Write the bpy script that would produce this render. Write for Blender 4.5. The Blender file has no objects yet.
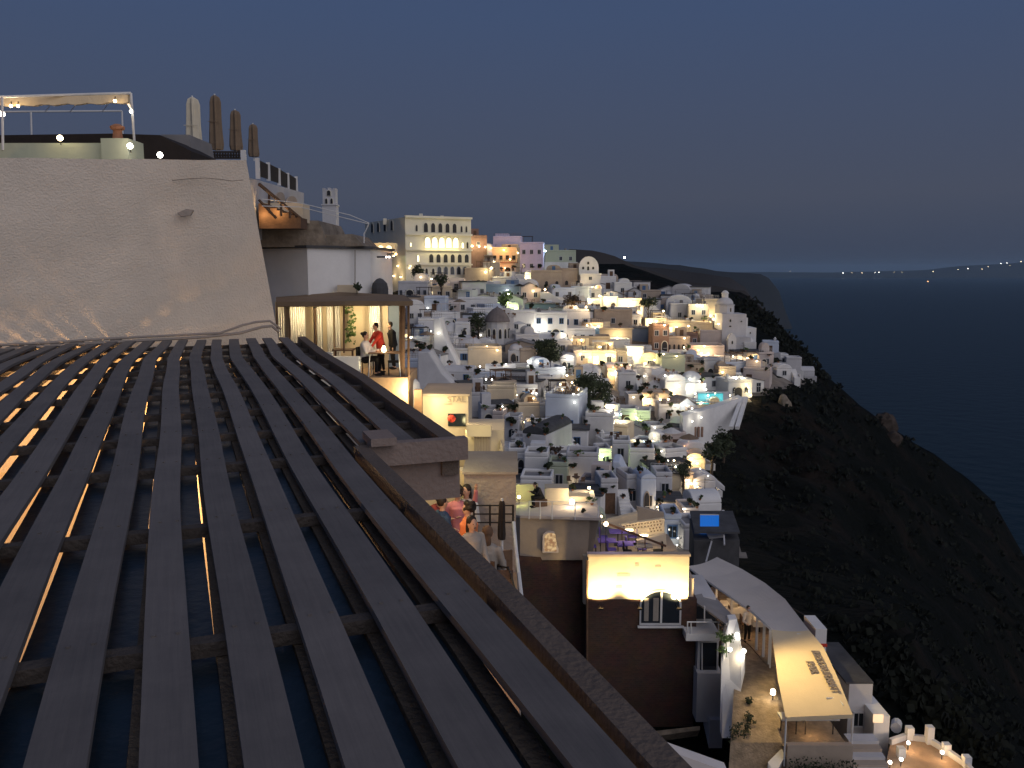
import bpy, bmesh, math, random
from mathutils import Vector, Matrix, noise
from mathutils.bvhtree import BVHTree
random.seed(7)
R = math.radians
PI = math.pi
F = 860.0
PITCH = math.atan(114 / F)
SC = bpy.context.scene
COL = SC.collection

# ---------------------------------------------------------------- camera, sky, light, exposure
cam = bpy.data.cameras.new('camera')
camo = bpy.data.objects.new('camera', cam)
COL.objects.link(camo)
cam.sensor_width = 36
cam.lens = 36 * F / 1024
cam.clip_start = 0.05
cam.clip_end = 60000
camo.location = (0, 0, 0)
camo.rotation_euler = (PI / 2 - PITCH, 0, 0)
SC.camera = camo

w = bpy.data.worlds.new('World')
SC.world = w
w.use_nodes = True
nt = w.node_tree
nt.nodes.clear()
wo = nt.nodes.new('ShaderNodeOutputWorld')
bg = nt.nodes.new('ShaderNodeBackground')
sky = nt.nodes.new('ShaderNodeTexSky')
sky.sky_type = 'NISHITA'
sky.sun_disc = False
sky.sun_elevation = R(2)
sky.sun_rotation = R(130)
tc = nt.nodes.new('ShaderNodeTexCoord')
sep = nt.nodes.new('ShaderNodeSeparateXYZ')
ramp = nt.nodes.new('ShaderNodeValToRGB')
nt.links.new(tc.outputs['Generated'], sep.inputs[0])
nt.links.new(sep.outputs['Z'], ramp.inputs[0])
cr = ramp.color_ramp
cr.elements[0].position = 0.0
cr.elements[0].color = (0.040, 0.050, 0.080, 1)
cr.elements[1].position = 1.0
cr.elements[1].color = (0.030, 0.055, 0.130, 1)
for pos, c in ((0.035, (0.049, 0.061, 0.097, 1)), (0.08, (0.063, 0.074, 0.111, 1)), (0.17, (0.058, 0.077, 0.133, 1)), (0.27, (0.051, 0.079, 0.156, 1)), (0.5, (0.040, 0.068, 0.148, 1))):
    e = cr.elements.new(pos)
    e.color = c
# dusk colour from the gradient plus a faint share of the physical sky
mixn = nt.nodes.new('ShaderNodeVectorMath')
mixn.operation = 'MULTIPLY_ADD'
mixn.inputs[1].default_value = (0.0006, 0.0006, 0.0008)
nt.links.new(sky.outputs[0], mixn.inputs[0])
nt.links.new(ramp.outputs[0], mixn.inputs[2])
nt.links.new(mixn.outputs[0], bg.inputs[0])
bg.inputs[1].default_value = 1.0
nt.links.new(bg.outputs[0], wo.inputs[0])

# the afterglow over the sea, behind the photographer: a very soft, weak sun
sun = bpy.data.lights.new('afterglow', 'SUN')
sun.energy = 1.12
sun.angle = R(75)
sun.color = (1.0, 0.93, 0.92)
suno = bpy.data.objects.new('afterglow', sun)
COL.objects.link(suno)
suno.rotation_euler = Vector((0.55, -0.62, 0.56)).to_track_quat('Z', 'Y').to_euler()

SC.view_settings.view_transform = 'Standard'
SC.view_settings.look = 'None'
SC.view_settings.exposure = 0.0
SC.view_settings.gamma = 1.0
SC.view_settings.use_curve_mapping = False
SC.cycles.max_bounces = 5
SC.cycles.diffuse_bounces = 3
SC.cycles.glossy_bounces = 2
SC.cycles.transmission_bounces = 3
SC.cycles.volume_bounces = 0
SC.cycles.sample_clamp_indirect = 2.0
SC.cycles.use_denoising = True
SC.cycles.use_light_tree = True

# ---------------------------------------------------------------- projection helpers (photo -> place)
def ray(u, v):
    a = (u - 512) / F
    b = (384 - v) / F
    return Vector((a, math.cos(PITCH) + b * math.sin(PITCH), -math.sin(PITCH) + b * math.cos(PITCH)))

def P(u, v, Y):
    d = ray(u, v)
    return d * (Y / d.y)

def G(u, v, z):
    d = ray(u, v)
    return d * (z / d.z)

def lerp_tab(tab, x):
    if x <= tab[0][0]:
        return tab[0][1]
    for (a, b), (c, d) in zip(tab, tab[1:]):
        if x <= c:
            return b + (d - b) * (x - a) / (c - a)
    return tab[-1][1]

DV = [(236, 300), (262, 250), (290, 210), (320, 185), (360, 160), (400, 135), (440, 115), (480, 95), (520, 75), (560, 59), (600, 49), (640, 43), (700, 39.5), (768, 36), (900, 28), (1200, 20)]
EDGE = [(255, 640), (285, 705), (335, 762), (378, 815), (386, 790), (395, 758), (412, 745), (440, 718), (470, 708), (512, 718), (530, 738), (600, 790), (640, 830), (700, 880), (768, 960), (900, 1060), (1200, 1200)]
EDGE2 = [(255, 640), (285, 700), (335, 750), (378, 775), (440, 800), (512, 830), (600, 872), (700, 930), (768, 1000), (900, 1100), (1200, 1250)]
SIL = [(240, 650), (270, 690), (285, 735), (300, 752), (315, 768), (330, 785), (350, 805), (370, 820), (390, 842), (410, 863), (430, 893), (446, 917), (479, 970), (500, 992), (520, 1004), (560, 1022), (600, 1056), (700, 1150), (900, 1400), (1200, 1700)]

def depth(u, v):
    d = lerp_tab(DV, v)
    k = max(0.0, min(1.0, (620 - v) / 60))
    d *= 1 + 0.0006 * (u - 500) * k
    e = lerp_tab(EDGE2, v)
    if u > e:
        d += (u - e) ** 2 / (u - e + 40) * 1.0
    return d

# ---------------------------------------------------------------- materials
def mat(name, c, rough=0.85, var=0.12, scale=3.0, bump=0.15, bscale=None, metal=0.0, spec=0.3, stain=0.0):
    m = bpy.data.materials.new(name)
    m.use_nodes = True
    n = m.node_tree
    b = n.nodes['Principled BSDF']
    b.inputs['Roughness'].default_value = rough
    b.inputs['Metallic'].default_value = metal
    b.inputs['Specular IOR Level'].default_value = spec
    tc = n.nodes.new('ShaderNodeTexCoord')
    no = n.nodes.new('ShaderNodeTexNoise')
    no.inputs['Scale'].default_value = scale
    no.inputs['Detail'].default_value = 5
    no.inputs['Roughness'].default_value = 0.65
    n.links.new(tc.outputs['Object'], no.inputs['Vector'])
    r = n.nodes.new('ShaderNodeValToRGB')
    r.color_ramp.elements[0].position = 0.3
    r.color_ramp.elements[1].position = 0.7
    r.color_ramp.elements[0].color = tuple(max(0, x * (1 - var)) for x in c) + (1,)
    r.color_ramp.elements[1].color = tuple(min(1, x * (1 + var)) for x in c) + (1,)
    n.links.new(no.outputs['Fac'], r.inputs[0])
    out = r.outputs[0]
    if stain:
        n2 = n.nodes.new('ShaderNodeTexNoise')
        n2.inputs['Scale'].default_value = scale * 0.35
        n2.inputs['Detail'].default_value = 8
        mp = n.nodes.new('ShaderNodeMapping')
        mp.inputs['Scale'].default_value = (1, 1, 0.35)
        n.links.new(tc.outputs['Object'], mp.inputs[0])
        n.links.new(mp.outputs[0], n2.inputs['Vector'])
        r2 = n.nodes.new('ShaderNodeValToRGB')
        r2.color_ramp.elements[0].position = 0.5
        r2.color_ramp.elements[0].color = (0, 0, 0, 1)
        r2.color_ramp.elements[1].position = 0.68
        r2.color_ramp.elements[1].color = (stain, stain, stain, 1)
        n.links.new(n2.outputs['Fac'], r2.inputs[0])
        mx = n.nodes.new('ShaderNodeMixRGB')
        mx.inputs[2].default_value = tuple(x * 0.45 for x in c) + (1,)
        n.links.new(r2.outputs[0], mx.inputs[0])
        n.links.new(out, mx.inputs[1])
        out = mx.outputs[0]
    n.links.new(out, b.inputs['Base Color'])
    if bump:
        bn = n.nodes.new('ShaderNodeTexNoise')
        bn.inputs['Scale'].default_value = bscale or scale * 6
        bn.inputs['Detail'].default_value = 4
        n.links.new(tc.outputs['Object'], bn.inputs['Vector'])
        bp = n.nodes.new('ShaderNodeBump')
        bp.inputs['Strength'].default_value = bump
        bp.inputs['Distance'].default_value = 0.05
        n.links.new(bn.outputs['Fac'], bp.inputs['Height'])
        n.links.new(bp.outputs[0], b.inputs['Normal'])
    return m

def emit(name, c, s, base=0.6):
    m = bpy.data.materials.new(name)
    m.use_nodes = True
    b = m.node_tree.nodes['Principled BSDF']
    b.inputs['Base Color'].default_value = (base, base, base, 1)
    b.inputs['Emission Color'].default_value = tuple(c) + (1,)
    b.inputs['Emission Strength'].default_value = s
    return m

M = {}
M['white'] = mat('whitewash', (0.72, 0.71, 0.70), 0.9, 0.08, 0.6, 0.3, 3, stain=0.35)
M['white2'] = mat('grey_whitewash', (0.56, 0.55, 0.56), 0.9, 0.1, 0.5, 0.3, 3, stain=0.5)
M['blue'] = mat('blue_whitewash', (0.56, 0.61, 0.70), 0.9, 0.08, 0.5, 0.3, 3, stain=0.3)
M['cream'] = mat('cream_plaster', (0.66, 0.55, 0.40), 0.9, 0.1, 0.5, 0.3, 3, stain=0.4)
M['tan'] = mat('tan_plaster', (0.42, 0.34, 0.27), 0.9, 0.14, 0.5, 0.4, 3, stain=0.5)
M['brown'] = mat('red_brown_plaster', (0.27, 0.17, 0.13), 0.9, 0.18, 0.6, 0.4, 3, stain=0.5)
M['lav'] = mat('lavender_plaster', (0.72, 0.64, 0.80), 0.9, 0.08, 0.5, 0.3, 3)
M['bluegrey'] = mat('blue_grey_plaster', (0.20, 0.25, 0.33), 0.9, 0.1, 0.5, 0.3, 3)
M['orange'] = mat('orange_plaster', (0.72, 0.55, 0.36), 0.9, 0.1, 0.5, 0.3, 3)
M['pink'] = mat('pink_plaster', (0.58, 0.50, 0.46), 0.9, 0.1, 0.5, 0.3, 3, stain=0.3)
M['green'] = mat('pale_green_plaster', (0.43, 0.47, 0.36), 0.9, 0.08, 0.3, 0.3, 3, stain=0.3)
M['hotel'] = mat('ivory_plaster', (0.74, 0.70, 0.58), 0.9, 0.06, 0.3, 0.3, 3, stain=0.25)
M['stone'] = mat('rough_stone', (0.20, 0.165, 0.13), 0.95, 0.4, 2.2, 0.9, 5)
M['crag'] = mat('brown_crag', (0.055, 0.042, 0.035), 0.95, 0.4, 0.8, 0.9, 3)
M['dark'] = mat('painted_recess_shade', (0.03, 0.03, 0.035), 0.6, 0.2)  # flat dark colour standing for the shade inside arched openings
M['glass'] = mat('dark_window_glass', (0.02, 0.026, 0.035), 0.12, 0.1, bump=0, spec=0.6)
M['frame'] = mat('window_paint', (0.5, 0.5, 0.52), 0.6, 0.06)
M['bframe'] = mat('blue_window_paint', (0.08, 0.16, 0.32), 0.6, 0.06)
M['brownwood'] = mat('brown_wood', (0.13, 0.075, 0.045), 0.7, 0.3, 4)
M['roofdark'] = mat('dark_roofing', (0.07, 0.07, 0.075), 0.9, 0.3, 1)
M['roofgrey'] = mat('grey_roof_screed', (0.23, 0.22, 0.22), 0.9, 0.2, 0.6, 0.3, 3, stain=0.4)
M['dome'] = mat('weathered_dome_plaster', (0.17, 0.145, 0.14), 0.9, 0.2, 1)
M['litwin'] = emit('lit_window', (1.0, 0.72, 0.32), 2.2)
M['litwin2'] = emit('bright_lit_window', (1.0, 0.85, 0.42), 3.0)
M['bulb'] = emit('warm_bulb', (1.0, 0.78, 0.45), 14)
M['bulbw'] = emit('white_bulb', (1.0, 0.94, 0.82), 16)
M['bulbo'] = emit('orange_bulb', (1.0, 0.5, 0.18), 10)
M['bulbc'] = emit('cool_bulb', (0.6, 0.85, 1.0), 14)
M['metal'] = mat('dark_iron', (0.04, 0.037, 0.035), 0.5, 0.2, metal=0.6)
M['wmetal'] = mat('white_metal', (0.66, 0.66, 0.66), 0.45, 0.08)
def board_mat():
    m = bpy.data.materials.new('grey_painted_board')
    m.use_nodes = True
    n = m.node_tree
    b = n.nodes['Principled BSDF']
    b.inputs['Roughness'].default_value = 0.85
    tc = n.nodes.new('ShaderNodeTexCoord')
    rot = n.nodes.new('ShaderNodeMapping'); rot.inputs['Rotation'].default_value = (0, 0, -0.3702)
    gm = n.nodes.new('ShaderNodeMapping'); gm.inputs['Scale'].default_value = (60, 2.2, 60)
    n.links.new(tc.outputs['Object'], rot.inputs[0]); n.links.new(rot.outputs[0], gm.inputs[0])
    g = n.nodes.new('ShaderNodeTexNoise'); g.inputs['Scale'].default_value = 1.0; g.inputs['Detail'].default_value = 6
    n.links.new(gm.outputs[0], g.inputs['Vector'])
    st = n.nodes.new('ShaderNodeTexNoise'); st.inputs['Scale'].default_value = 2.4; st.inputs['Detail'].default_value = 8; st.inputs['Roughness'].default_value = 0.7
    n.links.new(rot.outputs[0], st.inputs['Vector'])
    oi = n.nodes.new('ShaderNodeObjectInfo')
    add = n.nodes.new('ShaderNodeMath'); add.operation = 'MULTIPLY_ADD'; add.inputs[1].default_value = 0.28
    n.links.new(g.outputs['Fac'], add.inputs[0]); n.links.new(st.outputs['Fac'], add.inputs[2])
    ad2 = n.nodes.new('ShaderNodeMath'); ad2.operation = 'MULTIPLY_ADD'; ad2.inputs[1].default_value = 0.22
    n.links.new(oi.outputs['Random'], ad2.inputs[0]); n.links.new(add.outputs[0], ad2.inputs[2])
    r = n.nodes.new('ShaderNodeValToRGB')
    r.color_ramp.elements[0].position = 0.40; r.color_ramp.elements[0].color = (0.080, 0.073, 0.072, 1)
    r.color_ramp.elements[1].position = 1.05 - .1; r.color_ramp.elements[1].color = (0.150, 0.134, 0.128, 1)
    n.links.new(ad2.outputs[0], r.inputs[0]); n.links.new(r.outputs[0], b.inputs['Base Color'])
    bp = n.nodes.new('ShaderNodeBump'); bp.inputs['Strength'].default_value = 0.35; bp.inputs['Distance'].default_value = 0.01
    n.links.new(g.outputs['Fac'], bp.inputs['Height']); n.links.new(bp.outputs[0], b.inputs['Normal'])
    return m
M['board'] = board_mat()
M['batten'] = mat('dark_batten', (0.062, 0.052, 0.047), 0.85, 0.2, 6, 0.4, 40)
M['board2'] = mat('brown_lower_board', (0.095, 0.076, 0.058), 0.8, 0.25, 4, 0.5, 40)
M['beam'] = mat('brown_painted_beam', (0.125, 0.095, 0.075), 0.75, 0.12, 3, 0.4, 40)
M['fascia'] = mat('taupe_fascia', (0.24, 0.185, 0.16), 0.8, 0.1, 2, 0.3, 30)
M['navy'] = mat('navy_roof_sheet', (0.010, 0.022, 0.036), 0.35, 0.2, 3, 0.1)
M['plaster'] = mat('rough_grey_plaster', (0.72, 0.63, 0.53), 0.95, 0.10, 0.9, 0.45, 38, stain=0.30)
M['concrete'] = mat('taupe_render', (0.34, 0.29, 0.25), 0.95, 0.12, 1.5, 0.5, 14, stain=0.3)
M['canvas'] = mat('pale_canvas', (0.62, 0.56, 0.44), 0.9, 0.08, 3)
M['tcanvas'] = mat('tan_canvas', (0.20, 0.145, 0.10), 0.9, 0.12, 3)
M['dcanvas'] = mat('dark_canvas', (0.03, 0.024, 0.022), 0.9, 0.2, 3)
M['grass'] = mat('scrub_green', (0.006, 0.008, 0.005), 0.95, 0.5, 1.3)
M['leaf'] = mat('dark_leaf', (0.035, 0.045, 0.022), 0.7, 0.4, 2, 0)
M['leafg'] = mat('green_leaf', (0.08, 0.13, 0.04), 0.7, 0.4, 2, 0)
M['leafb'] = mat('brown_leaf', (0.06, 0.045, 0.03), 0.8, 0.4, 2, 0)
M['bark'] = mat('bark', (0.08, 0.06, 0.045), 0.9, 0.3, 6)
M['floorw'] = mat('warm_floor_tiles', (0.36, 0.24, 0.15), 0.7, 0.2, 2)
M['paving'] = mat('lane_paving', (0.25, 0.19, 0.13), 0.85, 0.3, 3.5, 0.6, 12, stain=0.5)
M['canopy'] = mat('grey_canopy_cloth', (0.56, 0.51, 0.47), 0.9, 0.05, 1.0, 0.15, 20)
M['awning'] = mat('cream_awning_cloth', (0.62, 0.50, 0.33), 0.9, 0.05, 1.0, 0.15, 20)
M['skin'] = mat('skin', (0.50, 0.30, 0.21), 0.6, 0.06, 8, 0)
M['hair'] = mat('dark_hair', (0.02, 0.014, 0.01), 0.6, 0.3, 30, 0)
M['purple'] = mat('purple_lit_cloth', (0.14, 0.10, 0.40), 0.9, 0.1, 3)  # purple light on the terrace furniture is put into this colour
M['redc'] = mat('red_cloth', (0.55, 0.05, 0.03), 0.8, 0.1, 3)
M['orangec'] = mat('orange_cloth', (0.75, 0.24, 0.10), 0.9, 0.1, 5)
M['whitec'] = mat('white_cloth', (0.62, 0.60, 0.57), 0.9, 0.05, 5)
M['bluec'] = mat('navy_cloth', (0.03, 0.06, 0.12), 0.9, 0.1, 5)
M['pinkc'] = mat('pink_cloth', (0.55, 0.2, 0.22), 0.9, 0.1, 5)
M['blackc'] = mat('black_cloth', (0.012, 0.011, 0.012), 0.9, 0.1, 5)
M['greyc'] = mat('grey_cloth', (0.3, 0.27, 0.24), 0.9, 0.1, 5)
M['maroonc'] = mat('maroon_cloth', (0.2, 0.035, 0.035), 0.9, 0.1, 5)
M['cable'] = mat('grey_cable', (0.3, 0.26, 0.23), 0.7, 0.1)
M['terracotta'] = mat('terracotta', (0.35, 0.16, 0.09), 0.8, 0.15, 5)

# brick masonry
def brick_mat():
    m = bpy.data.materials.new('old_brick')
    m.use_nodes = True
    n = m.node_tree
    b = n.nodes['Principled BSDF']
    b.inputs['Roughness'].default_value = 0.95
    tc = n.nodes.new('ShaderNodeTexCoord')
    mp = n.nodes.new('ShaderNodeMapping')
    mp.inputs['Rotation'].default_value = (PI / 2, 0, 0)
    br = n.nodes.new('ShaderNodeTexBrick')
    br.inputs['Scale'].default_value = 2.6
    br.inputs['Color1'].default_value = (0.085, 0.034, 0.022, 1)
    br.inputs['Color2'].default_value = (0.052, 0.024, 0.017, 1)
    br.inputs['Mortar'].default_value = (0.06, 0.036, 0.027, 1)
    br.inputs['Mortar Size'].default_value = 0.03
    no = n.nodes.new('ShaderNodeTexNoise')
    no.inputs['Scale'].default_value = 1.2
    no.inputs['Detail'].default_value = 6
    mx = n.nodes.new('ShaderNodeMixRGB')
    mx.blend_type = 'MULTIPLY'
    mx.inputs[0].default_value = 0.7
    n.links.new(tc.outputs['Object'], mp.inputs[0])
    n.links.new(mp.outputs[0], br.inputs[0])
    n.links.new(tc.outputs['Object'], no.inputs['Vector'])
    n.links.new(br.outputs[0], mx.inputs[1])
    n.links.new(no.outputs['Color'], mx.inputs[2])
    g = n.nodes.new('ShaderNodeGamma')
    g.inputs[1].default_value = 0.85
    n.links.new(mx.outputs[0], g.inputs[0])
    n.links.new(g.outputs[0], b.inputs['Base Color'])
    bp = n.nodes.new('ShaderNodeBump')
    bp.inputs['Strength'].default_value = 0.5
    bp.inputs['Distance'].default_value = 0.03
    n.links.new(br.outputs[1], bp.inputs['Height'])
    n.links.new(bp.outputs[0], b.inputs['Normal'])
    return m
M['brick'] = brick_mat()

# ---------------------------------------------------------------- mesh helpers
def tag(o, label=None, cat=None, group=None, kind=None):
    if label: o['label'] = label
    if cat: o['category'] = cat
    if group: o['group'] = group
    if kind: o['kind'] = kind
    elif label: o['kind'] = 'thing'
    return o

def empty(name, loc, rz=0.0):
    o = bpy.data.objects.new(name, None)
    COL.objects.link(o)
    o.location = loc
    o.rotation_euler = (0, 0, rz)
    o.empty_display_size = 0.3
    return o

def world_of(o):
    p = Vector((0, 0, 0))
    while o is not None:
        p = p + Vector(o.location)
        o = o.parent
    return p

class MB:
    def __init__(s):
        s.v = []; s.f = []; s.mi = []; s.cur = 0
    def add(s, vs, fs):
        k = len(s.v)
        s.v += [Vector(x) for x in vs]
        s.f += [tuple(i + k for i in f) for f in fs]
        s.mi += [s.cur] * len(fs)
        return s
    def box(s, c, d, rz=0.0):
        x, y, z = d[0] / 2, d[1] / 2, d[2] / 2
        m = Matrix.Rotation(rz, 3, 'Z')
        vs = [Vector(c) + m @ Vector((a * x, b * y, e * z)) for e in (-1, 1) for a, b in ((-1, -1), (1, -1), (1, 1), (-1, 1))]
        return s.add(vs, [(0, 3, 2, 1), (4, 5, 6, 7), (0, 1, 5, 4), (1, 2, 6, 5), (2, 3, 7, 6), (3, 0, 4, 7)])
    def mm(s, a, b):
        return s.box([(a[i] + b[i]) / 2 for i in range(3)], [abs(b[i] - a[i]) for i in range(3)])
    def prism(s, pts, vec):
        n = len(pts); vec = Vector(vec)
        vs = [Vector(p) for p in pts] + [Vector(p) + vec for p in pts]
        return s.add(vs, [tuple(range(n))[::-1], tuple(range(n, 2 * n))] + [(i, (i + 1) % n, n + (i + 1) % n, n + i) for i in range(n)])
    def tube(s, pts, r, n=8):
        pts = [Vector(p) for p in pts]
        if not isinstance(r, (list, tuple)): r = [r] * len(pts)
        vs = []; fs = []
        for i, p in enumerate(pts):
            t = (pts[min(i + 1, len(pts) - 1)] - pts[max(i - 1, 0)]).normalized()
            a = t.orthogonal().normalized() if i == 0 else (a - t * a.dot(t)).normalized()
            b = t.cross(a)
            for k in range(n):
                q = 2 * PI * k / n
                vs.append(p + (a * math.cos(q) + b * math.sin(q)) * r[i])
        for i in range(len(pts) - 1):
            for k in range(n):
                fs.append((i * n + k, i * n + (k + 1) % n, (i + 1) * n + (k + 1) % n, (i + 1) * n + k))
        fs.append(tuple(range(n))[::-1]); fs.append(tuple(range((len(pts) - 1) * n, len(pts) * n)))
        return s.add(vs, fs)
    def bar(s, a, b, wd, h, up=(0, 0, 1)):
        a, b = Vector(a), Vector(b)
        t = (b - a).normalized(); up = Vector(up)
        sd = t.cross(up)
        sd = sd.normalized() if sd.length > 1e-6 else Vector((1, 0, 0))
        u2 = sd.cross(t).normalized()
        vs = [p + sd * (x * wd / 2) + u2 * (y * h / 2) for p in (a, b) for x, y in ((-1, -1), (1, -1), (1, 1), (-1, 1))]
        return s.add(vs, [(0, 1, 2, 3), (7, 6, 5, 4), (0, 4, 5, 1), (1, 5, 6, 2), (2, 6, 7, 3), (3, 7, 4, 0)])
    def lathe(s, c, prof, n=12, sx=1.0, sy=1.0):
        c = Vector(c); vs = []; fs = []
        for r, z in prof:
            for k in range(n):
                q = 2 * PI * k / n
                vs.append(c + Vector((r * math.cos(q) * sx, r * math.sin(q) * sy, z)))
        for i in range(len(prof) - 1):
            for k in range(n):
                fs.append((i * n + k, i * n + (k + 1) % n, (i + 1) * n + (k + 1) % n, (i + 1) * n + k))
        fs.append(tuple(range(n))[::-1]); fs.append(tuple(range((len(prof) - 1) * n, len(prof) * n)))
        return s.add(vs, fs)
    def ell(s, c, r, n=10, m=7):
        if not isinstance(r, (list, tuple)): r = (r, r, r)
        return s.lathe(c, [(max(1e-4, math.sin(PI * i / m)), -math.cos(PI * i / m) * r[2]) for i in range(m + 1)], n, r[0], r[1])
    def half(s, c, r, h, n=16, m=6):
        return s.lathe(c, [(max(1e-3, r * math.cos(PI / 2 * i / m)), h * math.sin(PI / 2 * i / m)) for i in range(m + 1)], n)
    def vault(s, x0, x1, y0, y1, z0, rise, n=10):
        xc = (x0 + x1) / 2; hw = (x1 - x0) / 2
        pts = [Vector((xc - hw * math.cos(PI * i / n), y0, z0 + rise * math.sin(PI * i / n))) for i in range(n + 1)]
        return s.prism(pts, (0, y1 - y0, 0))
    def build(s, name, m, parent=None, local=False, smooth=False, mod=None):
        me = bpy.data.meshes.new(name)
        off = Vector((0, 0, 0)) if (local or parent is None) else world_of(parent)
        me.from_pydata([v - off for v in s.v], [], s.f)
        for x in (m if isinstance(m, (list, tuple)) else [m]):
            me.materials.append(M[x] if isinstance(x, str) else x)
        for p, i in zip(me.polygons, s.mi):
            p.material_index = i
            p.use_smooth = smooth
        bm = bmesh.new(); bm.from_mesh(me)
        bmesh.ops.recalc_face_normals(bm, faces=bm.faces)
        bm.to_mesh(me); bm.free()
        o = bpy.data.objects.new(name, me)
        COL.objects.link(o)
        if parent is not None: o.parent = parent
        return o

def share(name, src, parent, loc, scale=(1, 1, 1), rz=0):
    o = bpy.data.objects.new(name, src)
    COL.objects.link(o)
    o.parent = parent
    o.location = loc; o.scale = scale; o.rotation_euler = (0, 0, rz)
    return o

def light(parent, loc, power, color=(1, 0.72, 0.4), radius=0.15, kind='POINT', name='lamp_light', aim=None, cone=120):
    l = bpy.data.lights.new(name, kind)
    l.energy = power; l.color = color; l.shadow_soft_size = radius
    o = bpy.data.objects.new(name, l)
    COL.objects.link(o)
    if kind == 'SPOT':
        l.spot_size = R(cone); l.spot_blend = 0.6
        o.rotation_euler = (Vector(aim) * -1).to_track_quat('Z', 'Y').to_euler()
    if parent is not None:
        o.parent = parent
        o.location = Vector(loc) - world_of(parent)
    else:
        o.location = loc
    return o

def text(s, parent, loc, rot, size, m, name='lettering', ext=0.01, bold=0.0):
    c = bpy.data.curves.new(name, 'FONT')
    c.body = s; c.size = size; c.extrude = ext; c.align_x = 'CENTER'; c.align_y = 'CENTER'; c.offset = bold
    t = bpy.data.objects.new('writing', c)
    COL.objects.link(t)
    bpy.context.view_layer.update()
    me = bpy.data.meshes.new_from_object(t.evaluated_get(bpy.context.evaluated_depsgraph_get()))
    bpy.data.objects.remove(t)
    me.materials.clear(); me.materials.append(M[m] if isinstance(m, str) else m)
    o = bpy.data.objects.new(name, me)
    COL.objects.link(o)
    o.parent = parent
    o.location = Vector(loc) - world_of(parent)
    o.rotation_euler = rot
    return o

def foliage(mb, c, rad, n, size, squash=1.0, clumps=7, rnd=None):
    rnd = rnd or random
    c = Vector(c)
    cl = []
    for i in range(clumps):
        d = Vector((rnd.uniform(-1, 1), rnd.uniform(-1, 1), rnd.uniform(-0.8, 1) * squash))
        cl.append((c + d * rad * 0.58, rad * rnd.uniform(0.3, 0.55)))
    for i in range(n):
        cc, cr_ = rnd.choice(cl)
        d = Vector((rnd.gauss(0, 1), rnd.gauss(0, 1), rnd.gauss(0, 1))).normalized() * cr_ * rnd.uniform(0.45, 1.08)
        p = cc + d
        a = Vector((rnd.uniform(-1, 1), rnd.uniform(-1, 1), rnd.uniform(-1, 1))).normalized()
        b = a.orthogonal().normalized()
        k = size * rnd.uniform(0.6, 1.4)
        mb.add([p + a * k, p + b * k * 0.6, p - a * k, p - b * k * 0.6], [(0, 1, 2, 3)])
    return mb

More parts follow.
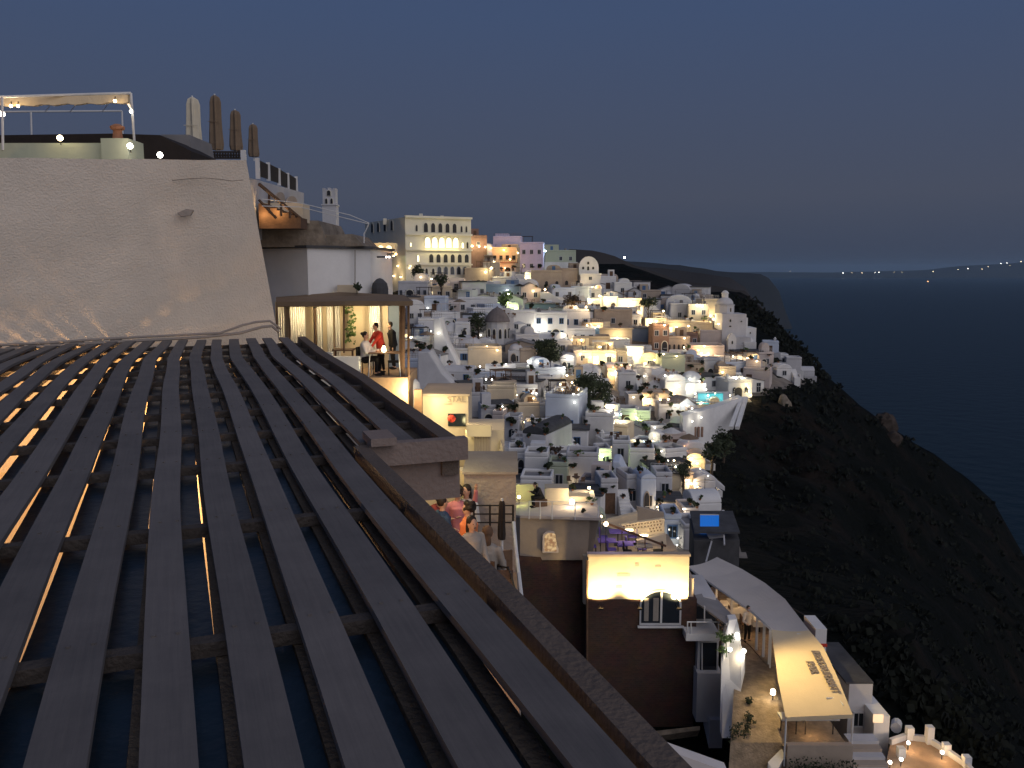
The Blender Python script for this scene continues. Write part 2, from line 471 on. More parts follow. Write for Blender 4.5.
# ---------------------------------------------------------------- SETTING: terrain, sea, far hills
def build_terrain():
    rows = []
    vs_list = [240 + 4 * i for i in range(30)] + [360 + 6 * i for i in range(40)] + [600 + 12 * i for i in range(20)] + [860, 920, 1000, 1100, 1200]
    VT = [(150, 300), (300, 296), (365, 292), (480, 280), (560, 278), (575, 262), (600, 262), (625, 264), (660, 276), (700, 290), (740, 292), (765, 302), (790, 332), (812, 352), (832, 372)]
    NU = 200
    verts = []; faces = []
    for v in vs_list:
        sil = lerp_tab(SIL, v)
        for j in range(NU):
            u = 100 + (sil - 100) * j / (NU - 1)
            vv = max(v, lerp_tab(VT, u)) if v < 400 else v
            back = max(0.0, lerp_tab(VT, u) - v) if v < 400 else 0
            d = depth(u, vv)
            p = P(u, vv, d)
            if back > 0:
                p = P(u, vv, d) + Vector((0, back * 1.6, -back * 0.55))
            e = lerp_tab(EDGE, vv)
            amp = 0.25 + min(1.0, max(0.0, (u - e) / 60)) * 5.5 * min(1.6, d / 140)
            amp *= min(1.0, 0.12 + (NU - 1 - j) / 40)
            n1 = noise.fractal(p * 0.035, 0.9, 2.1, 5)
            n2 = abs(noise.noise(p * 0.09)) - 0.3
            p.z += amp * (n1 * 1.0 + n2 * 0.6)
            p.x += amp * 0.6 * noise.noise(p * 0.05 + Vector((9, 3, 1)))
            verts.append(p)
        # falls away behind the brow down to the water
        last = verts[-1].copy()
        dr = Vector((last.x, last.y, 0)).normalized()
        for k, (o, dz) in enumerate(((14, -0.12), (30, -0.4), (60, -0.8), (90, -1.0))):
            q = last + Vector((1, 0.1, 0)) * o
            q.z = last.z + (-236 - last.z) * (-dz)
            q.z += 4 * noise.noise(q * 0.04)
            verts.append(q)
    W = NU + 4
    for i in range(len(vs_list) - 1):
        for j in range(W - 1):
            a = i * W + j
            faces.append((a, a + W, a + W + 1, a + 1))
    mb = MB(); mb.add(verts, faces)
    m = bpy.data.materials.new('cliff_rock')
    m.use_nodes = True
    n = m.node_tree; b = n.nodes['Principled BSDF']; b.inputs['Roughness'].default_value = 1.0
    b.inputs['Specular IOR Level'].default_value = 0.1
    tc = n.nodes.new('ShaderNodeTexCoord')
    no = n.nodes.new('ShaderNodeTexNoise'); no.inputs['Scale'].default_value = 0.06; no.inputs['Detail'].default_value = 9; no.inputs['Roughness'].default_value = 0.7
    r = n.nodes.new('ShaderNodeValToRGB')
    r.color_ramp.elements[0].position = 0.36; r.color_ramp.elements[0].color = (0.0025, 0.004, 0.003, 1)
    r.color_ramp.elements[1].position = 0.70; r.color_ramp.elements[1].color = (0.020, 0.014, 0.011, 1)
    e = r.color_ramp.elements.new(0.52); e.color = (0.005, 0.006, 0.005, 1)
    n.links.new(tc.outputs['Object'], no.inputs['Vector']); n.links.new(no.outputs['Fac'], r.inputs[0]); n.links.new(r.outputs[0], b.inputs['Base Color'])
    bn = n.nodes.new('ShaderNodeTexNoise'); bn.inputs['Scale'].default_value = 0.5; bn.inputs['Detail'].default_value = 8
    n.links.new(tc.outputs['Object'], bn.inputs['Vector'])
    bp = n.nodes.new('ShaderNodeBump'); bp.inputs['Strength'].default_value = 0.9; bp.inputs['Distance'].default_value = 1.5
    n.links.new(bn.outputs['Fac'], bp.inputs['Height']); n.links.new(bp.outputs[0], b.inputs['Normal'])
    M['rock'] = m
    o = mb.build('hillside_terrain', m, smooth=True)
    m2 = mat('worn_stone_paths', (0.20, 0.175, 0.15), 0.95, 0.4, 0.4, 0.5, 2, stain=0.5)
    o.data.materials.append(m2)
    for p_ in o.data.polygons:
        i_ = p_.vertices[0] // (NU + 4); j_ = p_.vertices[0] % (NU + 4)
        v_ = vs_list[i_]; u_ = 100 + (lerp_tab(SIL, v_) - 100) * j_ / (NU - 1)
        if lerp_tab([(365, 300), (480, 288), (560, 290), (600, 292), (650, 312), (700, 322), (760, 370), (812, 380)], u_) < v_ < 555 and 380 < u_ < lerp_tab(EDGE, v_) - 12: p_.material_index = 1
    tag(o, kind='structure')
    return o, verts, faces
terrain, TV, TF = build_terrain()
TBVH = BVHTree.FromPolygons(TV, TF)

def ground(u, v):
    """where the line of sight through (u, v) meets the hillside"""
    d = ray(u, v).normalized()
    h = TBVH.ray_cast(Vector((0, 0, 0)), d, 2000)
    if h[0] is None or h[0].y > 420:
        return P(u, v, depth(u, v))
    return h[0]

def zground(x, y):
    h = TBVH.ray_cast(Vector((x, y, 200)), Vector((0, 0, -1)), 1000)
    return h[0].z if h[0] is not None else -20

# sea
mb = MB()
mb.add([(-40000, -3000, -230), (60000, -3000, -230), (60000, 58000, -230), (-40000, 58000, -230)], [(0, 1, 2, 3)])
sm = bpy.data.materials.new('dark_sea_water'); sm.use_nodes = True
n = sm.node_tree; b = n.nodes['Principled BSDF']
b.inputs['Base Color'].default_value = (0.001, 0.012, 0.018, 1)
b.inputs['Roughness'].default_value = 0.4
b.inputs['IOR'].default_value = 1.33
b.inputs['Specular IOR Level'].default_value = 0.22
tcn = n.nodes.new('ShaderNodeTexCoord')
bn = n.nodes.new('ShaderNodeTexNoise'); bn.inputs['Scale'].default_value = 0.04; bn.inputs['Detail'].default_value = 6
n.links.new(tcn.outputs['Object'], bn.inputs['Vector'])
bp = n.nodes.new('ShaderNodeBump'); bp.inputs['Strength'].default_value = 0.5; bp.inputs['Distance'].default_value = 6
n.links.new(bn.outputs['Fac'], bp.inputs['Height']); n.links.new(bp.outputs[0], b.inputs['Normal'])
tag(mb.build('sea', sm), kind='structure')

# far ridges: each a long mass with its own distance and depth
def ridge(name, pts, Y, thick, m, steps=10, rough=0.02, base=-240):
    top = []
    for (u0, v0), (u1, v1) in zip(pts, pts[1:]):
        k = max(2, int(abs(u1 - u0) / steps))
        for i in range(k):
            t = i / k
            u = u0 + (u1 - u0) * t; v = v0 + (v1 - v0) * t
            p = P(u, v, Y)
            p.z += Y * 0.0012 * noise.fractal(Vector((u * 0.05, Y * 0.01, 0)), 0.9, 2, 5) * (rough / 0.02)
            top.append(p)
    top.append(P(pts[-1][0], pts[-1][1], Y))
    prof = [(-0.5, 0.0), (-0.32, 0.35), (-0.15, 0.75), (0, 1.0), (0.3, 0.9), (0.7, 0.5), (1.0, 0.0)]
    vs = []; fs = []
    for i, p in enumerate(top):
        for a, h in prof:
            nn = noise.noise(Vector((p.x * 0.004, a * 3, Y))) * 0.12
            vs.append(Vector((p.x + a * thick * nn, p.y + a * thick + thick * nn * 0.5, base + (p.z - base) * max(0, h + (nn * 0.4 if 0 < h < 1 else 0)))))
    k = len(prof)
    for i in range(len(top) - 1):
        for j in range(k - 1):
            a = i * k + j
            fs.append((a, a + k, a + k + 1, a + 1))
    mb = MB(); mb.add(vs, fs)
    return tag(mb.build(name, m, smooth=True), kind='structure')
M['farhill'] = mat('far_hill', (0.045, 0.042, 0.042), 1.0, 0.3, 0.004, 0)
M['coast'] = mat('far_coast', (0.04, 0.045, 0.05), 1.0, 0.2, 0.001, 0)
ridge('dark_hill', [(540, 262), (570, 249), (592, 250), (615, 256), (640, 268), (680, 280), (745, 291), (790, 335), (800, 380)], 420, 160, 'farhill')
ridge('headland_hill', [(540, 264), (620, 265), (660, 268), (700, 273), (730, 278), (746, 288), (756, 304), (764, 335)], 1900, 500, 'farhill')
ridge('distant_mountain', [(430, 262), (560, 258), (630, 261), (680, 265), (715, 271), (760, 274), (768, 278)], 3800, 900, 'coast')
ridge('far_coast_hills', [(680, 272), (760, 272), (830, 272.5), (870, 271.5), (930, 270), (960, 266), (1000, 264), (1040, 261), (1120, 259), (1250, 262)], 26000, 2500, 'coast', rough=0.004)

# ---------------------------------------------------------------- TOWN: shared pieces
def proto(fn):
    mb = MB(); mats = fn(mb)
    me = bpy.data.meshes.new('proto')
    me.from_pydata(mb.v, [], mb.f)
    for x in mats: me.materials.append(M[x])
    for p, i in zip(me.polygons, mb.mi): p.material_index = i
    bm = bmesh.new(); bm.from_mesh(me); bmesh.ops.recalc_face_normals(bm, faces=bm.faces); bm.to_mesh(me); bm.free()
    return me

def win_fn(glass, frame, arched=False, shutters=False):
    def fn(mb):
        # unit: 1 wide, 1 high, origin at the sill centre, facing -Y; pane set back inside a proud surround
        if arched:
            def arch(w2, h0, h1, y):
                pts = [Vector((-w2, y, h0)), Vector((w2, y, h0))]
                for i in range(9):
                    q = PI * i / 8
                    pts.append(Vector((w2 * math.cos(q), y, h1 - w2 * 0.75 + w2 * 0.75 * math.sin(q))))
                return pts
            mb.cur = 0; mb.prism(arch(0.5, 0, 1.0, -0.06), (0, 0.10, 0))
            mb.cur = 1; mb.prism(arch(0.39, 0.05, 0.93, -0.085), (0, 0.05, 0))
        else:
            mb.cur = 0
            mb.mm((-0.5, -0.08, 0), (-0.40, 0.04, 1)); mb.mm((0.40, -0.08, 0), (0.5, 0.04, 1))
            mb.mm((-0.40, -0.08, 0.92), (0.40, 0.04, 1)); mb.mm((-0.40, -0.12, 0), (0.40, 0.04, 0.07))
            mb.mm((-0.03, -0.05, 0.07), (0.03, 0.04, 0.92))
            mb.cur = 1; mb.mm((-0.40, -0.03, 0.07), (0.40, 0.03, 0.92))
            if shutters:
                mb.cur = 0
                mb.mm((-0.86, -0.07, 0.02), (-0.52, 0.02, 0.98)); mb.mm((0.52, -0.07, 0.02), (0.86, 0.02, 0.98))
        return [frame, glass]
    return fn
WP = {
    'dark': proto(win_fn('glass', 'frame')), 'blue': proto(win_fn('glass', 'bframe')), 'brown': proto(win_fn('glass', 'brownwood')),
    'lit': proto(win_fn('litwin', 'frame')), 'shut': proto(win_fn('glass', 'bframe', shutters=True)),
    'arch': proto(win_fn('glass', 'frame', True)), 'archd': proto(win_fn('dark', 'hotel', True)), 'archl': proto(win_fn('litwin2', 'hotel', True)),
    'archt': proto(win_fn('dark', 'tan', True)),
}
def door_fn(m1, m2):
    def fn(mb):
        mb.cur = 0
        mb.mm((-0.5, -0.07, 0), (-0.42, 0.04, 1)); mb.mm((0.42, -0.07, 0), (0.5, 0.04, 1)); mb.mm((-0.42, -0.07, 0.95), (0.42, 0.04, 1))
        mb.cur = 1; mb.mm((-0.42, -0.03, 0), (0.42, 0.03, 0.95))
        mb.cur = 0; mb.mm((-0.02, -0.05, 0.05), (0.02, 0.03, 0.92)); mb.mm((-0.42, -0.045, 0.55), (0.42, 0.03, 0.6))
        return [m1, m2]
    return fn
DP = {'dark': proto(door_fn('brownwood', 'brownwood')), 'blue': proto(door_fn('bframe', 'bframe')), 'glass': proto(door_fn('frame', 'glass')), 'lit': proto(door_fn('frame', 'litwin'))}
def chim_fn(mb):
    mb.mm((-0.25, -0.25, 0), (0.25, 0.25, 0.75)); mb.mm((-0.33, -0.33, 0.75), (0.33, 0.33, 0.85)); mb.lathe((0, 0, 0.85), [(0.18, 0), (0.2, 0.2), (0.02, 0.36)], 8)
    return ['white']
CH = proto(chim_fn)
def tank_fn(mb):
    mb.lathe((0, 0, 0.25), [(0.02, 0), (0.4, 0.02), (0.42, 0.7), (0.3, 0.85), (0.02, 0.9)], 10)
    mb.mm((-0.4, -0.4, 0), (0.4, 0.4, 0.22))
    return ['roofgrey']
TANK = proto(tank_fn)
def dish_fn(mb):
    mb.tube([(0, 0, 0), (0, 0, 1.6)], 0.03, 5); mb.tube([(-0.5, 0, 1.35), (0.5, 0, 1.35)], 0.02, 4); mb.tube([(-0.35, 0, 1.1), (0.35, 0, 1.1)], 0.02, 4)
    return ['metal']
ANT = proto(dish_fn)

HOUSES = []      # dicts with root, u, v, words
def house(u0, vt, u1, vb, col='white', kind='flat', yaw=0, dep=None, win='dark', rows=None, cols=None, door=None, lit=0, label=None, note='', sink=5.0, roof=None, stair=False, Y=None, name='town_house', cat='house', bare=False, terr=None, group=None):
    uc = (u0 + u1) / 2
    p = ground(uc, vb) if Y is None else P(uc, vb, Y)
    Yd = p.y
    a = P(u0, vb, Yd); b = P(u1, vb, Yd)
    W = max(1.5, (b.x - a.x) / max(0.6, math.cos(R(yaw))))
    H = max(1.2, P(uc, vt, Yd).z - P(uc, vb, Yd).z)
    D = dep or max(3.5, min(9, W * random.uniform(0.7, 1.1)))
    root = empty(name, p, R(yaw))
    rnd = random
    mb = MB()
    hw = W / 2
    rmat = roof or {'white': 'roofgrey', 'white2': 'roofgrey', 'blue': 'roofgrey'}.get(col, 'roofgrey')
    ph = min(0.55, H * 0.18)
    if kind in ('flat', 'tank'):
        zt = H - ph
        mb.mm((-hw, 0, -sink), (hw, D, zt))
        t = 0.28
        mb.mm((-hw, 0, zt), (hw, t, H)); mb.mm((-hw, D - t, zt), (hw, D, H))
        mb.mm((-hw, t, zt), (-hw + t, D - t, H)); mb.mm((hw - t, t, zt), (hw, D - t, H))
        mb.build('wall', col, root, local=True)
        m2 = MB(); m2.mm((-hw + t, t, zt + 0.004), (hw - t, D - t, zt + 0.06)); m2.build('roof', rmat, root, local=True)
    elif kind == 'slab':      # low roof slab over a plain wall
        mb.mm((-hw, 0, -sink), (hw, D, H - 0.25)); mb.build('wall', col, root, local=True)
        m2 = MB(); m2.mm((-hw - 0.25, -0.25, H - 0.246), (hw + 0.25, D + 0.2, H)); m2.build('roof', roof or 'roofdark', root, local=True)
    elif kind == 'vault':
        r_ = min(W * 0.32, H * 0.6)
        mb.mm((-hw, 0, -sink), (hw, D, H - r_)); mb.build('wall', col, root, local=True)
        m2 = MB(); m2.vault(-hw, hw, 0, D, H - r_ + 0.003, r_); m2.build('roof', roof or col, root, local=True)
    elif kind == 'cross':     # vault lying across the view
        r_ = min(D * 0.3, H * 0.5)
        mb.mm((-hw, 0, -sink), (hw, D, H - r_)); mb.build('wall', col, root, local=True)
        m2 = MB(); n_ = 10
        pts = [Vector((-hw, D / 2 - D / 2 * math.cos(PI * i / n_), H - r_ + 0.003 + r_ * math.sin(PI * i / n_))) for i in range(n_ + 1)]
        m2.prism(pts, (W, 0, 0)); m2.build('roof', roof or col, root, local=True)
    elif kind == 'dome':
        r_ = hw * 0.9; D = W
        hb = max(0.6, H - r_ * 0.95)
        mb.mm((-hw, 0, -sink), (hw, D, hb)); mb.build('wall', col, root, local=True)
        m2 = MB(); m2.half((0, D / 2, hb + 0.003), r_, r_ * 0.92); m2.build('dome', roof or col, root, local=True, smooth=True)
    elif kind == 'slope':     # sloping buttress wall
        mb.prism([(-hw, 0, -sink), (hw, 0, -sink), (hw, 0, H * 0.15), (hw * 0.1, 0, H * 0.55), (-hw * 0.5, 0, H), (-hw, 0, H)], (0, D * 0.5, 0)); mb.build('wall', col, root, local=True)
    elif kind == 'gable':
        mb.prism([(-hw, 0, -sink), (hw, 0, -sink), (hw, 0, H * 0.7), (0, 0, H), (-hw, 0, H * 0.7)], (0, D, 0)); mb.build('wall', col, root, local=True)
        m2 = MB()
        m2.bar((0, -0.1, H + 0.1), (0, D + 0.1, H + 0.1), 0.2, 0.1)
        m2.prism([(hw + 0.15, -0.15, H * 0.7 + 0.02), (hw + 0.15, -0.15, H * 0.7 + 0.16), (0, -0.15, H + 0.16), (0, -0.15, H + 0.02)], (0, D + 0.3, 0))
        m2.prism([(-hw - 0.15, -0.15, H * 0.7 + 0.02), (0, -0.15, H + 0.02), (0, -0.15, H + 0.16), (-hw - 0.15, -0.15, H * 0.7 + 0.16)], (0, D + 0.3, 0))
        m2.build('roof', roof or 'roofgrey', root, local=True)
    for ch in root.children:
        if ch.name.split('.')[0] in ('wall', 'roof', 'dome'):
            bv = ch.modifiers.new('soft_edges', 'BEVEL'); bv.width = 0.13; bv.segments = 2; bv.limit_method = 'ANGLE'
    Hw = H - (0.6 if kind not in ('vault', 'dome', 'cross') else H * 0.35)
    if not bare and kind != 'slope':
        nr = rows if rows is not None else max(1, int(Hw / 2.7))
        nc = cols if cols is not None else max(1, min(6, int(W / 2.4)))
        sh = Hw / max(1, nr)
        k = 0
        for r_ in range(nr):
            for c in range(nc):
                if rows is None and rnd.random() < 0.22: continue
                x = -hw + W * (c + 0.5) / nc + (rnd.uniform(-0.2, 0.2) if rows is None else 0)
                ww = min(0.95, W / nc * 0.55); wh = min(1.25, sh * 0.55)
                z = r_ * sh + sh * 0.28
                isl = k < lit
                if r_ == 0 and (door and c == nc // 2 or (rows is None and rnd.random() < 0.3)):
                    dp = DP['lit' if isl else (door or rnd.choice(['dark', 'blue', 'glass', 'dark']))]
                    share('door', dp, root, (x, -0.005, 0.02), (min(1.1, W / nc * 0.6), 1, min(2.1, sh * 0.8)))
                else:
                    share('window', WP['lit' if isl else win], root, (x, -0.005, z), (ww, 1, wh))
                k += 1
        # openings on the flank that faces the sea
        if W > 3 and D > 4 and rows is None:
            for r_ in range(nr):
                if rnd.random() < 0.6:
                    share('window', WP[win], root, (hw + 0.005, D * rnd.uniform(0.3, 0.7), r_ * sh + sh * 0.28), (0.8, 1, min(1.1, sh * 0.5)), R(90))
                if rnd.random() < 0.6:
                    share('window', WP[win], root, (-hw - 0.005, D * rnd.uniform(0.3, 0.7), r_ * sh + sh * 0.28), (0.8, 1, min(1.1, sh * 0.5)), R(-90))
    if not bare and kind == 'flat' and rnd.random() < 0.4 and W > 3:
        share('chimney', CH, root, (rnd.uniform(-hw + 0.6, hw - 0.6), D * 0.75, H - ph + 0.05))
    if not bare and kind == 'flat' and rnd.random() < 0.2 and W > 3.5:
        share('water_tank', TANK, root, (rnd.uniform(-hw + 0.8, hw - 0.8), D * 0.55, H - ph + 0.06))
    if not bare and rnd.random() < 0.15:
        share('antenna', ANT, root, (rnd.uniform(-hw * 0.6, hw * 0.6), D * 0.6, H - ph))
    if stair or (not bare and kind in ('flat', 'vault') and rnd.random() < 0.25):
        ms = MB(); sd = rnd.choice((-1, 1)) ; ns = max(4, int(H * 0.8 / 0.3)); x0 = sd * hw
        for i in range(ns):
            ms.mm((x0, -0.2 + i * 0.3 - ns * 0.3 + 1, -sink + 0.003), (x0 + sd * 1.1, 0.1 + i * 0.3 - ns * 0.3 + 1, 0.2 + i * 0.26))
        ms.mm((x0 + sd * 1.105, -0.2 - ns * 0.3 + 1, -sink), (x0 + sd * 1.32, 1.1, 0.9))
        ms.build('stair', 'white', root, local=True)
    if not bare and kind != 'slope' and rnd.random() < .28 and H > 3:
        share('painted_alcove', WP['archd' if rnd.random() < .5 else 'archt'], root, (rnd.uniform(-hw * .5, hw * .5), -.012, 0), (min(2.0, W * .4), 1.3, min(2.4, H * .6)))  # flat arch panel, the shade of a recess put into its dark colour
    if not bare and kind == 'flat' and rnd.random() < .42 and W > 3.2 and D > 3.2:
        mq = MB(); a_ = rnd.uniform(.35, .6) * W; b_ = D * rnd.uniform(.4, .6); x_ = rnd.choice((-hw + a_ / 2 + .3, hw - a_ / 2 - .3)); z_ = H - ph + .062; h_ = rnd.uniform(1.2, 2.4)
        if rnd.random() < .4:
            mq.vault(x_ - a_ / 2, x_ + a_ / 2, D - b_ - .3, D - .3, z_ + h_ * .5, h_ * .5, 8); mq.mm((x_ - a_ / 2, D - b_ - .3, z_), (x_ + a_ / 2, D - .3, z_ + h_ * .5))
        else: mq.mm((x_ - a_ / 2, D - b_ - .3, z_), (x_ + a_ / 2, D - .3, z_ + h_))
        mq.build('roof_room', col, root, local=True)
        if rnd.random() < .7: share('door', DP[rnd.choice(['dark', 'blue'])], root, (x_, D - b_ - .31, z_ + .01), (.8, 1, min(1.7, h_ * .8)))
    if not bare and kind in ('flat', 'slab') and rnd.random() < .3 and W > 3.4:
        mr = MB(); n_ = int(W / .5); z_ = H + .002
        for i in range(n_ + 1): mr.tube([(-hw + .14 + (W - .28) * i / n_, .14, z_), (-hw + .14 + (W - .28) * i / n_, .14, z_ + .8)], .022, 4)
        for q_ in (.4, .8): mr.tube([(-hw + .14, .14, z_ + q_), (hw - .14, .14, z_ + q_)], .025, 4)
        mr.build('railing', rnd.choice(['metal', 'brownwood', 'wmetal']), root, local=True)
    if not bare and kind == 'flat' and rnd.random() < .22 and W > 3.6:
        mp_ = MB(); pw_ = min(2.6, W * .55); px_ = rnd.uniform(-hw + pw_ / 2 + .4, hw - pw_ / 2 - .4); z_ = H - ph + .06
        for a_ in (-pw_ / 2, pw_ / 2):
            for b_ in (.5, D * .6): mp_.mm((px_ + a_ - .05, b_ - .05, z_), (px_ + a_ + .05, b_ + .05, z_ + 2.0))
        for i in range(9): mp_.mm((px_ - pw_ / 2 - .2, .4 + (D * .6 - .2) * i / 9, z_ + 2.0), (px_ + pw_ / 2 + .2, .4 + (D * .6 - .2) * i / 9 + .16, z_ + 2.1))
        mp_.build('roof_pergola', rnd.choice(['brownwood', 'dcanvas', 'white2']), root, local=True)
    if terr or (terr is None and not bare and rnd.random() < 0.45):
        # small terrace in front with its own low wall
        mt = MB(); td = rnd.uniform(1.6, 3.0)
        mt.mm((-hw - 0.3, -td, -sink), (hw + 0.2, -0.003, -0.15))
        mt.mm((-hw - 0.3, -td, -0.15), (hw + 0.2, -td + 0.22, 0.55)); mt.mm((hw - 0.02, -td + 0.22, -0.15), (hw + 0.2, -0.05, 0.55))
        mt.build('terrace', rnd.choice(['white', 'white2', 'white2', col]), root, local=True)
    HOUSES.append(dict(root=root, u=uc, v=vb, vt=vt, W=W, H=H, D=D, col=col, kind=kind, label=label, note=note, cat=cat, lit=lit, p=p, group=group))
    return root

# ---------------------------------------------------------------- landmarks of the town
def hotel():
    Y = 205.0
    g = P(438, 292, Y)
    root = empty('hotel_building', g)
    tag(root, 'large ivory three storey hotel with rows of arches, its middle loggia lit yellow', 'hotel')
    A = P(405, 217, Y); B = P(471, 221, Y + 8)
    zt = A.z; zb = g.z - 10
    C = P(365, 221, Y + 26)
    # front block as a skewed prism
    back = Vector((-6, 16, 0))
    mb = MB()
    mb.prism([Vector((A.x, A.y, zb)), Vector((B.x, B.y, zb)), Vector((B.x, B.y, 0)) + back, Vector((C.x + 4, C.y + 8, 0)), Vector((C.x, C.y, zb))].__class__([Vector((q.x, q.y, zb)) for q in (A, B, B + back, C + Vector((8, 12, 0)), C)]), (0, 0, zt - zb))
    mb.build('wall', 'hotel', root)
    # parapet and cornices on the right front
    d = (B - A); d.z = 0; L = d.length; dn = d.normalized(); nrm = Vector((dn.y, -dn.x, 0))
    if nrm.y > 0: nrm = -nrm
    def at(u, z, off=0.0):
        t = (u - 405) / (471 - 405) * L
        return Vector((A.x, A.y, 0)) + dn * t + nrm * off + Vector((0, 0, z))
    def zv(v): return P(438, v, Y + 4).z
    ang = math.atan2(dn.y, dn.x)
    for v, th in ((217.5, 0.5), (234.5, 0.5), (250, 0.35), (264.5, 0.35)):
        c = MB(); c.bar(at(404.5, zv(v), 0.25), at(471.5, zv(v), 0.25), 0.6, th); c.build('cornice', 'hotel', root)
    def w_(kind, u, vtop, vbot, wpx):
        z0 = zv(vbot); h = zv(vtop) - z0
        o = share('window', WP[kind], root, at(u, z0, 0.02) - g, (wpx * Y / F, 1.6, h), ang)
    for i in range(5): w_('archd', 425 + i * 7.2, 222.5, 233, 5.4)
    for u in (416, 461, 466): w_('archd', u, 225, 232, 2.4)
    for i in range(5): w_('archl', 426.5 + i * 7.1, 237, 248, 6.4)
    w_('lit' if False else 'archl', 462, 242, 248, 2.4); w_('archd', 467, 241, 248.5, 2.6)
    w_('archl', 410, 243, 247, 1.6); w_('archl', 417, 255, 262, 2.4)
    for i in range(6): w_('archd', 430 + i * 7.2, 253.5, 263, 5.6)
    for i in range(5): w_('arch', 438 + i * 6.6, 266, 275, 5.0)
    for i in range(4): w_('archd', 412 + i * 6.6, 268, 275, 3.2)
    # left face, greened by an added light, with its own openings
    e = (C - A); e.z = 0; LL = e.length; en = e.normalized(); n2 = Vector((en.y, -en.x, 0))
    if n2.y > 0: n2 = -n2
    ang2 = math.atan2(-en.y, -en.x)
    for i, t in enumerate((0.30, 0.47, 0.64, 0.80)):
        q = Vector((A.x, A.y, 0)) + en * LL * t + n2 * 0.03 + Vector((0, 0, P(385, 232, Y + 15).z))
        share('window', WP['archd'], root, q - g, (1.9, 1.4, 2.6), ang2)
    # lit restaurant porch below the left face
    k = MB()
    q = P(381, 256, Y - 4)
    k.mm((q.x - 3.2, q.y, q.z), (q.x + 3.4, q.y + 4, q.z + 3.0)); k.build('porch', 'cream', root)
    for i in range(3): share('window', WP['archl'], root, (q.x - 1.9 + i * 1.9 - g.x, q.y - 0.01 - g.y, q.z + 0.3 - g.z), (1.5, 1, 2.2))
    for u, v, s in ((385, 217.5, 1.2), (421, 214, 2.0), (442, 215, 1.4)):
        q = P(u, v + 3, Y + 10); c = MB(); c.mm((q.x - 0.4, q.y - 0.4, q.z - 1), (q.x + 0.4, q.y + 0.4, q.z + s * 0.4)); c.build('chimney', 'hotel', root)
    # warm lamps in the loggia
    for i in range(5):
        light(root, at(426.5 + i * 7.1, zv(247), 1.4), 110, (1.0, 0.8, 0.35), 0.3)
    light(root, P(381, 252, Y - 7), 500, (1.0, 0.72, 0.3), 0.3)
    light(root, P(392, 256, Y - 2), 260, (0.8, 1.0, 0.6), 0.3)  # added greenish light to brighten the left face, no fixture of its own
    return root
hotel()

def bell_tower():
    Y = 150.0
    g = P(330, 240, Y)
    root = empty('bell_tower', g)
    tag(root, 'slender white bell tower with arched openings above the rough stone roof', 'bell tower')
    pz = lambda v: P(330, v, Y).z
    k = Y / F
    mb = MB()
    mb.mm((g.x - 6.8 * k, g.y, pz(260)), (g.x + 6.8 * k, g.y + 13 * k, pz(205.5))); mb.build('shaft', 'white2', root)
    c = MB(); c.mm((g.x - 7.6 * k, g.y - 0.15, pz(205.4)), (g.x + 7.6 * k, g.y + 13.8 * k, pz(204.2))); c.build('cornice', 'white2', root)
    t = MB(); t.mm((g.x - 6.2 * k, g.y + 0.1, pz(204.1)), (g.x + 6.2 * k, g.y + 12.4 * k, pz(190)))
    t.build('belfry', 'white2', root)
    t = MB()
    for x in (-5.2, 5.2): t.mm((g.x + (x - 1.1) * k, g.y + 0.2, pz(189.9)), (g.x + (x + 1.1) * k, g.y + 12 * k, pz(188)))
    t.mm((g.x - 1.2 * k, g.y + 0.2, pz(189.9)), (g.x + 1.2 * k, g.y + 12 * k, pz(187.6)))
    t.build('merlon', 'white2', root)
    share('window', WP['archd'], root, (0, 0.07, pz(196) - g.z), (4.4 * k, 1.2, (pz(190) - pz(196))))
    for s in (-2.6, 2.6): share('window', WP['archd'], root, (s * k, 0.07, pz(204) - g.z), (2.8 * k, 1.2, (pz(198) - pz(204))))
bell_tower()

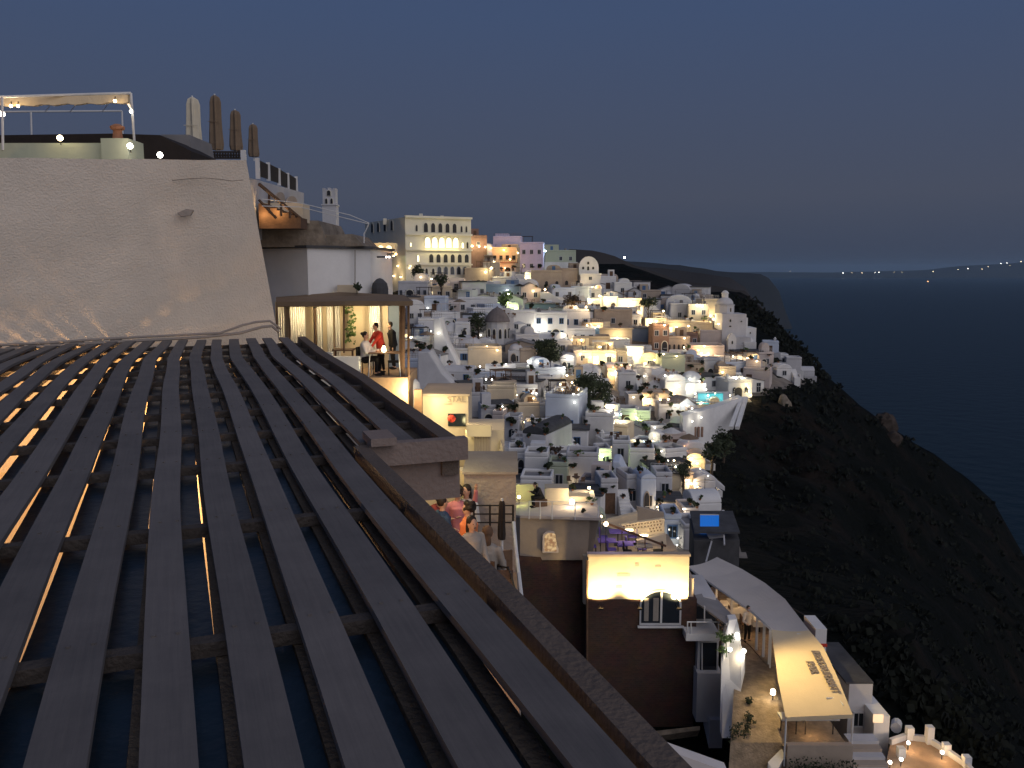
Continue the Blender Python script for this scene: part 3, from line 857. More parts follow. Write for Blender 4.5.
def sea_church():
    Y = ground(734, 352).y
    k = Y / F
    g = P(732, 350, Y)
    root = empty('church', g)
    tag(root, 'big pale church with tall lantern dome and stepped walls on the seaward edge', 'church')
    X = lambda u: P(u, 330, Y).x
    Z = lambda v: P(732, v, Y).z
    m = MB(); m.mm((X(722), g.y, Z(370)), (X(746), g.y + 7, Z(314))); m.build('wall', 'white2', root)
    m = MB(); m.mm((X(739), g.y + 1.2, Z(372)), (X(749), g.y + 9, Z(318))); m.mm((X(745), g.y + 0.5, Z(372)), (X(757), g.y + 6, Z(328)))
    m.mm((X(741), g.y - 3, Z(375)), (X(753), g.y + 1.0, Z(341))); m.build('side_chapel', 'white', root)
    c0 = (X(728), g.y + 3.6)
    m = MB(); m.lathe((c0[0], c0[1], Z(314) + 0.004), [(9.8 * k, 0), (9.8 * k, Z(306.5) - Z(314)), (10.4 * k, Z(306) - Z(314)), (10.4 * k, Z(305.2) - Z(314))], 8); m.build('drum', 'white2', root)
    m = MB(); m.half((c0[0], c0[1], Z(305.1)), 8.6 * k, Z(297.5) - Z(305.1), 20, 8); m.build('dome', 'white2', root, smooth=True)
    m = MB(); m.lathe((c0[0], c0[1], Z(298.2)), [(3.4 * k, 0), (3.4 * k, Z(294.2) - Z(298.2)), (3.9 * k, Z(294) - Z(298.2)), (3.9 * k, Z(293.5) - Z(298.2)), (2.4 * k, Z(291.5) - Z(298.2)), (0.1, Z(290.6) - Z(298.2))], 10)
    m.build('lantern', 'white', root)
    m = MB(); m.half((X(747), g.y - 1, Z(341)), 5.2 * k, 4.8 * k, 16, 6); m.mm((X(742.2), g.y + 1.0, Z(341)), (X(751.8), g.y + 4, Z(333))); m.build('apse', 'white', root)
    m = MB(); m.mm((X(724), g.y - 4, Z(375)), (X(732), g.y - 2.5, Z(337))); m.prism([(X(724), g.y - 4, Z(337) + .003), (X(732), g.y - 4, Z(337) + .003), (X(730), g.y - 4, Z(333.5)), (X(728), g.y - 4, Z(332)), (X(726), g.y - 4, Z(333.5))], (0, 1.5, 0)); m.build('belfry', 'white', root)
    m = MB(); m.mm((X(732) + 0.01, g.y - 3.6, Z(375)), (X(741) - 0.01, g.y - 0.01, Z(343))); m.mm((X(728), g.y - 2.45, Z(350)), (X(748), g.y - 0.01, Z(336.5))); m.build('nave', 'white2', root)
    for u, v, w_, h in ((730, 312, 1.6, 4.5), (730, 322, 2.2, 3), (730, 327, 3, 1.6), (741, 322, 2, 1.4)):
        share('window', WP['archd'], root, (X(u) - g.x, -0.03 if v != 312 else -0.0 - 0.0, Z(v) - g.z), (w_ * k, 1, h * k))
    share('window', WP['archd'], root, (X(728) - g.x, -4.01, Z(342.5) - g.z), (1.8 * k, 1, 3.4 * k))
    share('window', WP['archd'], root, (X(747) - g.x, -3.01, Z(351.5) - g.z), (3.0 * k, 1, 4.5 * k))
    share('window', WP['archd'], root, (X(751) - g.x, 0.49, Z(334) - g.z), (1.4 * k, 1, 2 * k))
sea_church()

def domed_chapel():
    Y = ground(497, 347).y
    k = Y / F
    g = P(497, 345, Y)
    root = empty('domed_church', g)
    tag(root, 'low round church with wide dark grey dome and ribbed drum of tall arches', 'church')
    X = lambda u: P(u, 330, Y).x
    Z = lambda v: P(497, v, Y).z
    cx, cy = X(497), g.y + 4
    m = MB(); m.lathe((cx, cy, Z(352)), [(11.5 * k, 0), (11.5 * k, Z(324.5) - Z(352)), (12.6 * k, Z(324) - Z(352)), (12.6 * k, Z(323) - Z(352))], 12); m.build('drum', 'white2', root)
    m = MB()
    m.lathe((cx, cy, Z(322.9)), [(13.0 * k, 0), (13.0 * k, .25), (11.6 * k, 4.6 * k), (8.8 * k, 9.0 * k), (5.0 * k, 12.6 * k), (1.6 * k, 14.4 * k), (0.5 * k, 15.4 * k), (0.05, 15.8 * k)], 20)
    m.build('dome', 'dome', root, smooth=False)
    for i in range(-4, 5):
        q = R(-90 + i * 30 + 15)
        p = Vector((cx + 11.2 * k * math.cos(q), cy + 11.2 * k * math.sin(q), Z(340)))
        o = share('window', WP['archd'], root, p - g, (3.6 * k, 1.5, 11 * k), q + PI / 2)
    m = MB(); m.mm((X(484), g.y + 4, Z(356)), (X(516), g.y + 13, Z(332))); m.build('nave', 'white2', root)
domed_chapel()

def chapel_front():
    Y = ground(590, 294).y
    k = Y / F
    g = P(590, 291, Y)
    root = empty('chapel', g)
    tag(root, 'white chapel front with rounded gable and small arched bell openings on the ridge', 'chapel')
    X = lambda u: P(u, 280, Y).x
    Z = lambda v: P(590, v, Y).z
    pts = [(X(579), g.y, Z(275)), (X(598.5), g.y, Z(275))] + [(X(588.7) + 9.8 * k * math.cos(PI * i / 10), g.y, Z(268) + 11.5 * k * math.sin(PI * i / 10)) for i in range(11)]
    m = MB(); m.prism(pts, (0, 1.4, 0)); m.build('gable', 'white', root)
    m = MB(); m.mm((X(580), g.y - 1.0, Z(300)), (X(600), g.y + 8, Z(275) - 0.004)); m.mm((X(579), g.y - 1.3, Z(275)), (X(601), g.y - 0.003, Z(273.4))); m.build('wall', 'white', root)
    for u, v0, h in ((583, 269.5, 3), (588, 270.5, 4.4), (593, 269.5, 3), (588, 264.5, 3)):
        share('window', WP['archd'], root, (X(u) - g.x, -0.01, Z(v0) - g.z), (2.6 * k, 1, h * k))
    share('window', WP['dark'], root, (X(590) - g.x, -1.01, Z(280) - g.z), (3.4 * k, 1, 3.4 * k))
    m = MB(); m.lathe((X(593), g.y - 3, Z(312)), [(7.5 * k, 0), (7.2 * k, Z(297) - Z(312)), (6.6 * k, Z(296) - Z(312))], 18); m.mm((X(583), g.y - 3, Z(312)), (X(602), g.y - 1.01, Z(291))); m.build('terrace', 'white', root)
    light(root, P(585, 287, Y - 4), 260, (1, 0.72, 0.36), 0.3)
    light(root, P(597, 288, Y - 4), 260, (1, 0.72, 0.36), 0.3)
    light(root, P(590, 302, Y - 8), 420, (1, 0.78, 0.36), 0.3)
chapel_front()

# ---------------------------------------------------------------- houses read off the photograph (front face: left, top, right, base)
H_ = [
    # ridge and below the hotel
    (471, 235, 487, 262, 'brown', 'flat', 10, dict()),
    (485, 247, 517, 264, 'orange', 'flat', -8, dict(rows=1, cols=5, win='brown', note='with a row of openings under orange string lights')),
    (493, 236, 521, 260, 'lav', 'flat', -6, dict(rows=1, cols=2)),
    (520, 242, 543, 272, 'lav', 'flat', -6, dict(rows=2, cols=3, note='with blue doors at its foot')),
    (545, 250, 576, 264, 'green', 'flat', 4, dict()),
    (498, 262, 516, 274, 'orange', 'slab', -5, dict(roof='terracotta', rows=1, cols=3)),
    (483, 262, 500, 276, 'cream', 'flat', 0, dict(lit=1)),
    (531, 270, 562, 291, 'tan', 'flat', -3, dict(rows=1, cols=3, win='archt')),
    (561, 268, 583, 291, 'tan', 'flat', 4, dict(rows=1, cols=2, win='archt')),
    (485, 284, 521, 301, 'bluegrey', 'flat', 2, dict(rows=1, cols=6, win='arch', note='with a row of tall pale pilasters')),
    (519, 283, 541, 302, 'pink', 'gable', 4, dict(rows=1, cols=2)),
    (540, 292, 575, 308, 'white2', 'slope', 0, dict()),
    (462, 281, 486, 298, 'white2', 'slab', 8, dict(rows=1, cols=3)),
    (458, 297, 498, 314, 'white', 'flat', 8, dict(rows=1, cols=4)),
    (398, 281, 428, 300, 'white2', 'flat', -4, dict(rows=1, cols=5)),
    (427, 286, 452, 300, 'cream', 'flat', 3, dict(rows=1, cols=3, lit=1)),
    (408, 300, 424, 332, 'white', 'vault', 12, dict(rows=2, cols=2)),
    (424, 296, 446, 314, 'blue', 'flat', -6, dict()),
    (418, 318, 438, 340, 'white', 'flat', 6, dict()),
    (443, 300, 460, 312, 'pink', 'cross', 0, dict()),
    (434, 318, 457, 372, 'white', 'slope', -6, dict(dep=8)),
    (418, 352, 462, 400, 'white2', 'slope', -4, dict(dep=10)),
    (455, 322, 470, 340, 'white', 'flat', 0, dict()),
    (468, 346, 502, 368, 'cream', 'flat', 8, dict(bare=True, note='with string lamps along the parapet')),
    (476, 338, 492, 352, 'white', 'vault', -10, dict()),
    (508, 344, 524, 366, 'white2', 'dome', 0, dict()),
    (520, 348, 536, 368, 'tan', 'flat', 10, dict()),
    (512, 363, 545, 374, 'white2', 'flat', 5, dict(bare=True)),
    (468, 372, 505, 386, 'blue', 'flat', 4, dict(bare=True)),
    (487, 385, 515, 408, 'cream', 'flat', -4, dict(bare=True, note='with a lamp-lit planted parapet')),
    (464, 392, 486, 412, 'white2', 'flat', 6, dict()),
    (510, 310, 535, 336, 'white', 'flat', -3, dict(rows=1, cols=2, note='washed green by a strong lamp')),
    (533, 312, 567, 340, 'white', 'flat', -3, dict(rows=2, cols=3, win='blue', note='with two tall blue doors')),
    (562, 309, 590, 330, 'white', 'flat', -2, dict(rows=1, cols=3, win='blue', note='with a long balcony')),
    (520, 303, 560, 312, 'bluegrey', 'slab', 0, dict(bare=True, roof='roofgrey')),
    (562, 328, 595, 344, 'white', 'flat', -3, dict(rows=1, cols=4)),
    (555, 340, 572, 354, 'white', 'flat', 6, dict()),
    (573, 336, 610, 352, 'tan', 'flat', -2, dict(bare=True)),
    (560, 354, 575, 372, 'white2', 'vault', -8, dict()),
    (573, 350, 592, 364, 'pink', 'flat', 5, dict()),
    (588, 350, 616, 366, 'cream', 'flat', -6, dict(lit=1)),
    (540, 300, 552, 308, 'blue', 'flat', 0, dict()),
    (575, 296, 585, 306, 'white2', 'flat', 0, dict()),
    # ridge to the right of the chapel
    (600, 276, 616, 291, 'white', 'flat', 0, dict()),
    (614, 282, 632, 296, 'white', 'flat', 4, dict()),
    (628, 288, 641, 299, 'white2', 'gable', -4, dict()),
    (640, 290, 661, 300, 'tan', 'flat', 0, dict()),
    (603, 296, 618, 311, 'white', 'flat', 6, dict(door='dark')),
    (617, 298, 642, 314, 'cream', 'flat', -6, dict(rows=1, cols=3)),
    (643, 301, 673, 322, 'white', 'slope', 2, dict(dep=10)),
    (594, 309, 632, 328, 'tan', 'flat', -3, dict(rows=1, cols=1)),
    (618, 314, 641, 328, 'white2', 'flat', -3, dict(rows=1, cols=2)),
    (600, 328, 632, 344, 'tan', 'slab', -3, dict(roof='tan', bare=True)),
    (630, 327, 655, 342, 'bluegrey', 'slab', -8, dict(roof='roofgrey', bare=True)),
    (652, 324, 669, 352, 'brown', 'flat', 6, dict(rows=2, cols=2)),
    (667, 336, 690, 354, 'tan', 'flat', 4, dict(rows=1, cols=5, win='archt')),
    (684, 333, 698, 347, 'brown', 'flat', 4, dict(rows=1, cols=2)),
    (670, 303, 690, 322, 'white2', 'flat', -4, dict()),
    (688, 304, 708, 330, 'cream', 'flat', -8, dict(rows=2, cols=2)),
    (645, 318, 668, 332, 'cream', 'flat', 3, dict()),
    (664, 320, 690, 336, 'cream', 'flat', 3, dict(lit=1)),
    (690, 322, 712, 340, 'cream', 'flat', -4, dict()),
    (708, 318, 722, 330, 'pink', 'flat', 0, dict()),
    (609, 339, 630, 351, 'white', 'flat', 0, dict(bare=True, note='floodlit against the brown roofs')),
    (600, 350, 627, 366, 'cream', 'flat', -6, dict(rows=1, cols=2, lit=1)),
    (625, 346, 643, 366, 'white', 'flat', -12, dict(bare=True)),
    (640, 352, 660, 370, 'cream', 'vault', 0, dict()),
    (655, 352, 668, 366, 'white', 'flat', 6, dict()),
    (661, 355, 685, 380, 'green', 'flat', 6, dict(bare=True)),
    (634, 366, 662, 380, 'white2', 'flat', -6, dict()),
    (607, 368, 620, 384, 'cream', 'flat', 0, dict(lit=1)),
    (618, 372, 636, 392, 'white2', 'flat', 4, dict()),
    (686, 345, 724, 362, 'pink', 'flat', -4, dict(bare=True)),
    (700, 330, 724, 348, 'pink', 'flat', -8, dict(bare=True)),
    (684, 362, 706, 378, 'tan', 'flat', 4, dict()),
    (703, 358, 720, 380, 'white2', 'flat', -6, dict()),
    (718, 366, 736, 386, 'tan', 'flat', 4, dict(lit=1)),
    # outermost seaward houses
    (763, 341, 778, 354, 'blue', 'flat', -12, dict()),
    (758, 352, 774, 368, 'pink', 'flat', 10, dict()),
    (780, 354, 788, 364, 'white', 'flat', -8, dict()),
    (786, 357, 801, 372, 'white2', 'flat', -8, dict()),
    (776, 364, 792, 378, 'white', 'vault', 8, dict()),
    (800, 367, 814, 378, 'white2', 'cross', -10, dict()),
    # middle of the town
    (664, 374, 686, 402, 'white', 'vault', 14, dict(note='glowing under white floodlamps', bare=True)),
    (680, 372, 706, 400, 'white', 'dome', 0, dict(note='glowing under white floodlamps', bare=True)),
    (641, 392, 668, 408, 'cream', 'slab', -6, dict(roof='tan', lit=2, rows=1, cols=2)),
    (628, 394, 643, 408, 'white2', 'flat', 4, dict()),
    (636, 410, 650, 428, 'white', 'flat', -10, dict(bare=True)),
    (676, 398, 697, 424, 'blue', 'gable', 20, dict(rows=1, cols=2)),
    (658, 404, 680, 424, 'white2', 'flat', 0, dict(terr=True)),
    (545, 394, 578, 440, 'blue', 'flat', -14, dict(rows=1, cols=2, win='blue', note='with one small blue window', dep=8)),
    (577, 402, 593, 420, 'white2', 'flat', -8, dict()),
    (585, 413, 613, 446, 'white2', 'flat', -8, dict(rows=1, cols=1, bare=True)),
    (538, 376, 551, 398, 'white', 'flat', 0, dict(rows=1, cols=1)),
    (516, 384, 538, 404, 'white2', 'flat', 6, dict()),
    (518, 402, 540, 430, 'cream', 'flat', 10, dict(lit=1)),
    (522, 426, 546, 470, 'white2', 'vault', -24, dict(roof='roofdark', dep=9)),
    (546, 426, 582, 462, 'white', 'slope', -10, dict(dep=9)),
    (504, 416, 519, 444, 'white2', 'flat', -10, dict(rows=1, cols=1, win='arch')),
    (492, 411, 503, 432, 'pink', 'flat', -10, dict(rows=1, cols=1, win='arch')),
    (508, 448, 526, 474, 'white', 'flat', 0, dict()),
    (524, 452, 548, 484, 'white', 'flat', -6, dict(bare=True)),
    (520, 476, 552, 497, 'white', 'flat', -6, dict(bare=True)),
    (566, 452, 598, 492, 'white2', 'flat', -6, dict(bare=True)),
    (548, 462, 568, 492, 'green', 'flat', -6, dict()),
    (598, 448, 612, 470, 'white2', 'flat', 6, dict()),
    (612, 440, 630, 462, 'white', 'flat', -6, dict()),
    (629, 448, 654, 476, 'white', 'flat', -6, dict(bare=True)),
    (612, 462, 640, 500, 'blue', 'slope', -10, dict(dep=8)),
    (626, 474, 641, 510, 'white2', 'flat', 12, dict()),
    (640, 474, 656, 514, 'blue', 'vault', 6, dict(rows=1, cols=1)),
    (655, 472, 672, 500, 'white2', 'flat', 0, dict()),
    (600, 478, 618, 514, 'white2', 'flat', 4, dict()),
    (646, 446, 664, 462, 'cream', 'flat', -14, dict(rows=1, cols=2)),
    (650, 425, 668, 446, 'white2', 'flat', 8, dict()),
    (666, 432, 686, 452, 'pink', 'flat', 0, dict()),
    (686, 453, 705, 470, 'cream', 'vault', -10, dict(note='lit by a warm lamp', bare=True)),
    (694, 474, 716, 492, 'white2', 'vault', 6, dict(terr=True)),
    (714, 480, 724, 488, 'white2', 'slope', 0, dict()),
    (676, 472, 694, 488, 'tan', 'flat', 10, dict(lit=1)),
    (658, 500, 682, 516, 'white2', 'slab', -4, dict(roof='roofdark')),
    (663, 514, 681, 545, 'blue', 'flat', -2, dict(rows=1, cols=1, win='blue')),
    (684, 524, 700, 550, 'white2', 'flat', 4, dict(bare=True)),
    (684, 508, 699, 526, 'pink', 'flat', 4, dict()),
    (604, 398, 616, 414, 'white', 'flat', 0, dict()),
    (616, 408, 636, 428, 'white2', 'flat', -8, dict()),
    (594, 384, 610, 398, 'white2', 'flat', -8, dict()),
    (548, 376, 566, 392, 'white2', 'cross', 8, dict()),
    (560, 378, 584, 396, 'tan', 'flat', -6, dict(lit=1)),
]
for u0, vt, u1, vb, c, k, yw, o in H_:
    house(u0, vt, u1, vb, c, k, yw, **o)

# the rest of the town: houses that fill the slope between them
def inside(u, v):
    if v < lerp_tab([(365, 296), (480, 286), (560, 284), (600, 282), (650, 296), (700, 306), (725, 330), (760, 356), (812, 372)], u): return False
    if u > lerp_tab(EDGE, v) - 14: return False
    left = lerp_tab([(290, 398), (380, 410), (400, 425), (440, 500), (500, 560), (540, 610)], v)
    return u > left and v < 520
LMR = [(481, 306, 514, 347), (717, 290, 757, 357), (578, 256, 602, 308), (683, 398, 742, 446), (697, 390, 738, 406), (575, 375, 612, 412), (536, 336, 561, 364), (404, 215, 472, 288)]
placed = [((h['p'].x, h['p'].y + h['D'] * 0.4), max(h['W'], h['D']) * 0.5) for h in HOUSES]
cnt = 0
for tr in range(6000):
    u = random.uniform(398, 800); v = random.uniform(285, 520)
    if not inside(u, v): continue
    g = ground(u, v)
    Wd = random.uniform(4.2, 7.0)
    pos = (g.x, g.y + Wd * 0.4)
    if any((pos[0] - q[0][0]) ** 2 + (pos[1] - q[0][1]) ** 2 < (Wd * 0.42 + q[1]) ** 2 * 0.58 for q in placed): continue
    if v > 420: Wd = random.uniform(2.8, 4.2)
    px = Wd * F / g.y / 2
    hh = random.choice([2.8, 3.0, 3.4, 4.2, 5.2] if v < 430 else [2.2, 2.6, 3.0, 3.4]) * F / g.y
    cover = 0
    clm = 0
    for (a0, b0, a1, b1) in LMR:
        ox = min(a1, u + px) - max(a0, u - px); oy = min(b1, v) - max(b0, v - hh)
        if ox > 0 and oy > 0 and v > b1 - 6: clm = max(clm, ox * oy / ((a1 - a0) * (b1 - b0)))
    for (a0, b0, a1, b1, *_r) in H_:
        ox = min(a1, u + px) - max(a0, u - px); oy = min(b1, v) - max(b0, v - hh)
        if ox > 0 and oy > 0 and v > b1 - 4: cover = max(cover, ox * oy / ((a1 - a0) * (b1 - b0)))
    if cover > 0.22 or clm > 0.07: continue
    placed.append((pos, Wd * 0.5))
    house(u - px, v - hh, u + px, v, random.choice(['white', 'white', 'white', 'white2', 'white2', 'blue', 'cream', 'tan', 'pink', 'white']), random.choice(['flat', 'flat', 'flat', 'vault', 'cross', 'slab', 'gable', 'dome', 'flat']), random.uniform(-28, 28), win=random.choice(['dark', 'blue', 'shut', 'brown', 'arch']), lit=1 if random.random() < 0.18 else 0)
    cnt += 1
    if cnt > 170: break


# ---------------------------------------------------------------- NEAR: the slatted roof under the camera
PHI = -0.3702
SD = Vector((math.sin(PHI), math.cos(PHI), 0)); TD = Vector((math.cos(PHI), -math.sin(PHI), 0))
T0, TW = -0.0804, 0.2363
def rz_(s): return -1.2 + lerp_tab([(1, 0), (2.5, 0.0496), (5, 0.0761), (8, 0.16), (11, 0.17), (14, 0.158)], s)
def rp(s, t, dz=0.0):
    t2 = t + (0.05 * (s - 10.5) if s > 10.5 else 0)
    return SD * s + TD * t2 + Vector((0, 0, rz_(s) + dz))
S_END = 13.45
pergola = empty('slatted_roof', rp(7, 0.3, -0.3))
tag(pergola, 'large slatted roof of long grey painted boards over dark sheeting beside the plaster wall', 'roof')
def strip(mb, t, wd, z0, z1, s0, s1, n=16, wob=0.0, seed=0.0):
    vs = []; fs = []
    for i in range(n + 1):
        s = s0 + (s1 - s0) * i / n
        o = wob * noise.noise(Vector((s * 0.35, seed, 0)))
        oz = wob * 0.7 * noise.noise(Vector((s * 0.35, seed, 7)))
        vs += [rp(s, t - wd / 2 + o, z0 + oz), rp(s, t + wd / 2 + o, z0 + oz), rp(s, t + wd / 2 + o, z1 + oz), rp(s, t - wd / 2 + o, z1 + oz)]
    for i in range(n):
        a = i * 4
        for k in range(4): fs.append((a + k, a + (k + 1) % 4, a + 4 + (k + 1) % 4, a + 4 + k))
    fs += [(3, 2, 1, 0), (n * 4, n * 4 + 1, n * 4 + 2, n * 4 + 3)]
    mb.add(vs, fs)
for i in range(-16, 7):
    t = T0 + i * TW
    s0 = 0.6 if i < 4.5 else 5.32
    s1 = S_END + (-t * 0.38 if t < 0 else -0.02 * i)
    s1 = min(s1, 15.1)
    mb = MB(); strip(mb, t, 0.135 + random.uniform(-.006, .006), 0, 0.028, s0, s1, 30, 0.03, i * 3.1)
    for s_k in (1.45, 2.75, 4.0, 5.2, 6.05, 6.9):
        if s_k > s0:
            for o_k in (-.035, .035):
                q_ = rp(s_k, t + o_k, .0285); mb.box((q_.x, q_.y, q_.z + .002 + .02 * noise.noise(Vector((s_k * 0.35, i * 3.1, 7)))), (.011, .011, .008))
    mb.build('roof_board', 'board', pergola)
    # sheeting and a lower plank close the gap, leaving a slit under each board
    mb = MB(); strip(mb, t + 0.092, 0.102, -0.085, -0.075, s0, s1, 20, 0.01, i)
    mb.build('sheet', 'navy', pergola)
    mb = MB(); strip(mb, t + 0.176, 0.064, -0.10, -0.055, s0, s1, 20, 0.012, i + 50)
    mb.build('lower_plank', 'board2', pergola)
for k, s in enumerate((1.45, 2.75, 4.0, 5.2, 6.05, 6.9, 7.8, 8.7, 9.6, 10.6, 11.6, 12.6)):
    tr_ = 0.95 if s < 5.25 else 1.56
    mb = MB()
    n_ = 20
    vs = []; fs = []
    for i in range(n_ + 1):
        t = -4.0 + (tr_ + 4.0) * i / n_
        for ds, dz in ((-0.03, -0.052), (0.03, -0.052), (0.03, -0.004), (-0.03, -0.004)): vs.append(rp(s + ds, t, dz))
    for i in range(n_):
        for q in range(4): fs.append((i * 4 + q, i * 4 + (q + 1) % 4, i * 4 + 4 + (q + 1) % 4, i * 4 + 4 + q))
    fs += [(3, 2, 1, 0), (n_ * 4, n_ * 4 + 1, n_ * 4 + 2, n_ * 4 + 3)]
    mb.add(vs, fs); mb.build('cross_batten', 'batten', pergola)
mb = MB(); strip(mb, 1.015, 0.085, -0.22, 0.045, 0.6, 5.2, 16, 0.01, 77); mb.build('edge_beam', 'beam', pergola)
mb = MB(); strip(mb, 1.60, 0.11, -0.2, 0.04, 5.22, 13.3, 24, 0.01, 99); mb.build('edge_beam', 'beam', pergola)
# stepped end of the far bay: fascia, lower panel, end block
def tquad(mb, s0, s1, t0, t1, z0, z1):
    vs = [rp(s, t, 0) * 1.0 for s, t in ((s0, t0), (s0, t1), (s1, t1), (s1, t0))]
    mb.prism([Vector((p.x, p.y, p.z + z0)) for p in vs], (0, 0, z1 - z0))
mb = MB(); tquad(mb, 5.16, 5.24, 1.06, 1.70, -0.09, 0.05); mb.build('fascia', 'fascia', pergola)
mb = MB(); tquad(mb, 5.245, 5.33, 1.09, 1.67, -0.36, -0.094); mb.build('fascia_panel', 'fascia', pergola)
mb = MB(); tquad(mb, 5.10, 5.36, 1.06, 1.22, 0.052, 0.10); mb.build('end_block', 'fascia', pergola)
# posts that carry it
for s, t in ((12.9, 1.6), (1.3, 0.98), (12.9, -3.0), (5.2, -3.6)):
    mb = MB(); a = rp(s, t, -0.23); mb.mm((a.x - .05, a.y - .05, -5.9), (a.x + .05, a.y + .05, a.z)); mb.build('post', 'beam', pergola)

# ---------------------------------------------------------------- the terrace building under the roof
tb = empty('terrace_building', (-6, 8, -22))
tag(tb, 'building under the slatted roof carrying the dining terrace with its people', 'building')
mb = MB(); mb.mm((-16, -3, -24), (0.12, 16.3, -6.0)); mb.build('wall', 'concrete', tb)
mb = MB(); mb.mm((-16, -3, -5.998), (0.10, 16.29, -5.9)); mb.build('floor', 'floorw', tb)
mb = MB(); mb.mm((-16, 16.5, -5.9), (P(465, 480, 16.5).x, 16.8, -3.9)); mb.build('back_wall', 'cream', tb)
for x, y in ((-4.6, 11.5), (-8.5, 11.0), (-12.5, 9.0), (-6.5, 6.0), (-3.0, 4.5), (-3.6, 8.5)):
    light(tb, (x, y, -2.6), 330 if x < -4 else 90, (1, 0.56, 0.22), 0.3)
light(tb, (-1.6, 15.9, -3.1), 60, (1, 0.85, 0.38), 0.12)
mb = MB()
for a_, b_ in ((-4.6, -2.2), (-2.2, 0.2), (0.2, 1.4)):
    p0, p1 = rp(13.35 + max(0, -a_ * .3), a_, 0), rp(13.35 + max(0, -b_ * .3), b_, 0)
    mb.prism([Vector((p0.x, p0.y, -5.89)), Vector((p1.x, p1.y, -5.89)), Vector((p1.x, p1.y, p1.z - .16)), Vector((p0.x, p0.y, p0.z - .16))], (.05, .12, 0))
mb.build('light_baffle', 'cream', tb)  # unseen screen added to stop lamp light leaking onto the plaster wall
ap = empty('concrete_wall', P(491, 520, 16.3))
tag(ap, 'plain taupe rendered wall block behind the folded dark parasol', 'wall')
A = P(464, 474, 16.35); B = P(517, 473, 16.35)
mb = MB(); mb.mm((A.x, 16.35, -8.5), (B.x - 0.02, 18.2, A.z)); mb.build('wall', 'concrete', ap)
mb = MB(); mb.mm((A.x - 0.03, 16.30, A.z + 0.003), (B.x + 0.02, 18.25, A.z + 0.05)); mb.build('coping', 'concrete', ap)
mb = MB(); mb.tube([P(487, 474, 17), P(488, 468, 17), P(492, 465.5, 17), P(497, 466, 17), P(501, 470, 17), P(505, 472, 17)], 0.03, 6)
tag(mb.build('curved_pipe', 'metal'), 'curved dark pipe rising from the top of the taupe wall block', 'pipe')

def railing(name, pts, h, label, m='metal', bars=2, group=None, post_every=1, r=0.016):
    root = empty(name, pts[0]); tag(root, label, 'railing', group)
    mb = MB()
    for k in range(bars + 1):
        hh = h * (k + 1) / (bars + 1) if bars else h
        mb.tube([Vector(p) + Vector((0, 0, hh)) for p in pts], r, 6)
    mb.build('rail', m, root)
    for p in pts:
        mb = MB(); mb.tube([Vector(p), Vector(p) + Vector((0, 0, h + r))], r * 1.2, 6); mb.build('post', m, root)
    return root
railing('railing', [P(u, 531, 15.9) for u in (474, 490, 503, 513)], 0.5, 'thin dark iron railing in front of the taupe wall behind the diners')
railing('stair_railing', [P(497, 596, 14.6), P(508, 598, 14.4), P(511, 606, 13.9), P(515, 622, 13.2)], 0.55, 'dark iron stair railing descending beside the white coping', bars=3)
mb = MB(); mb.tube([P(513.5, 522, 15.8), P(516, 550, 15.4), P(522, 602, 14.4), P(530, 640, 13.6)], 0.035, 6)
tag(mb.build('handrail', 'wmetal'), 'pale handrail running down the edge of the dining terrace', 'handrail')

def parasol_closed(u, vt, vb, Y, m, label, wpx, group=None, name='folded_parasol', base=0.0):
    a = P(u, vb, Y); b = P(u, vt, Y); h = b.z - a.z; r = wpx * Y / F / 2
    root = empty(name, (a.x, a.y, a.z)); tag(root, label, 'parasol', group)
    mb = MB(); n = 14; vs = []; fs = []
    prof = [(0.86, 0.04), (1.0, 0.14), (0.92, 0.34), (0.84, 0.55), (0.80, 0.72), (0.78, 0.88), (0.6, 0.96), (0.2, 0.995)]
    for rr, t in prof:
        for k in range(n):
            q = 2 * PI * k / n
            f_ = (1.0 if k % 2 else 0.72) * (1 + 0.06 * math.sin(k * 2.7 + t * 5))
            vs.append(Vector((a.x + r * rr * f_ * math.cos(q), a.y + r * rr * f_ * math.sin(q), a.z + h * t)))
    for i in range(len(prof) - 1):
        for k in range(n): fs.append((i * n + k, i * n + (k + 1) % n, (i + 1) * n + (k + 1) % n, (i + 1) * n + k))
    fs.append(tuple(range(n))[::-1]); fs.append(tuple(range((len(prof) - 1) * n, len(prof) * n)))
    mb.add(vs, fs); mb.build('cover', m, root, smooth=False)
    mb = MB(); mb.tube([(a.x, a.y, a.z - base - 0.1), (a.x, a.y, b.z + 0.03)], 0.025, 6); mb.build('pole', 'wmetal', root)
    mb = MB(); mb.tube([(a.x - r * .8, a.y - r * .8, a.z + h * .52), (a.x + r * .8, a.y - r * .8, a.z + h * .52)], 0.01, 4); mb.build('strap', m, root)
    return root
parasol_closed(502, 500, 541, 15.4, 'dcanvas', 'folded black pointed parasol standing by the iron railing', 9, base=0.2)
parasol_closed(195, 97, 158, 23, 'canvas', 'tall folded cream parasol at the corner of the plaster wall', 17)
parasol_closed(217, 95, 152, 25, 'tcanvas', 'folded tan parasol next along from the cream one, its top level with it', 14)
parasol_closed(236.5, 110, 152, 28, 'tcanvas', 'folded tan parasol between two others above the dark balustrade', 13)
parasol_closed(254, 124, 158, 31, 'tcanvas', 'shortest folded tan parasol at the end of the dark balustrade', 11)

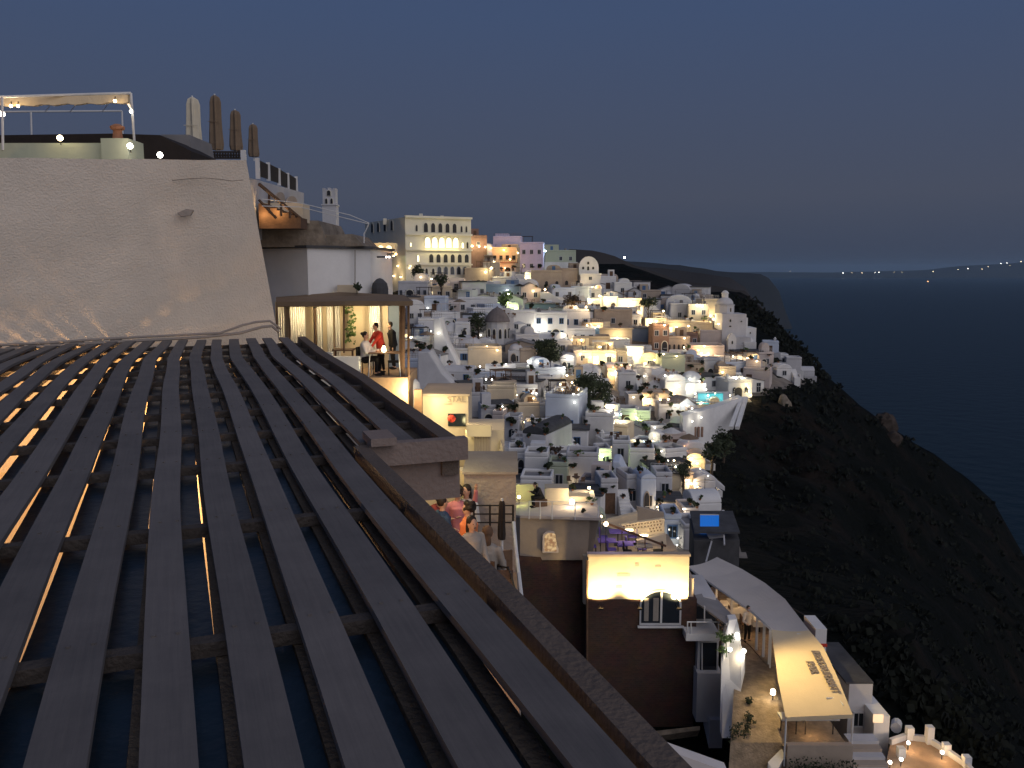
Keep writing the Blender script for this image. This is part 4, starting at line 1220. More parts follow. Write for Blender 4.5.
# ---------------------------------------------------------------- the big plaster wall
def wall_y(t): return rp(13.7, t).y
pw = empty('plaster_wall', rp(13.7, -1.5, -0.2))
tag(pw, 'tall rough grey plaster wall with battered end rising behind the slatted roof', 'wall')
mb = MB()
BL = P(-160, 372, 10.6); TL = P(-160, 157, 10.6); TR = P(246, 160, 13.45); BR = P(279, 342, 14.2)
BL.z -= 1.5; 
BR2 = BR + (BR - TR) * 0.6
bk = Vector((-2.3, 5.5, 0))
mb.add([BL, BR2, TR, TL, BL + bk, BR2 + bk, TR + bk * 0.9, TL + bk], [(0, 1, 2, 3), (5, 4, 7, 6), (1, 5, 6, 2), (4, 0, 3, 7), (3, 2, 6, 7), (4, 5, 1, 0)])
pwall = mb.build('wall', 'plaster', pw)
# tinge of unevenness so the face is not a sheet of glass
bm = bmesh.new(); bm.from_mesh(pwall.data)
bmesh.ops.subdivide_edges(bm, edges=bm.edges, cuts=40, use_grid_fill=True)
for v in bm.verts:
    nz = noise.fractal(v.co * 0.9, 1.0, 2.0, 4)
    v.co.y += 0.022 * nz
    if v.co.z + pw.location.z > 0.5: v.co.z += 0.012 * noise.noise(v.co * 2.3)
bm.to_mesh(pwall.data); bm.free()
for p in pwall.data.polygons: p.use_smooth = False
# cracks and the patch of repair
mb = MB(); mb.tube([P(172, 180.5, 12.82), P(186, 179, 12.9), P(205, 178, 13.05), P(222, 179.5, 13.15), P(232, 181, 13.2), P(243, 180, 13.3)], 0.006, 4); mb.build('crack', 'stone', pw)
mb = MB(); mb.add([P(177, 213, 12.84), P(186, 209, 12.9), P(194, 210, 12.96), P(190, 216, 12.94), P(181, 217, 12.86)], [(0, 1, 2, 3, 4)]); mb.prism([P(178, 213, 12.83), P(186, 209.5, 12.89), P(193, 210.5, 12.94), P(190, 215.5, 12.92), P(181, 216.5, 12.85)], (0, 0.05, 0)); mb.build('patch', 'concrete', pw)
# cables lying along the foot of the wall
for k, (pts, r, lab) in enumerate((
        ([(0, 350), (40, 346.5), (90, 343.5), (150, 340), (205, 337), (240, 333), (262, 327), (272, 326), (279, 332)], 0.022, 'thick grey cable along the foot of the plaster wall, looping at its end'),
        ([(0, 345), (50, 342.5), (110, 338.5), (170, 335.5), (220, 333), (243, 325), (256, 322), (270, 321), (281, 329)], 0.018, 'thin grey cable just above the thick one on the plaster wall'))):
    mb = MB(); mb.tube([P(u, v, 11.15 + 2.45 * u / 280.0) for u, v in pts], r, 6)
    tag(mb.build('cable', 'cable'), lab, 'cable', 'cables at the wall foot')

# ---------------------------------------------------------------- roof terrace above the wall
rt = empty('roof_terrace', P(60, 156, 17)); tag(rt, 'pale green roof parapet and dark sheds behind the top of the plaster wall', 'terrace')
mb = MB(); a = P(-60, 156, 17); b = P(112, 156, 17)
mb.mm((a.x, 17, a.z - 1), (b.x, 17.3, P(60, 143, 17).z)); mb.build('parapet', 'green', rt)
mb = MB(); a = P(104, 156, 17); b = P(131, 156, 17); mb.mm((a.x, 16.9, a.z - 1), (b.x, 17.6, P(60, 139, 17).z)); mb.build('pier', 'green', rt)
mb = MB(); mb.prism([P(-60, 157, 19), P(-60, 136, 19), P(112, 133.5, 19), P(160, 135, 19), P(191, 151, 19), P(191, 162, 19)], (0, 2.0, 0)); mb.build('dark_shed', 'dcanvas', rt)
mb = MB(); mb.prism([P(160, 134.6, 20.5), P(189, 134.6, 20.5), P(192, 150, 20.5)], (0, 1.5, 0)); mb.build('roof', 'roofgrey', rt)
zd = P(0, 162, 17).z; mb = MB(); mb.prism([Vector((q.x, q.y, zd)) for q in (P(-60, 160, 17), P(240, 160, 17), P(246, 160, 26), P(-60, 160, 26))], (0, 0, -.25)); mb.build('deck', 'concrete', rt)
mb = MB(); a = P(118, 139, 17.2); mb.lathe((a.x, a.y, a.z), [(0.10, 0), (0.08, 0.16), (0.13, 0.18), (0.14, 0.23), (0.05, 0.28)], 10)
tag(mb.build('chimney_pot', 'terracotta'), 'small clay chimney pot standing on the pale green parapet pier', 'chimney pot')
# canopy frame with a furled cream awning
cf = empty('canopy_stand', P(60, 150, 17.5)); tag(cf, 'white pipe frame carrying a rolled cream awning above the roof parapet', 'awning frame')
mb = MB()
for pts in ([(-40, 98, 17), (131, 93, 18)], [(131, 93, 18), (135, 150, 18)], [(2, 97, 17), (3, 150, 17)], [(124, 95, 17.6), (133, 112, 18)]):
    mb.tube([P(*q) for q in pts], 0.025, 6)
mb.tube([P(-40, 112, 20), P(122, 111, 20.5)], 0.02, 6); mb.tube([P(122, 111, 20.5), P(123, 140, 20.5)], 0.02, 6); mb.tube([P(31, 112, 20), P(32, 150, 20)], 0.02, 6)
for u in (45, 70, 102): mb.tube([P(u, 112, 20), P(u + 9, 100, 17.6)], 0.008, 4)
mb.build('frame', 'wmetal', cf)
mb = MB()
n_ = 26
for i in range(n_):
    u = -40 + (128 + 40) * i / (n_ - 1)
    vs = [P(u, 97.5 - 3.0 * (u / 130) , 17.6), P(u, 106 - 3.5 * (u / 130) + 0.9 * math.sin(i * 1.9), 17.5)]
    if i:
        mb.add([pr[0], vs[0], vs[1], pr[1], pr[0] + Vector((0, .09, 0)), vs[0] + Vector((0, .09, 0)), vs[1] + Vector((0, .09, 0)), pr[1] + Vector((0, .09, 0))], [(0, 1, 2, 3), (7, 6, 5, 4), (0, 4, 5, 1), (3, 2, 6, 7)])
    pr = vs
mb.build('rolled_awning', 'awning', cf)
# balustrade behind the parasols and its white pillars
bl = empty('balustrade', P(225, 157, 24)); tag(bl, 'dark turned balustrade between the folded parasols and a short white pillar', 'balustrade')
mb = MB(); mb.bar(P(203, 152, 24), P(241, 152, 25), 0.06, 0.05); mb.bar(P(203, 158, 24), P(241, 158, 25), 0.06, 0.05)
for i in range(14):
    u = 204 + i * 2.7; mb.tube([P(u, 158, 24 + i * .07), P(u, 155, 24 + i * .07), P(u, 152, 24 + i * .07)], [0.025, 0.04, 0.02], 5)
mb.build('baluster_rail', 'dcanvas', bl)
mb = MB(); a = P(243, 160, 24.5); mb.mm((a.x - .06, a.y, a.z - .3), (a.x + .06, a.y + .12, P(243, 150, 24.5).z)); mb.build('pillar', 'white', bl)

# house with arches and a panelled balustrade receding behind the wall
ah = empty('arcade_house', P(280, 222, 30)); tag(ah, 'receding white house with arches and dark panelled balustrade behind the plaster wall', 'house')
a0 = P(250, 160, 27); a1 = P(303, 192, 44)
mb = MB(); mb.prism([P(250, 178, 27), P(304, 193, 44), P(304, 240, 44), P(250, 240, 27)], (-2.5, 3.5, 0)); mb.build('wall', 'white2', ah)
for i, u in enumerate((258, 268.5, 279, 288, 296.5)):
    Yk = 29 + i * 3.4
    vt_ = (158, 162.5, 168.3, 173, 176.5)[i]; vb_ = (176, 178, 183, 187, 190)[i]
    mb = MB(); a = P(u, vb_, Yk); b = P(u, vt_, Yk); mb.mm((a.x - .06, a.y - .06, a.z - .1), (a.x + .06, a.y + .06, b.z)); mb.build('pillar', 'white', ah)
for i, (ua, ub) in enumerate(((259, 268), (269.5, 278.5), (280, 287.5), (289, 296))):
    Ya = 29.1 + i * 3.4; Yb = Ya + 3.2
    va = (160, 164, 169.5, 174)[i]; vb_ = (177, 181, 186, 190)[i]; vc = va + 4.5; vd = vb_ - 1 + 3
    mb = MB(); mb.prism([P(ua, vb_ - 1, Ya), P(ua, va, Ya), P(ub, vc, Yb), P(ub, vd, Yb)], (-0.03, 0.04, 0)); mb.build('panel', 'dcanvas', ah)
for u, v0, v1, Yk, hw in ((279, 192, 206, 32.2, 4.5), (291, 196, 210, 37.2, 5)):
    pts = [P(u - hw, v1, Yk - 1.4), P(u + hw, v1, Yk + 1.4)] + [P(u + hw * math.cos(PI * k / 8), v0 + 6 - 6 * math.sin(PI * k / 8), Yk + 1.4 * math.cos(PI * k / 8)) for k in range(9)]
    mb = MB(); mb.prism([p * 0.985 for p in pts], (0.05, 0.02, 0)); mb.build('arch', 'tan', ah)
# lit stair below it
sh_ = empty('covered_stair', P(280, 215, 27)); tag(sh_, 'covered outside stair with dark sloping handrail and warm light beneath', 'stair')
mb = MB(); mb.bar(P(259, 184, 27), P(301, 219, 28.5), 0.08, 0.08); mb.bar(P(259, 200, 27), P(276, 218, 27.5), 0.06, 0.06)
for u, v0, v1 in ((269, 192, 213), (281, 202, 216), (290, 209, 218)): mb.tube([P(u, v0, 27.6), P(u, v1, 27.6)], 0.04, 5)
mb.build('handrail', 'brownwood', sh_)
mb = MB(); mb.mm((P(257, 218, 29).x, 29, P(0, 222, 29).z), (P(303, 218, 29).x, 30, P(0, 203, 29).z)); mb.build('wall', 'cream', sh_)
mb = MB()
for i in range(7): mb.mm((P(258 + i * 6, 220, 28).x, 28.1, P(0, 222, 28).z - .2), (P(264 + i * 6, 220, 28).x, 28.98, P(0, 203 + i * 2.4, 28).z))
mb.build('step', 'brownwood', sh_)
light(sh_, P(277, 212, 27.9), 10, (1, 0.6, 0.25), 0.08)
light(sh_, P(262, 215, 27.9), 8, (1, 0.6, 0.25), 0.08)

# rough stone roof hut, white corner building, its brown awning terrace
rs = empty('stone_hut', P(300, 240, 30)); tag(rs, 'rough brown stone flat hut on top of the white corner building', 'hut')
mb = MB(); mb.prism([P(255, 247, 29.5), P(255, 220.5, 29.5), P(318, 220.5, 30), P(322, 228, 30), P(327, 247, 30)], (0, 4, 0)); mb.build('wall', 'stone', rs)
mb = MB(); mb.prism([P(326, 247, 30.2), P(323, 235, 30.2), P(352, 234, 30.6), P(364, 246, 30.6)], (0, 3.5, 0)); mb.build('low_roof', 'stone', rs)
wc = empty('corner_building', P(320, 300, 30)); tag(wc, 'white corner building with a flat dark coping above the brown awning', 'building')
c_ = P(308.5, 293, 29.6); l_ = P(240, 293, 31.5); r_ = P(371, 293, 31.2)
zt = P(308, 248, 29.6).z; zb = -6.5
mb = MB(); mb.prism([Vector((p.x, p.y, zb)) for p in (l_, c_, r_, r_ + Vector((0.3, 3.5, 0)), l_ + Vector((0, 3.5, 0)))], (0, 0, zt - zb)); mb.build('wall', 'white', wc)
mb = MB(); mb.prism([Vector((p.x, p.y, zt + .003)) for p in (l_ + Vector((-.1, -.1, 0)), c_ + Vector((0, -.12, 0)), r_ + Vector((.12, -.1, 0)), r_ + Vector((0.4, 3.6, 0)), l_ + Vector((0, 3.6, 0)))], (0, 0, 0.09)); mb.build('coping', 'roofdark', wc)
mb = MB(); mb.tube([P(355, 250, 30.6), P(355, 293, 30.6)], 0.02, 5); mb.build('downpipe', 'greyc', wc)
mb = MB(); mb.mm((P(338, 293, 30).x, 29.9, P(0, 293, 30).z), (P(357, 293, 30).x, 30.3, P(0, 285, 30).z)); tag(mb.build('planter_box', 'cream'), 'small cream planter box on the white building beside the palm-like plant', 'planter')
mb = MB(); foliage(mb, P(357, 288, 29.6), 0.16, 60, 0.07); mb.tube([P(357, 294, 29.6), P(357, 287, 29.6)], 0.015, 5)
tag(mb.build('potted_plant', 'leaf'), 'dark spiky plant on the roof edge above the brown awning', 'plant')
mb = MB(); a = P(380, 294, 31); mb.lathe((a.x, a.y, P(380, 300, 31).z), [(0.30, 0), (0.30, 0.42), (0.26, 0.60), (0.12, 0.74), (0.02, 0.78)], 14)
tag(mb.build('water_tank', 'roofdark'), 'dark round topped tank just above the end of the brown awning', 'tank')
# antenna cables fanning from the roof
for k, (pts, lab) in enumerate((([(262, 199, 27), (300, 203, 28), (350, 215, 30), (369, 223, 30.4)], 'upper pale cable crossing in front of the bell tower'), ([(262, 206, 27), (300, 207, 28), (345, 218, 30), (369, 224, 30.4)], 'lower pale cable crossing in front of the bell tower'))):
    mb = MB(); mb.tube([P(*q) for q in pts], 0.014, 5); tag(mb.build('overhead_cable', 'wmetal'), lab, 'cable', 'cables by the bell tower')
mb = MB(); mb.tube([P(369, 223, 30.4), P(367, 228, 30.4), P(364, 234, 30.4), P(364, 243, 30.4)], 0.02, 5); tag(mb.build('bent_pipe', 'wmetal'), 'bent white pipe where the two pale cables end', 'pipe')

aw = empty('awning', P(345, 300, 28)); tag(aw, 'brown flat awning roof over the lit terrace with the seated diners', 'awning')
mb = MB(); mb.prism([P(276, 295, 29.4), P(345, 290.5, 29.9), P(400, 293, 29.6), P(414, 296.5, 26.8), P(410, 308, 26.6), P(345, 304.5, 27.4), P(276, 306.5, 27.2)].__class__([P(276, 297, 29.4), P(340, 292, 29.9), P(404, 295, 29.7), P(413, 301, 26.6), P(345, 301, 26.6), P(276, 303, 26.9)]), (0, 0, -0.13)); mb.build('canopy', 'tcanvas', aw)
mb = MB(); mb.bar(P(276, 304, 26.85), P(412, 303.5, 26.55), 0.05, 0.14); mb.build('valance', 'tcanvas', aw)
for u, vb_, r in ((290, 352, .018), (344, 353, .03), (402, 378, .10), (408.5, 378, .04), (277, 345, .03)):
    mb = MB(); a = P(u, 304, 26.9); b = P(u, vb_, 26.9); mb.tube([a, b], r, 6); mb.build('post', 'brownwood', aw)
# the terrace itself
dt = empty('lit_terrace', P(345, 372, 27)); tag(dt, 'lit dining terrace with cream curtains and tiled floor under the brown awning', 'terrace')
fz = P(385, 376, 27).z
mb = MB(); mb.mm((P(255, 372, 27).x, 26.6, fz - 1.6), (P(409, 372, 27).x, 29.4, fz)); mb.build('floor', 'floorw', dt)
for u0_, u1_, m_ in ((275, 313, 'cream'), (322, 388, 'cream'), (388, 402, 'bluegrey')):
    a = P(u0_, 300, 29.4); b = P(u1_, 300, 29.4); mb = MB(); mb.mm((a.x, 29.4 - (0.02 if u0_ == 322 else 0), fz), (b.x - .01, 29.55, P(300, 302, 29.4).z)); mb.build('back_wall', m_, dt)
def curtain(u0_, u1_, Y, v0, v1, m_='whitec'):
    a = P(u0_, v1, Y); b = P(u1_, v1, Y); n = max(6, int((u1_ - u0_) * 2)); mb = MB(); vs = []; fs = []
    for i in range(n + 1):
        x = a.x + (b.x - a.x) * i / n; y = Y + 0.035 * math.sin(i * 1.5)
        vs += [Vector((x, y, a.z)), Vector((x, y, P(u0_, v0, Y).z)), Vector((x, y + .02, a.z)), Vector((x, y + .02, P(u0_, v0, Y).z))]
    for i in range(n):
        q = i * 4; fs += [(q, q + 4, q + 5, q + 1), (q + 2, q + 3, q + 7, q + 6)]
    mb.add(vs, fs); return mb.build('curtain', m_, dt)
for a_, b_ in ((279, 287), (291, 307), (318, 323), (328, 334), (336, 341), (370, 381)): curtain(a_, b_, 29.0, 306, 366)
mb = MB(); a = P(314, 300, 29.2); b = P(321, 300, 29.2); mb.mm((a.x, 29.2, fz), (b.x, 29.3, P(300, 308, 29.2).z)); mb.build('doorway', 'brownwood', dt)
for u, v, p_ in ((298, 316, 36), (326, 318, 26), (362, 318, 26), (377, 314, 45)): light(dt, P(u, v, 28.5), p_, (1, 0.78, 0.42), 0.1)
mb = MB(); a = P(327, 353, 27.3); b = P(362, 373, 27.3); mb.mm((P(333, 360, 27).x, 26.62, fz - 1.6), (P(361, 360, 27).x, 27.0, P(0, 356, 27).z)); mb.build('white_block', 'white', dt)
mb = MB(); mb.mm((P(275, 360, 26.6).x, 26.45, fz - 1.7), (P(333, 360, 26.6).x, 26.6, P(0, 352, 26.6).z)); mb.build('low_wall', 'white2', dt)
mb = MB()
for i in range(46):
    foliage(mb, P(random.uniform(346, 355), random.uniform(307, 344), 29.1), 0.09, 9, 0.045, clumps=2)
tag(mb.build('climbing_plant', 'leafg'), 'green climber covering a narrow panel between the cream curtains', 'plant')
mb = MB(); mb.mm((P(333, 349, 27.4).x, 27.2, P(0, 350.5, 27.4).z), (P(354, 349, 27.4).x, 27.8, P(0, 349, 27.4).z))
for u in (335, 352): mb.mm((P(u, 349, 27.4).x, 27.3, fz), (P(u, 349, 27.4).x + .05, 27.4, P(0, 350.6, 27.4).z))
tag(mb.build('bench', 'brownwood'), 'low brown bench behind the white block on the lit terrace', 'bench')

# ---------------------------------------------------------------- below the lit terrace: glowing wall, sign building, door wall
gw = empty('rounded_wall', P(402, 395, 28)); tag(gw, 'brightly lit rounded white wall below the lit dining terrace', 'wall')
mb = MB(); a = P(398, 401, 28); k = 28 / F
mb.lathe((a.x, a.y + .5, P(398, 440, 28).z), [(22 * k, 0), (22 * k, (440 - 392) * k), (20.5 * k, (440 - 384) * k), (17 * k, (440 - 380) * k), (3 * k, (440 - 378) * k)], 24); mb.build('wall', 'white', gw, smooth=True)
light(gw, P(408, 392, 26.3), 110, (1, 0.78, 0.42), 0.12)
light(gw, P(420, 386, 26.6), 18, (1, 0.85, 0.45), 0.1)
mb = MB(); mb.mm((P(414, 402, 26.7).x, 26.7, P(0, 425, 26.7).z), (P(422, 402, 26.7).x, 26.9, P(0, 390, 26.7).z)); tag(mb.build('wooden_post', 'brownwood'), 'short thick wooden post between the glowing wall and the lettered building', 'post')
sb = empty('sign_building', P(446, 428, 27)); tag(sb, 'cream building front with the letters STAL over a dark window, lit by a strong lamp', 'building')
a = P(422, 440, 27); b = P(468.5, 440, 27)
zt = P(440, 396, 27).z
mb = MB(); mb.mm((a.x, 27, -8.2), (b.x, 29.5, zt)); mb.build('wall', 'cream', sb)
mb = MB(); mb.mm((a.x - .04, 26.93, zt + .003), (b.x + .05, 29.6, zt + .07)); mb.build('coping', 'tan', sb)
text('STAL', sb, P(456.5, 399.6, 26.97), (PI / 2, 0, 0), 0.27, 'tan', ext=0.012)
mb = MB(); mb.mm((P(444, 404, 27).x, 26.97, P(0, 404.2, 27).z), (P(452, 404, 27).x, 26.995, P(0, 403.4, 27).z)); mb.build('underline', 'tan', sb)
mb = MB(); mb.mm((P(448, 413, 27).x, 26.96, P(0, 426, 27).z), (P(465.5, 413, 27).x, 26.996, P(0, 413.5, 27).z)); mb.build('window', 'glass', sb)
light(sb, P(432, 402, 25.9), 85, (1, 0.80, 0.40), 0.1)
light(sb, P(462, 432, 25.9), 10, (1, 0.85, 0.40), 0.1)
mb = MB(); a = P(451.5, 418.5, 26.2); mb.ell(a, (0.13, 0.13, 0.12), 14, 8); mb.tube([a, a + Vector((0, .76, 0))], 0.012, 5)
tag(mb.build('round_lantern', 'redc'), 'small round red lantern in front of the dark window under the letters', 'lantern')
dw = empty('door_building', P(485, 475, 25.5)); tag(dw, 'low cream building with tan plank door and small cream signboard above it', 'building')
zt = P(485, 430, 26).z
mb = MB(); mb.mm((P(466, 470, 26).x, 26, -9), (P(504, 470, 26).x, 28, zt)); mb.build('wall', 'cream', dw)
mb = MB(); mb.prism([P(500.5, 440, 25.9), P(507, 462, 25.5), P(512, 478, 25), P(497, 478, 25.5)], (0, .3, 0)); mb.build('sloped_wall', 'cream', dw)
mb = MB(); a = P(474, 478, 25.95); b = P(490.5, 436.5, 25.95)
n_ = 6; wd = (b.x - a.x) / n_
for i in range(n_): mb.mm((a.x + wd * i + .006, 25.93 - (i % 2) * .008, a.z - 1), (a.x + wd * (i + 1) - .006, 25.99, b.z))
mb.build('plank_door', 'tan', dw)
mb = MB(); mb.mm((P(467, 436, 25.8).x, 25.6, P(0, 436, 25.7).z), (P(491.5, 436, 25.8).x, 25.98, P(0, 424.5, 25.7).z)); mb.build('signboard', 'cream', dw)
light(dw, P(478, 430, 24.8), 14, (1, 0.86, 0.42), 0.1)
light(dw, P(482, 455, 24.6), 9, (1, 0.85, 0.42), 0.1)

# ---------------------------------------------------------------- curved terrace house and the brick house with floodlit band
Yb = 38.0
th = empty('curved_house', P(556, 555, 40)); tag(th, 'taupe house with flared corners and small glowing arched niche under a railed terrace', 'house')
pts = [P(512, 560, 40.5), P(520, 560, 39.8), P(587, 560, 39.2), P(592, 556, 39.0)]
tops = [P(512, 516, 40.5), P(520, 517.5, 39.8), P(590, 520, 39.0), P(599, 520, 38.6)]
mb = MB(); bk_ = Vector((0.1, 5, 0))
vs = pts + tops + [p + bk_ for p in pts] + [p + bk_ for p in tops]
mb.add(vs, [(0, 1, 5, 4), (1, 2, 6, 5), (2, 3, 7, 6), (3, 11, 15, 7), (0, 4, 12, 8), (4, 5, 6, 7, 15, 14, 13, 12), (8, 12, 13, 14, 15, 11, 10, 9), (0, 8, 9, 10, 11, 3, 2, 1)])
mb.build('wall', 'tan', th)
mb = MB(); mb.prism([tops[0] + Vector((-.05, -.08, .003)), tops[1] + Vector((0, -.1, .003)), tops[3] + Vector((.1, -.1, .003)), tops[3] + bk_ + Vector((.1, 0, .003)), tops[0] + bk_ + Vector((-.05, 0, .003))], (0, 0, 0.12)); mb.build('coping', 'pink', th)
def archpts(u0_, u1_, v0, v1, Y):
    a = P(u0_, v1, Y); b = P(u1_, v1, Y); t = P(u0_, v0, Y); r = (b.x - a.x) / 2
    return [a, b] + [Vector(((a.x + b.x) / 2 + r * math.cos(PI * i / 10), Y, t.z - r * .7 + r * .7 * math.sin(PI * i / 10))) for i in range(11)]
mb = MB(); mb.prism(archpts(542.5, 558.5, 531, 552.8, 39.40), (0, .2, 0)); mb.build('niche_surround', 'pink', th)
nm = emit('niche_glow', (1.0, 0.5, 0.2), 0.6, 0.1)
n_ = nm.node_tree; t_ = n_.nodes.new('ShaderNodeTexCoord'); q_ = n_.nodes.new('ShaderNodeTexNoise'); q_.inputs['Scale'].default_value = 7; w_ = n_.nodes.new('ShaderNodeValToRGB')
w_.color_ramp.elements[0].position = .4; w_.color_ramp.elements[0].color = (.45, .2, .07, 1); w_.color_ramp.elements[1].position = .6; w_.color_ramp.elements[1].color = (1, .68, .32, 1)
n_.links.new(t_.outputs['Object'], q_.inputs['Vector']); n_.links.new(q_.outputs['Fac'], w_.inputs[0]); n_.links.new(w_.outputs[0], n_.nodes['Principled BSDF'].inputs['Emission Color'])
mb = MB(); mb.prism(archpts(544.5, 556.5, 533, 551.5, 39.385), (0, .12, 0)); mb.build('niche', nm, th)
railing('terrace_railing', [P(u, 519 + (u - 530) * .02, 39.2 - (u - 530) * .008) for u in (529, 540, 552, 575, 598)], 0.85, 'pale metal railing along the front of the curved taupe house', m='wmetal', bars=0, r=0.02)
tz = tops[1].z + .12
mb = MB(); mb.mm((P(515, 515, 42.4).x, 42.3, tz - 2), (P(538, 515, 42.4).x, 42.6, P(0, 484, 42.4).z)); tag(mb.build('back_wall', 'cream'), 'short wall lit yellow green at the back of the railed terrace', 'wall')
mb = MB(); mb.mm((P(545, 515, 41.6).x, 41.2, tz), (P(568, 515, 41.6).x, 42.1, tz + .95)); mb.mm((P(568, 515, 41.6).x + .01, 41.3, tz), (P(590, 515, 41.6).x, 42.1, tz + .5))
tag(mb.build('padded_seat', 'cream'), 'long cream built-in seat behind the railing of the taupe house', 'seat')
for i, (u, v, y, p_, c_) in enumerate(((572, 502, 40.7, 45, (1, .78, .42)), (519, 497, 41.7, 16, (.85, 1, .25)))):
    p = P(u, v, y); r = empty('terrace_lamp', p); tag(r, ['strong round lamp by the cream seat of the railed terrace', 'yellow green lamp against the short back wall of the railed terrace'][i], 'lamp')
    mb = MB(); mb.ell(p, .13 - .05 * i, 12, 8); mb.build('globe', 'bulbw' if i == 0 else 'bulb', r); mb = MB(); mb.tube([p, (p.x, p.y, tz)], .02, 5); mb.build('pole', 'metal', r)
    light(r, p + Vector((0, -.15, .25)), p_, c_, .1)
mb = MB(); mb.prism([P(575, 495, 46), P(606, 516, 46), P(606, 524, 46), P(560, 512, 46)], (0, 1.5, 0)); tag(mb.build('ramp_wall', 'green'), 'sloping pale green wall running down past the strong terrace lamp', 'wall')

bh = empty('brick_house', P(640, 708, Yb)); tag(bh, 'tall old brick house with floodlit cream band and arched white window', 'house')
zb = P(640, 760, Yb).z - 4
L = P(588, 600, Yb); Rr = P(688, 600, Yb)
zband0 = P(640, 599, Yb).z; zband1 = P(640, 556, Yb).z
RB = P(697, 650, Yb)
mb = MB(); mb.mm((L.x, Yb, zb), (P(697, 600, Yb).x, Yb + 7, zband0)); mb.build('brick_wall', 'brick', bh)
mb = MB(); mb.mm((L.x, Yb - .02, zband0 + .003), (Rr.x, Yb + .25, zband1)); mb.build('cream_band', 'cream', bh)
mb = MB(); mb.mm((L.x - .06, Yb - .09, zband1 + .003), (Rr.x + .06, Yb + .32, zband1 + .10)); mb.build('coping', 'tan', bh)
mb = MB(); mb.mm((L.x, Yb + .253, zband0 + .003), (Rr.x + .3, Yb + 7, zband0 + .9)); mb.build('terrace_floor', 'tan', bh)
# left return of the house, set back
mb = MB(); mb.mm((P(512, 600, Yb + 1).x, Yb + 1.6, zb), (L.x - .01, Yb + 7, P(560, 557, Yb + 1.6).z)); mb.build('brick_return', 'brick', bh)
mb = MB(); mb.prism([P(576, 556, 39.2), P(588, 556, 38.1), P(588, 720, 38.1), P(583, 720, 38.1)].__class__([P(583.5, 556, 38.4), P(588.2, 556, 38.0), P(588.2, 605, 38.0), P(583.5, 604, 38.4)]), (-0.02, .3, 0)); mb.build('corner_render', 'cream', bh)
mb = MB(); mb.tube([P(587, 560, 37.9), P(587, 690, 37.9)], 0.05, 6); mb.build('downpipe', 'brownwood', bh)
# arched window
wr = [P(639.5, 625, Yb), P(681, 625, Yb)]
mb = MB()
ap_o = archpts(639.5, 681, 590, 625, Yb - .06); ap_i = archpts(641.2, 679.3, 592, 623, Yb - .08)
mb.prism(ap_o, (0, .1, 0)); wf = mb.build('window', 'frame', bh)
mb = MB(); mb.prism(ap_i, (0, .09, 0)); mb.build('pane', 'glass', wf)
mb = MB(); c0, c1 = P(661, 623, Yb - .1), P(661, 592, Yb - .1); mb.mm((c0.x - .045, Yb - .11, c0.z), (c0.x + .045, Yb - .085, c1.z)); mb.mm((wr[0].x - .1, Yb - .2, wr[0].z - .07), (wr[1].x + .1, Yb - .05, wr[0].z - .003)); mb.build('mullion', 'wmetal', wf)
for ua, ub in ((644, 649), (653, 659)):
    mb = MB(); a = P(ua, 621, Yb - .09); b = P(ub, 598, Yb - .09)
    for i in range(5): mb.mm((a.x + (b.x - a.x) * i / 5, Yb - .095 - .006 * (i % 2), a.z), (a.x + (b.x - a.x) * (i + .9) / 5, Yb - .083, b.z))
    mb.build('curtain', 'greyc', wf)
for i, (ua, ub, v0, v1) in enumerate(((617, 630, 573, 576), (616, 622, 585, 588), (655, 661, 565, 567), (635, 639, 563, 566))):
    mb = MB(); mb.mm((P(ua, v0, Yb).x, Yb - .032, P(0, v1, Yb).z), (P(ub, v0, Yb).x, Yb - .022, P(0, v0, Yb).z)); mb.build('stain_patch', 'tan', bh)
for i, u in enumerate((601, 640, 679)):
    p = P(u, 609, Yb - 0.7)
    r = empty('floodlight', p); tag(r, ('floodlight at the left corner of', 'middle floodlight aimed up at', 'floodlight above the arched window on')[i].replace('left corner', 'pipe end') + ' the cream band of the brick house', 'floodlight', 'floodlights on the brick house')
    mb = MB(); mb.box(p, (.2, .12, .08)); mb.bar(p, p + Vector((0, .69, -.05)), .03, .03); mb.build('housing', 'metal', r)
    light(r, p + Vector((0, 0.05, 0.12)), 620, (1, 0.72, 0.32), 0.1, 'SPOT', aim=(0, .5, 1), cone=132)
# terrace walls on top of it
def wallq(name, pts, m, vec, label, cat='wall'):
    mb = MB(); mb.prism([P(*q) for q in pts], vec); return tag(mb.build(name, m), label, cat)
wallq('terrace_wall', [(601, 522, 44), (637.5, 513, 45), (637.5, 530, 45), (618, 531, 44.5), (601, 524, 44)], 'cream', (0.02, .35, 0), 'cream wall of the brick house terrace rising to the right of the taupe house corner'.replace(' to the right of', ' beyond'))
wallq('terrace_back_wall', [(637, 507, 47), (664, 513, 47), (664, 520, 47), (638, 523, 47)], 'tan', (0, .3, 0), 'tan back wall behind the dotted parapet of the brick house terrace')
dp = empty('dotted_parapet', P(642, 530, 43)); tag(dp, 'brightly lit cream parapet pierced with rows of small dark holes', 'parapet')
mb = MB(); mb.prism([P(620, 525, 43), P(664.5, 518.5, 43), P(664.5, 533, 43), P(640, 536.5, 43)], (0, .25, 0)); mb.build('wall', 'cream', dp)
mb = MB()
for r_, (uu0, uu1, dv) in enumerate(((624, 663, 2.0), (634, 663, 5.2), (650, 663, 8.2), (650, 663, 11.0))):
    n_ = int((uu1 - uu0) / 3)
    for i in range(n_):
        u = uu0 + (uu1 - uu0) * i / n_ + (r_ % 2) * 1.2
        vtop = 525 - (u - 620) * 6.5 / 44.5
        p = P(u, vtop + dv, 42.99); mb.box(p, (.065, .03, .065))
mb.build('pierced_hole', 'brownwood', dp)
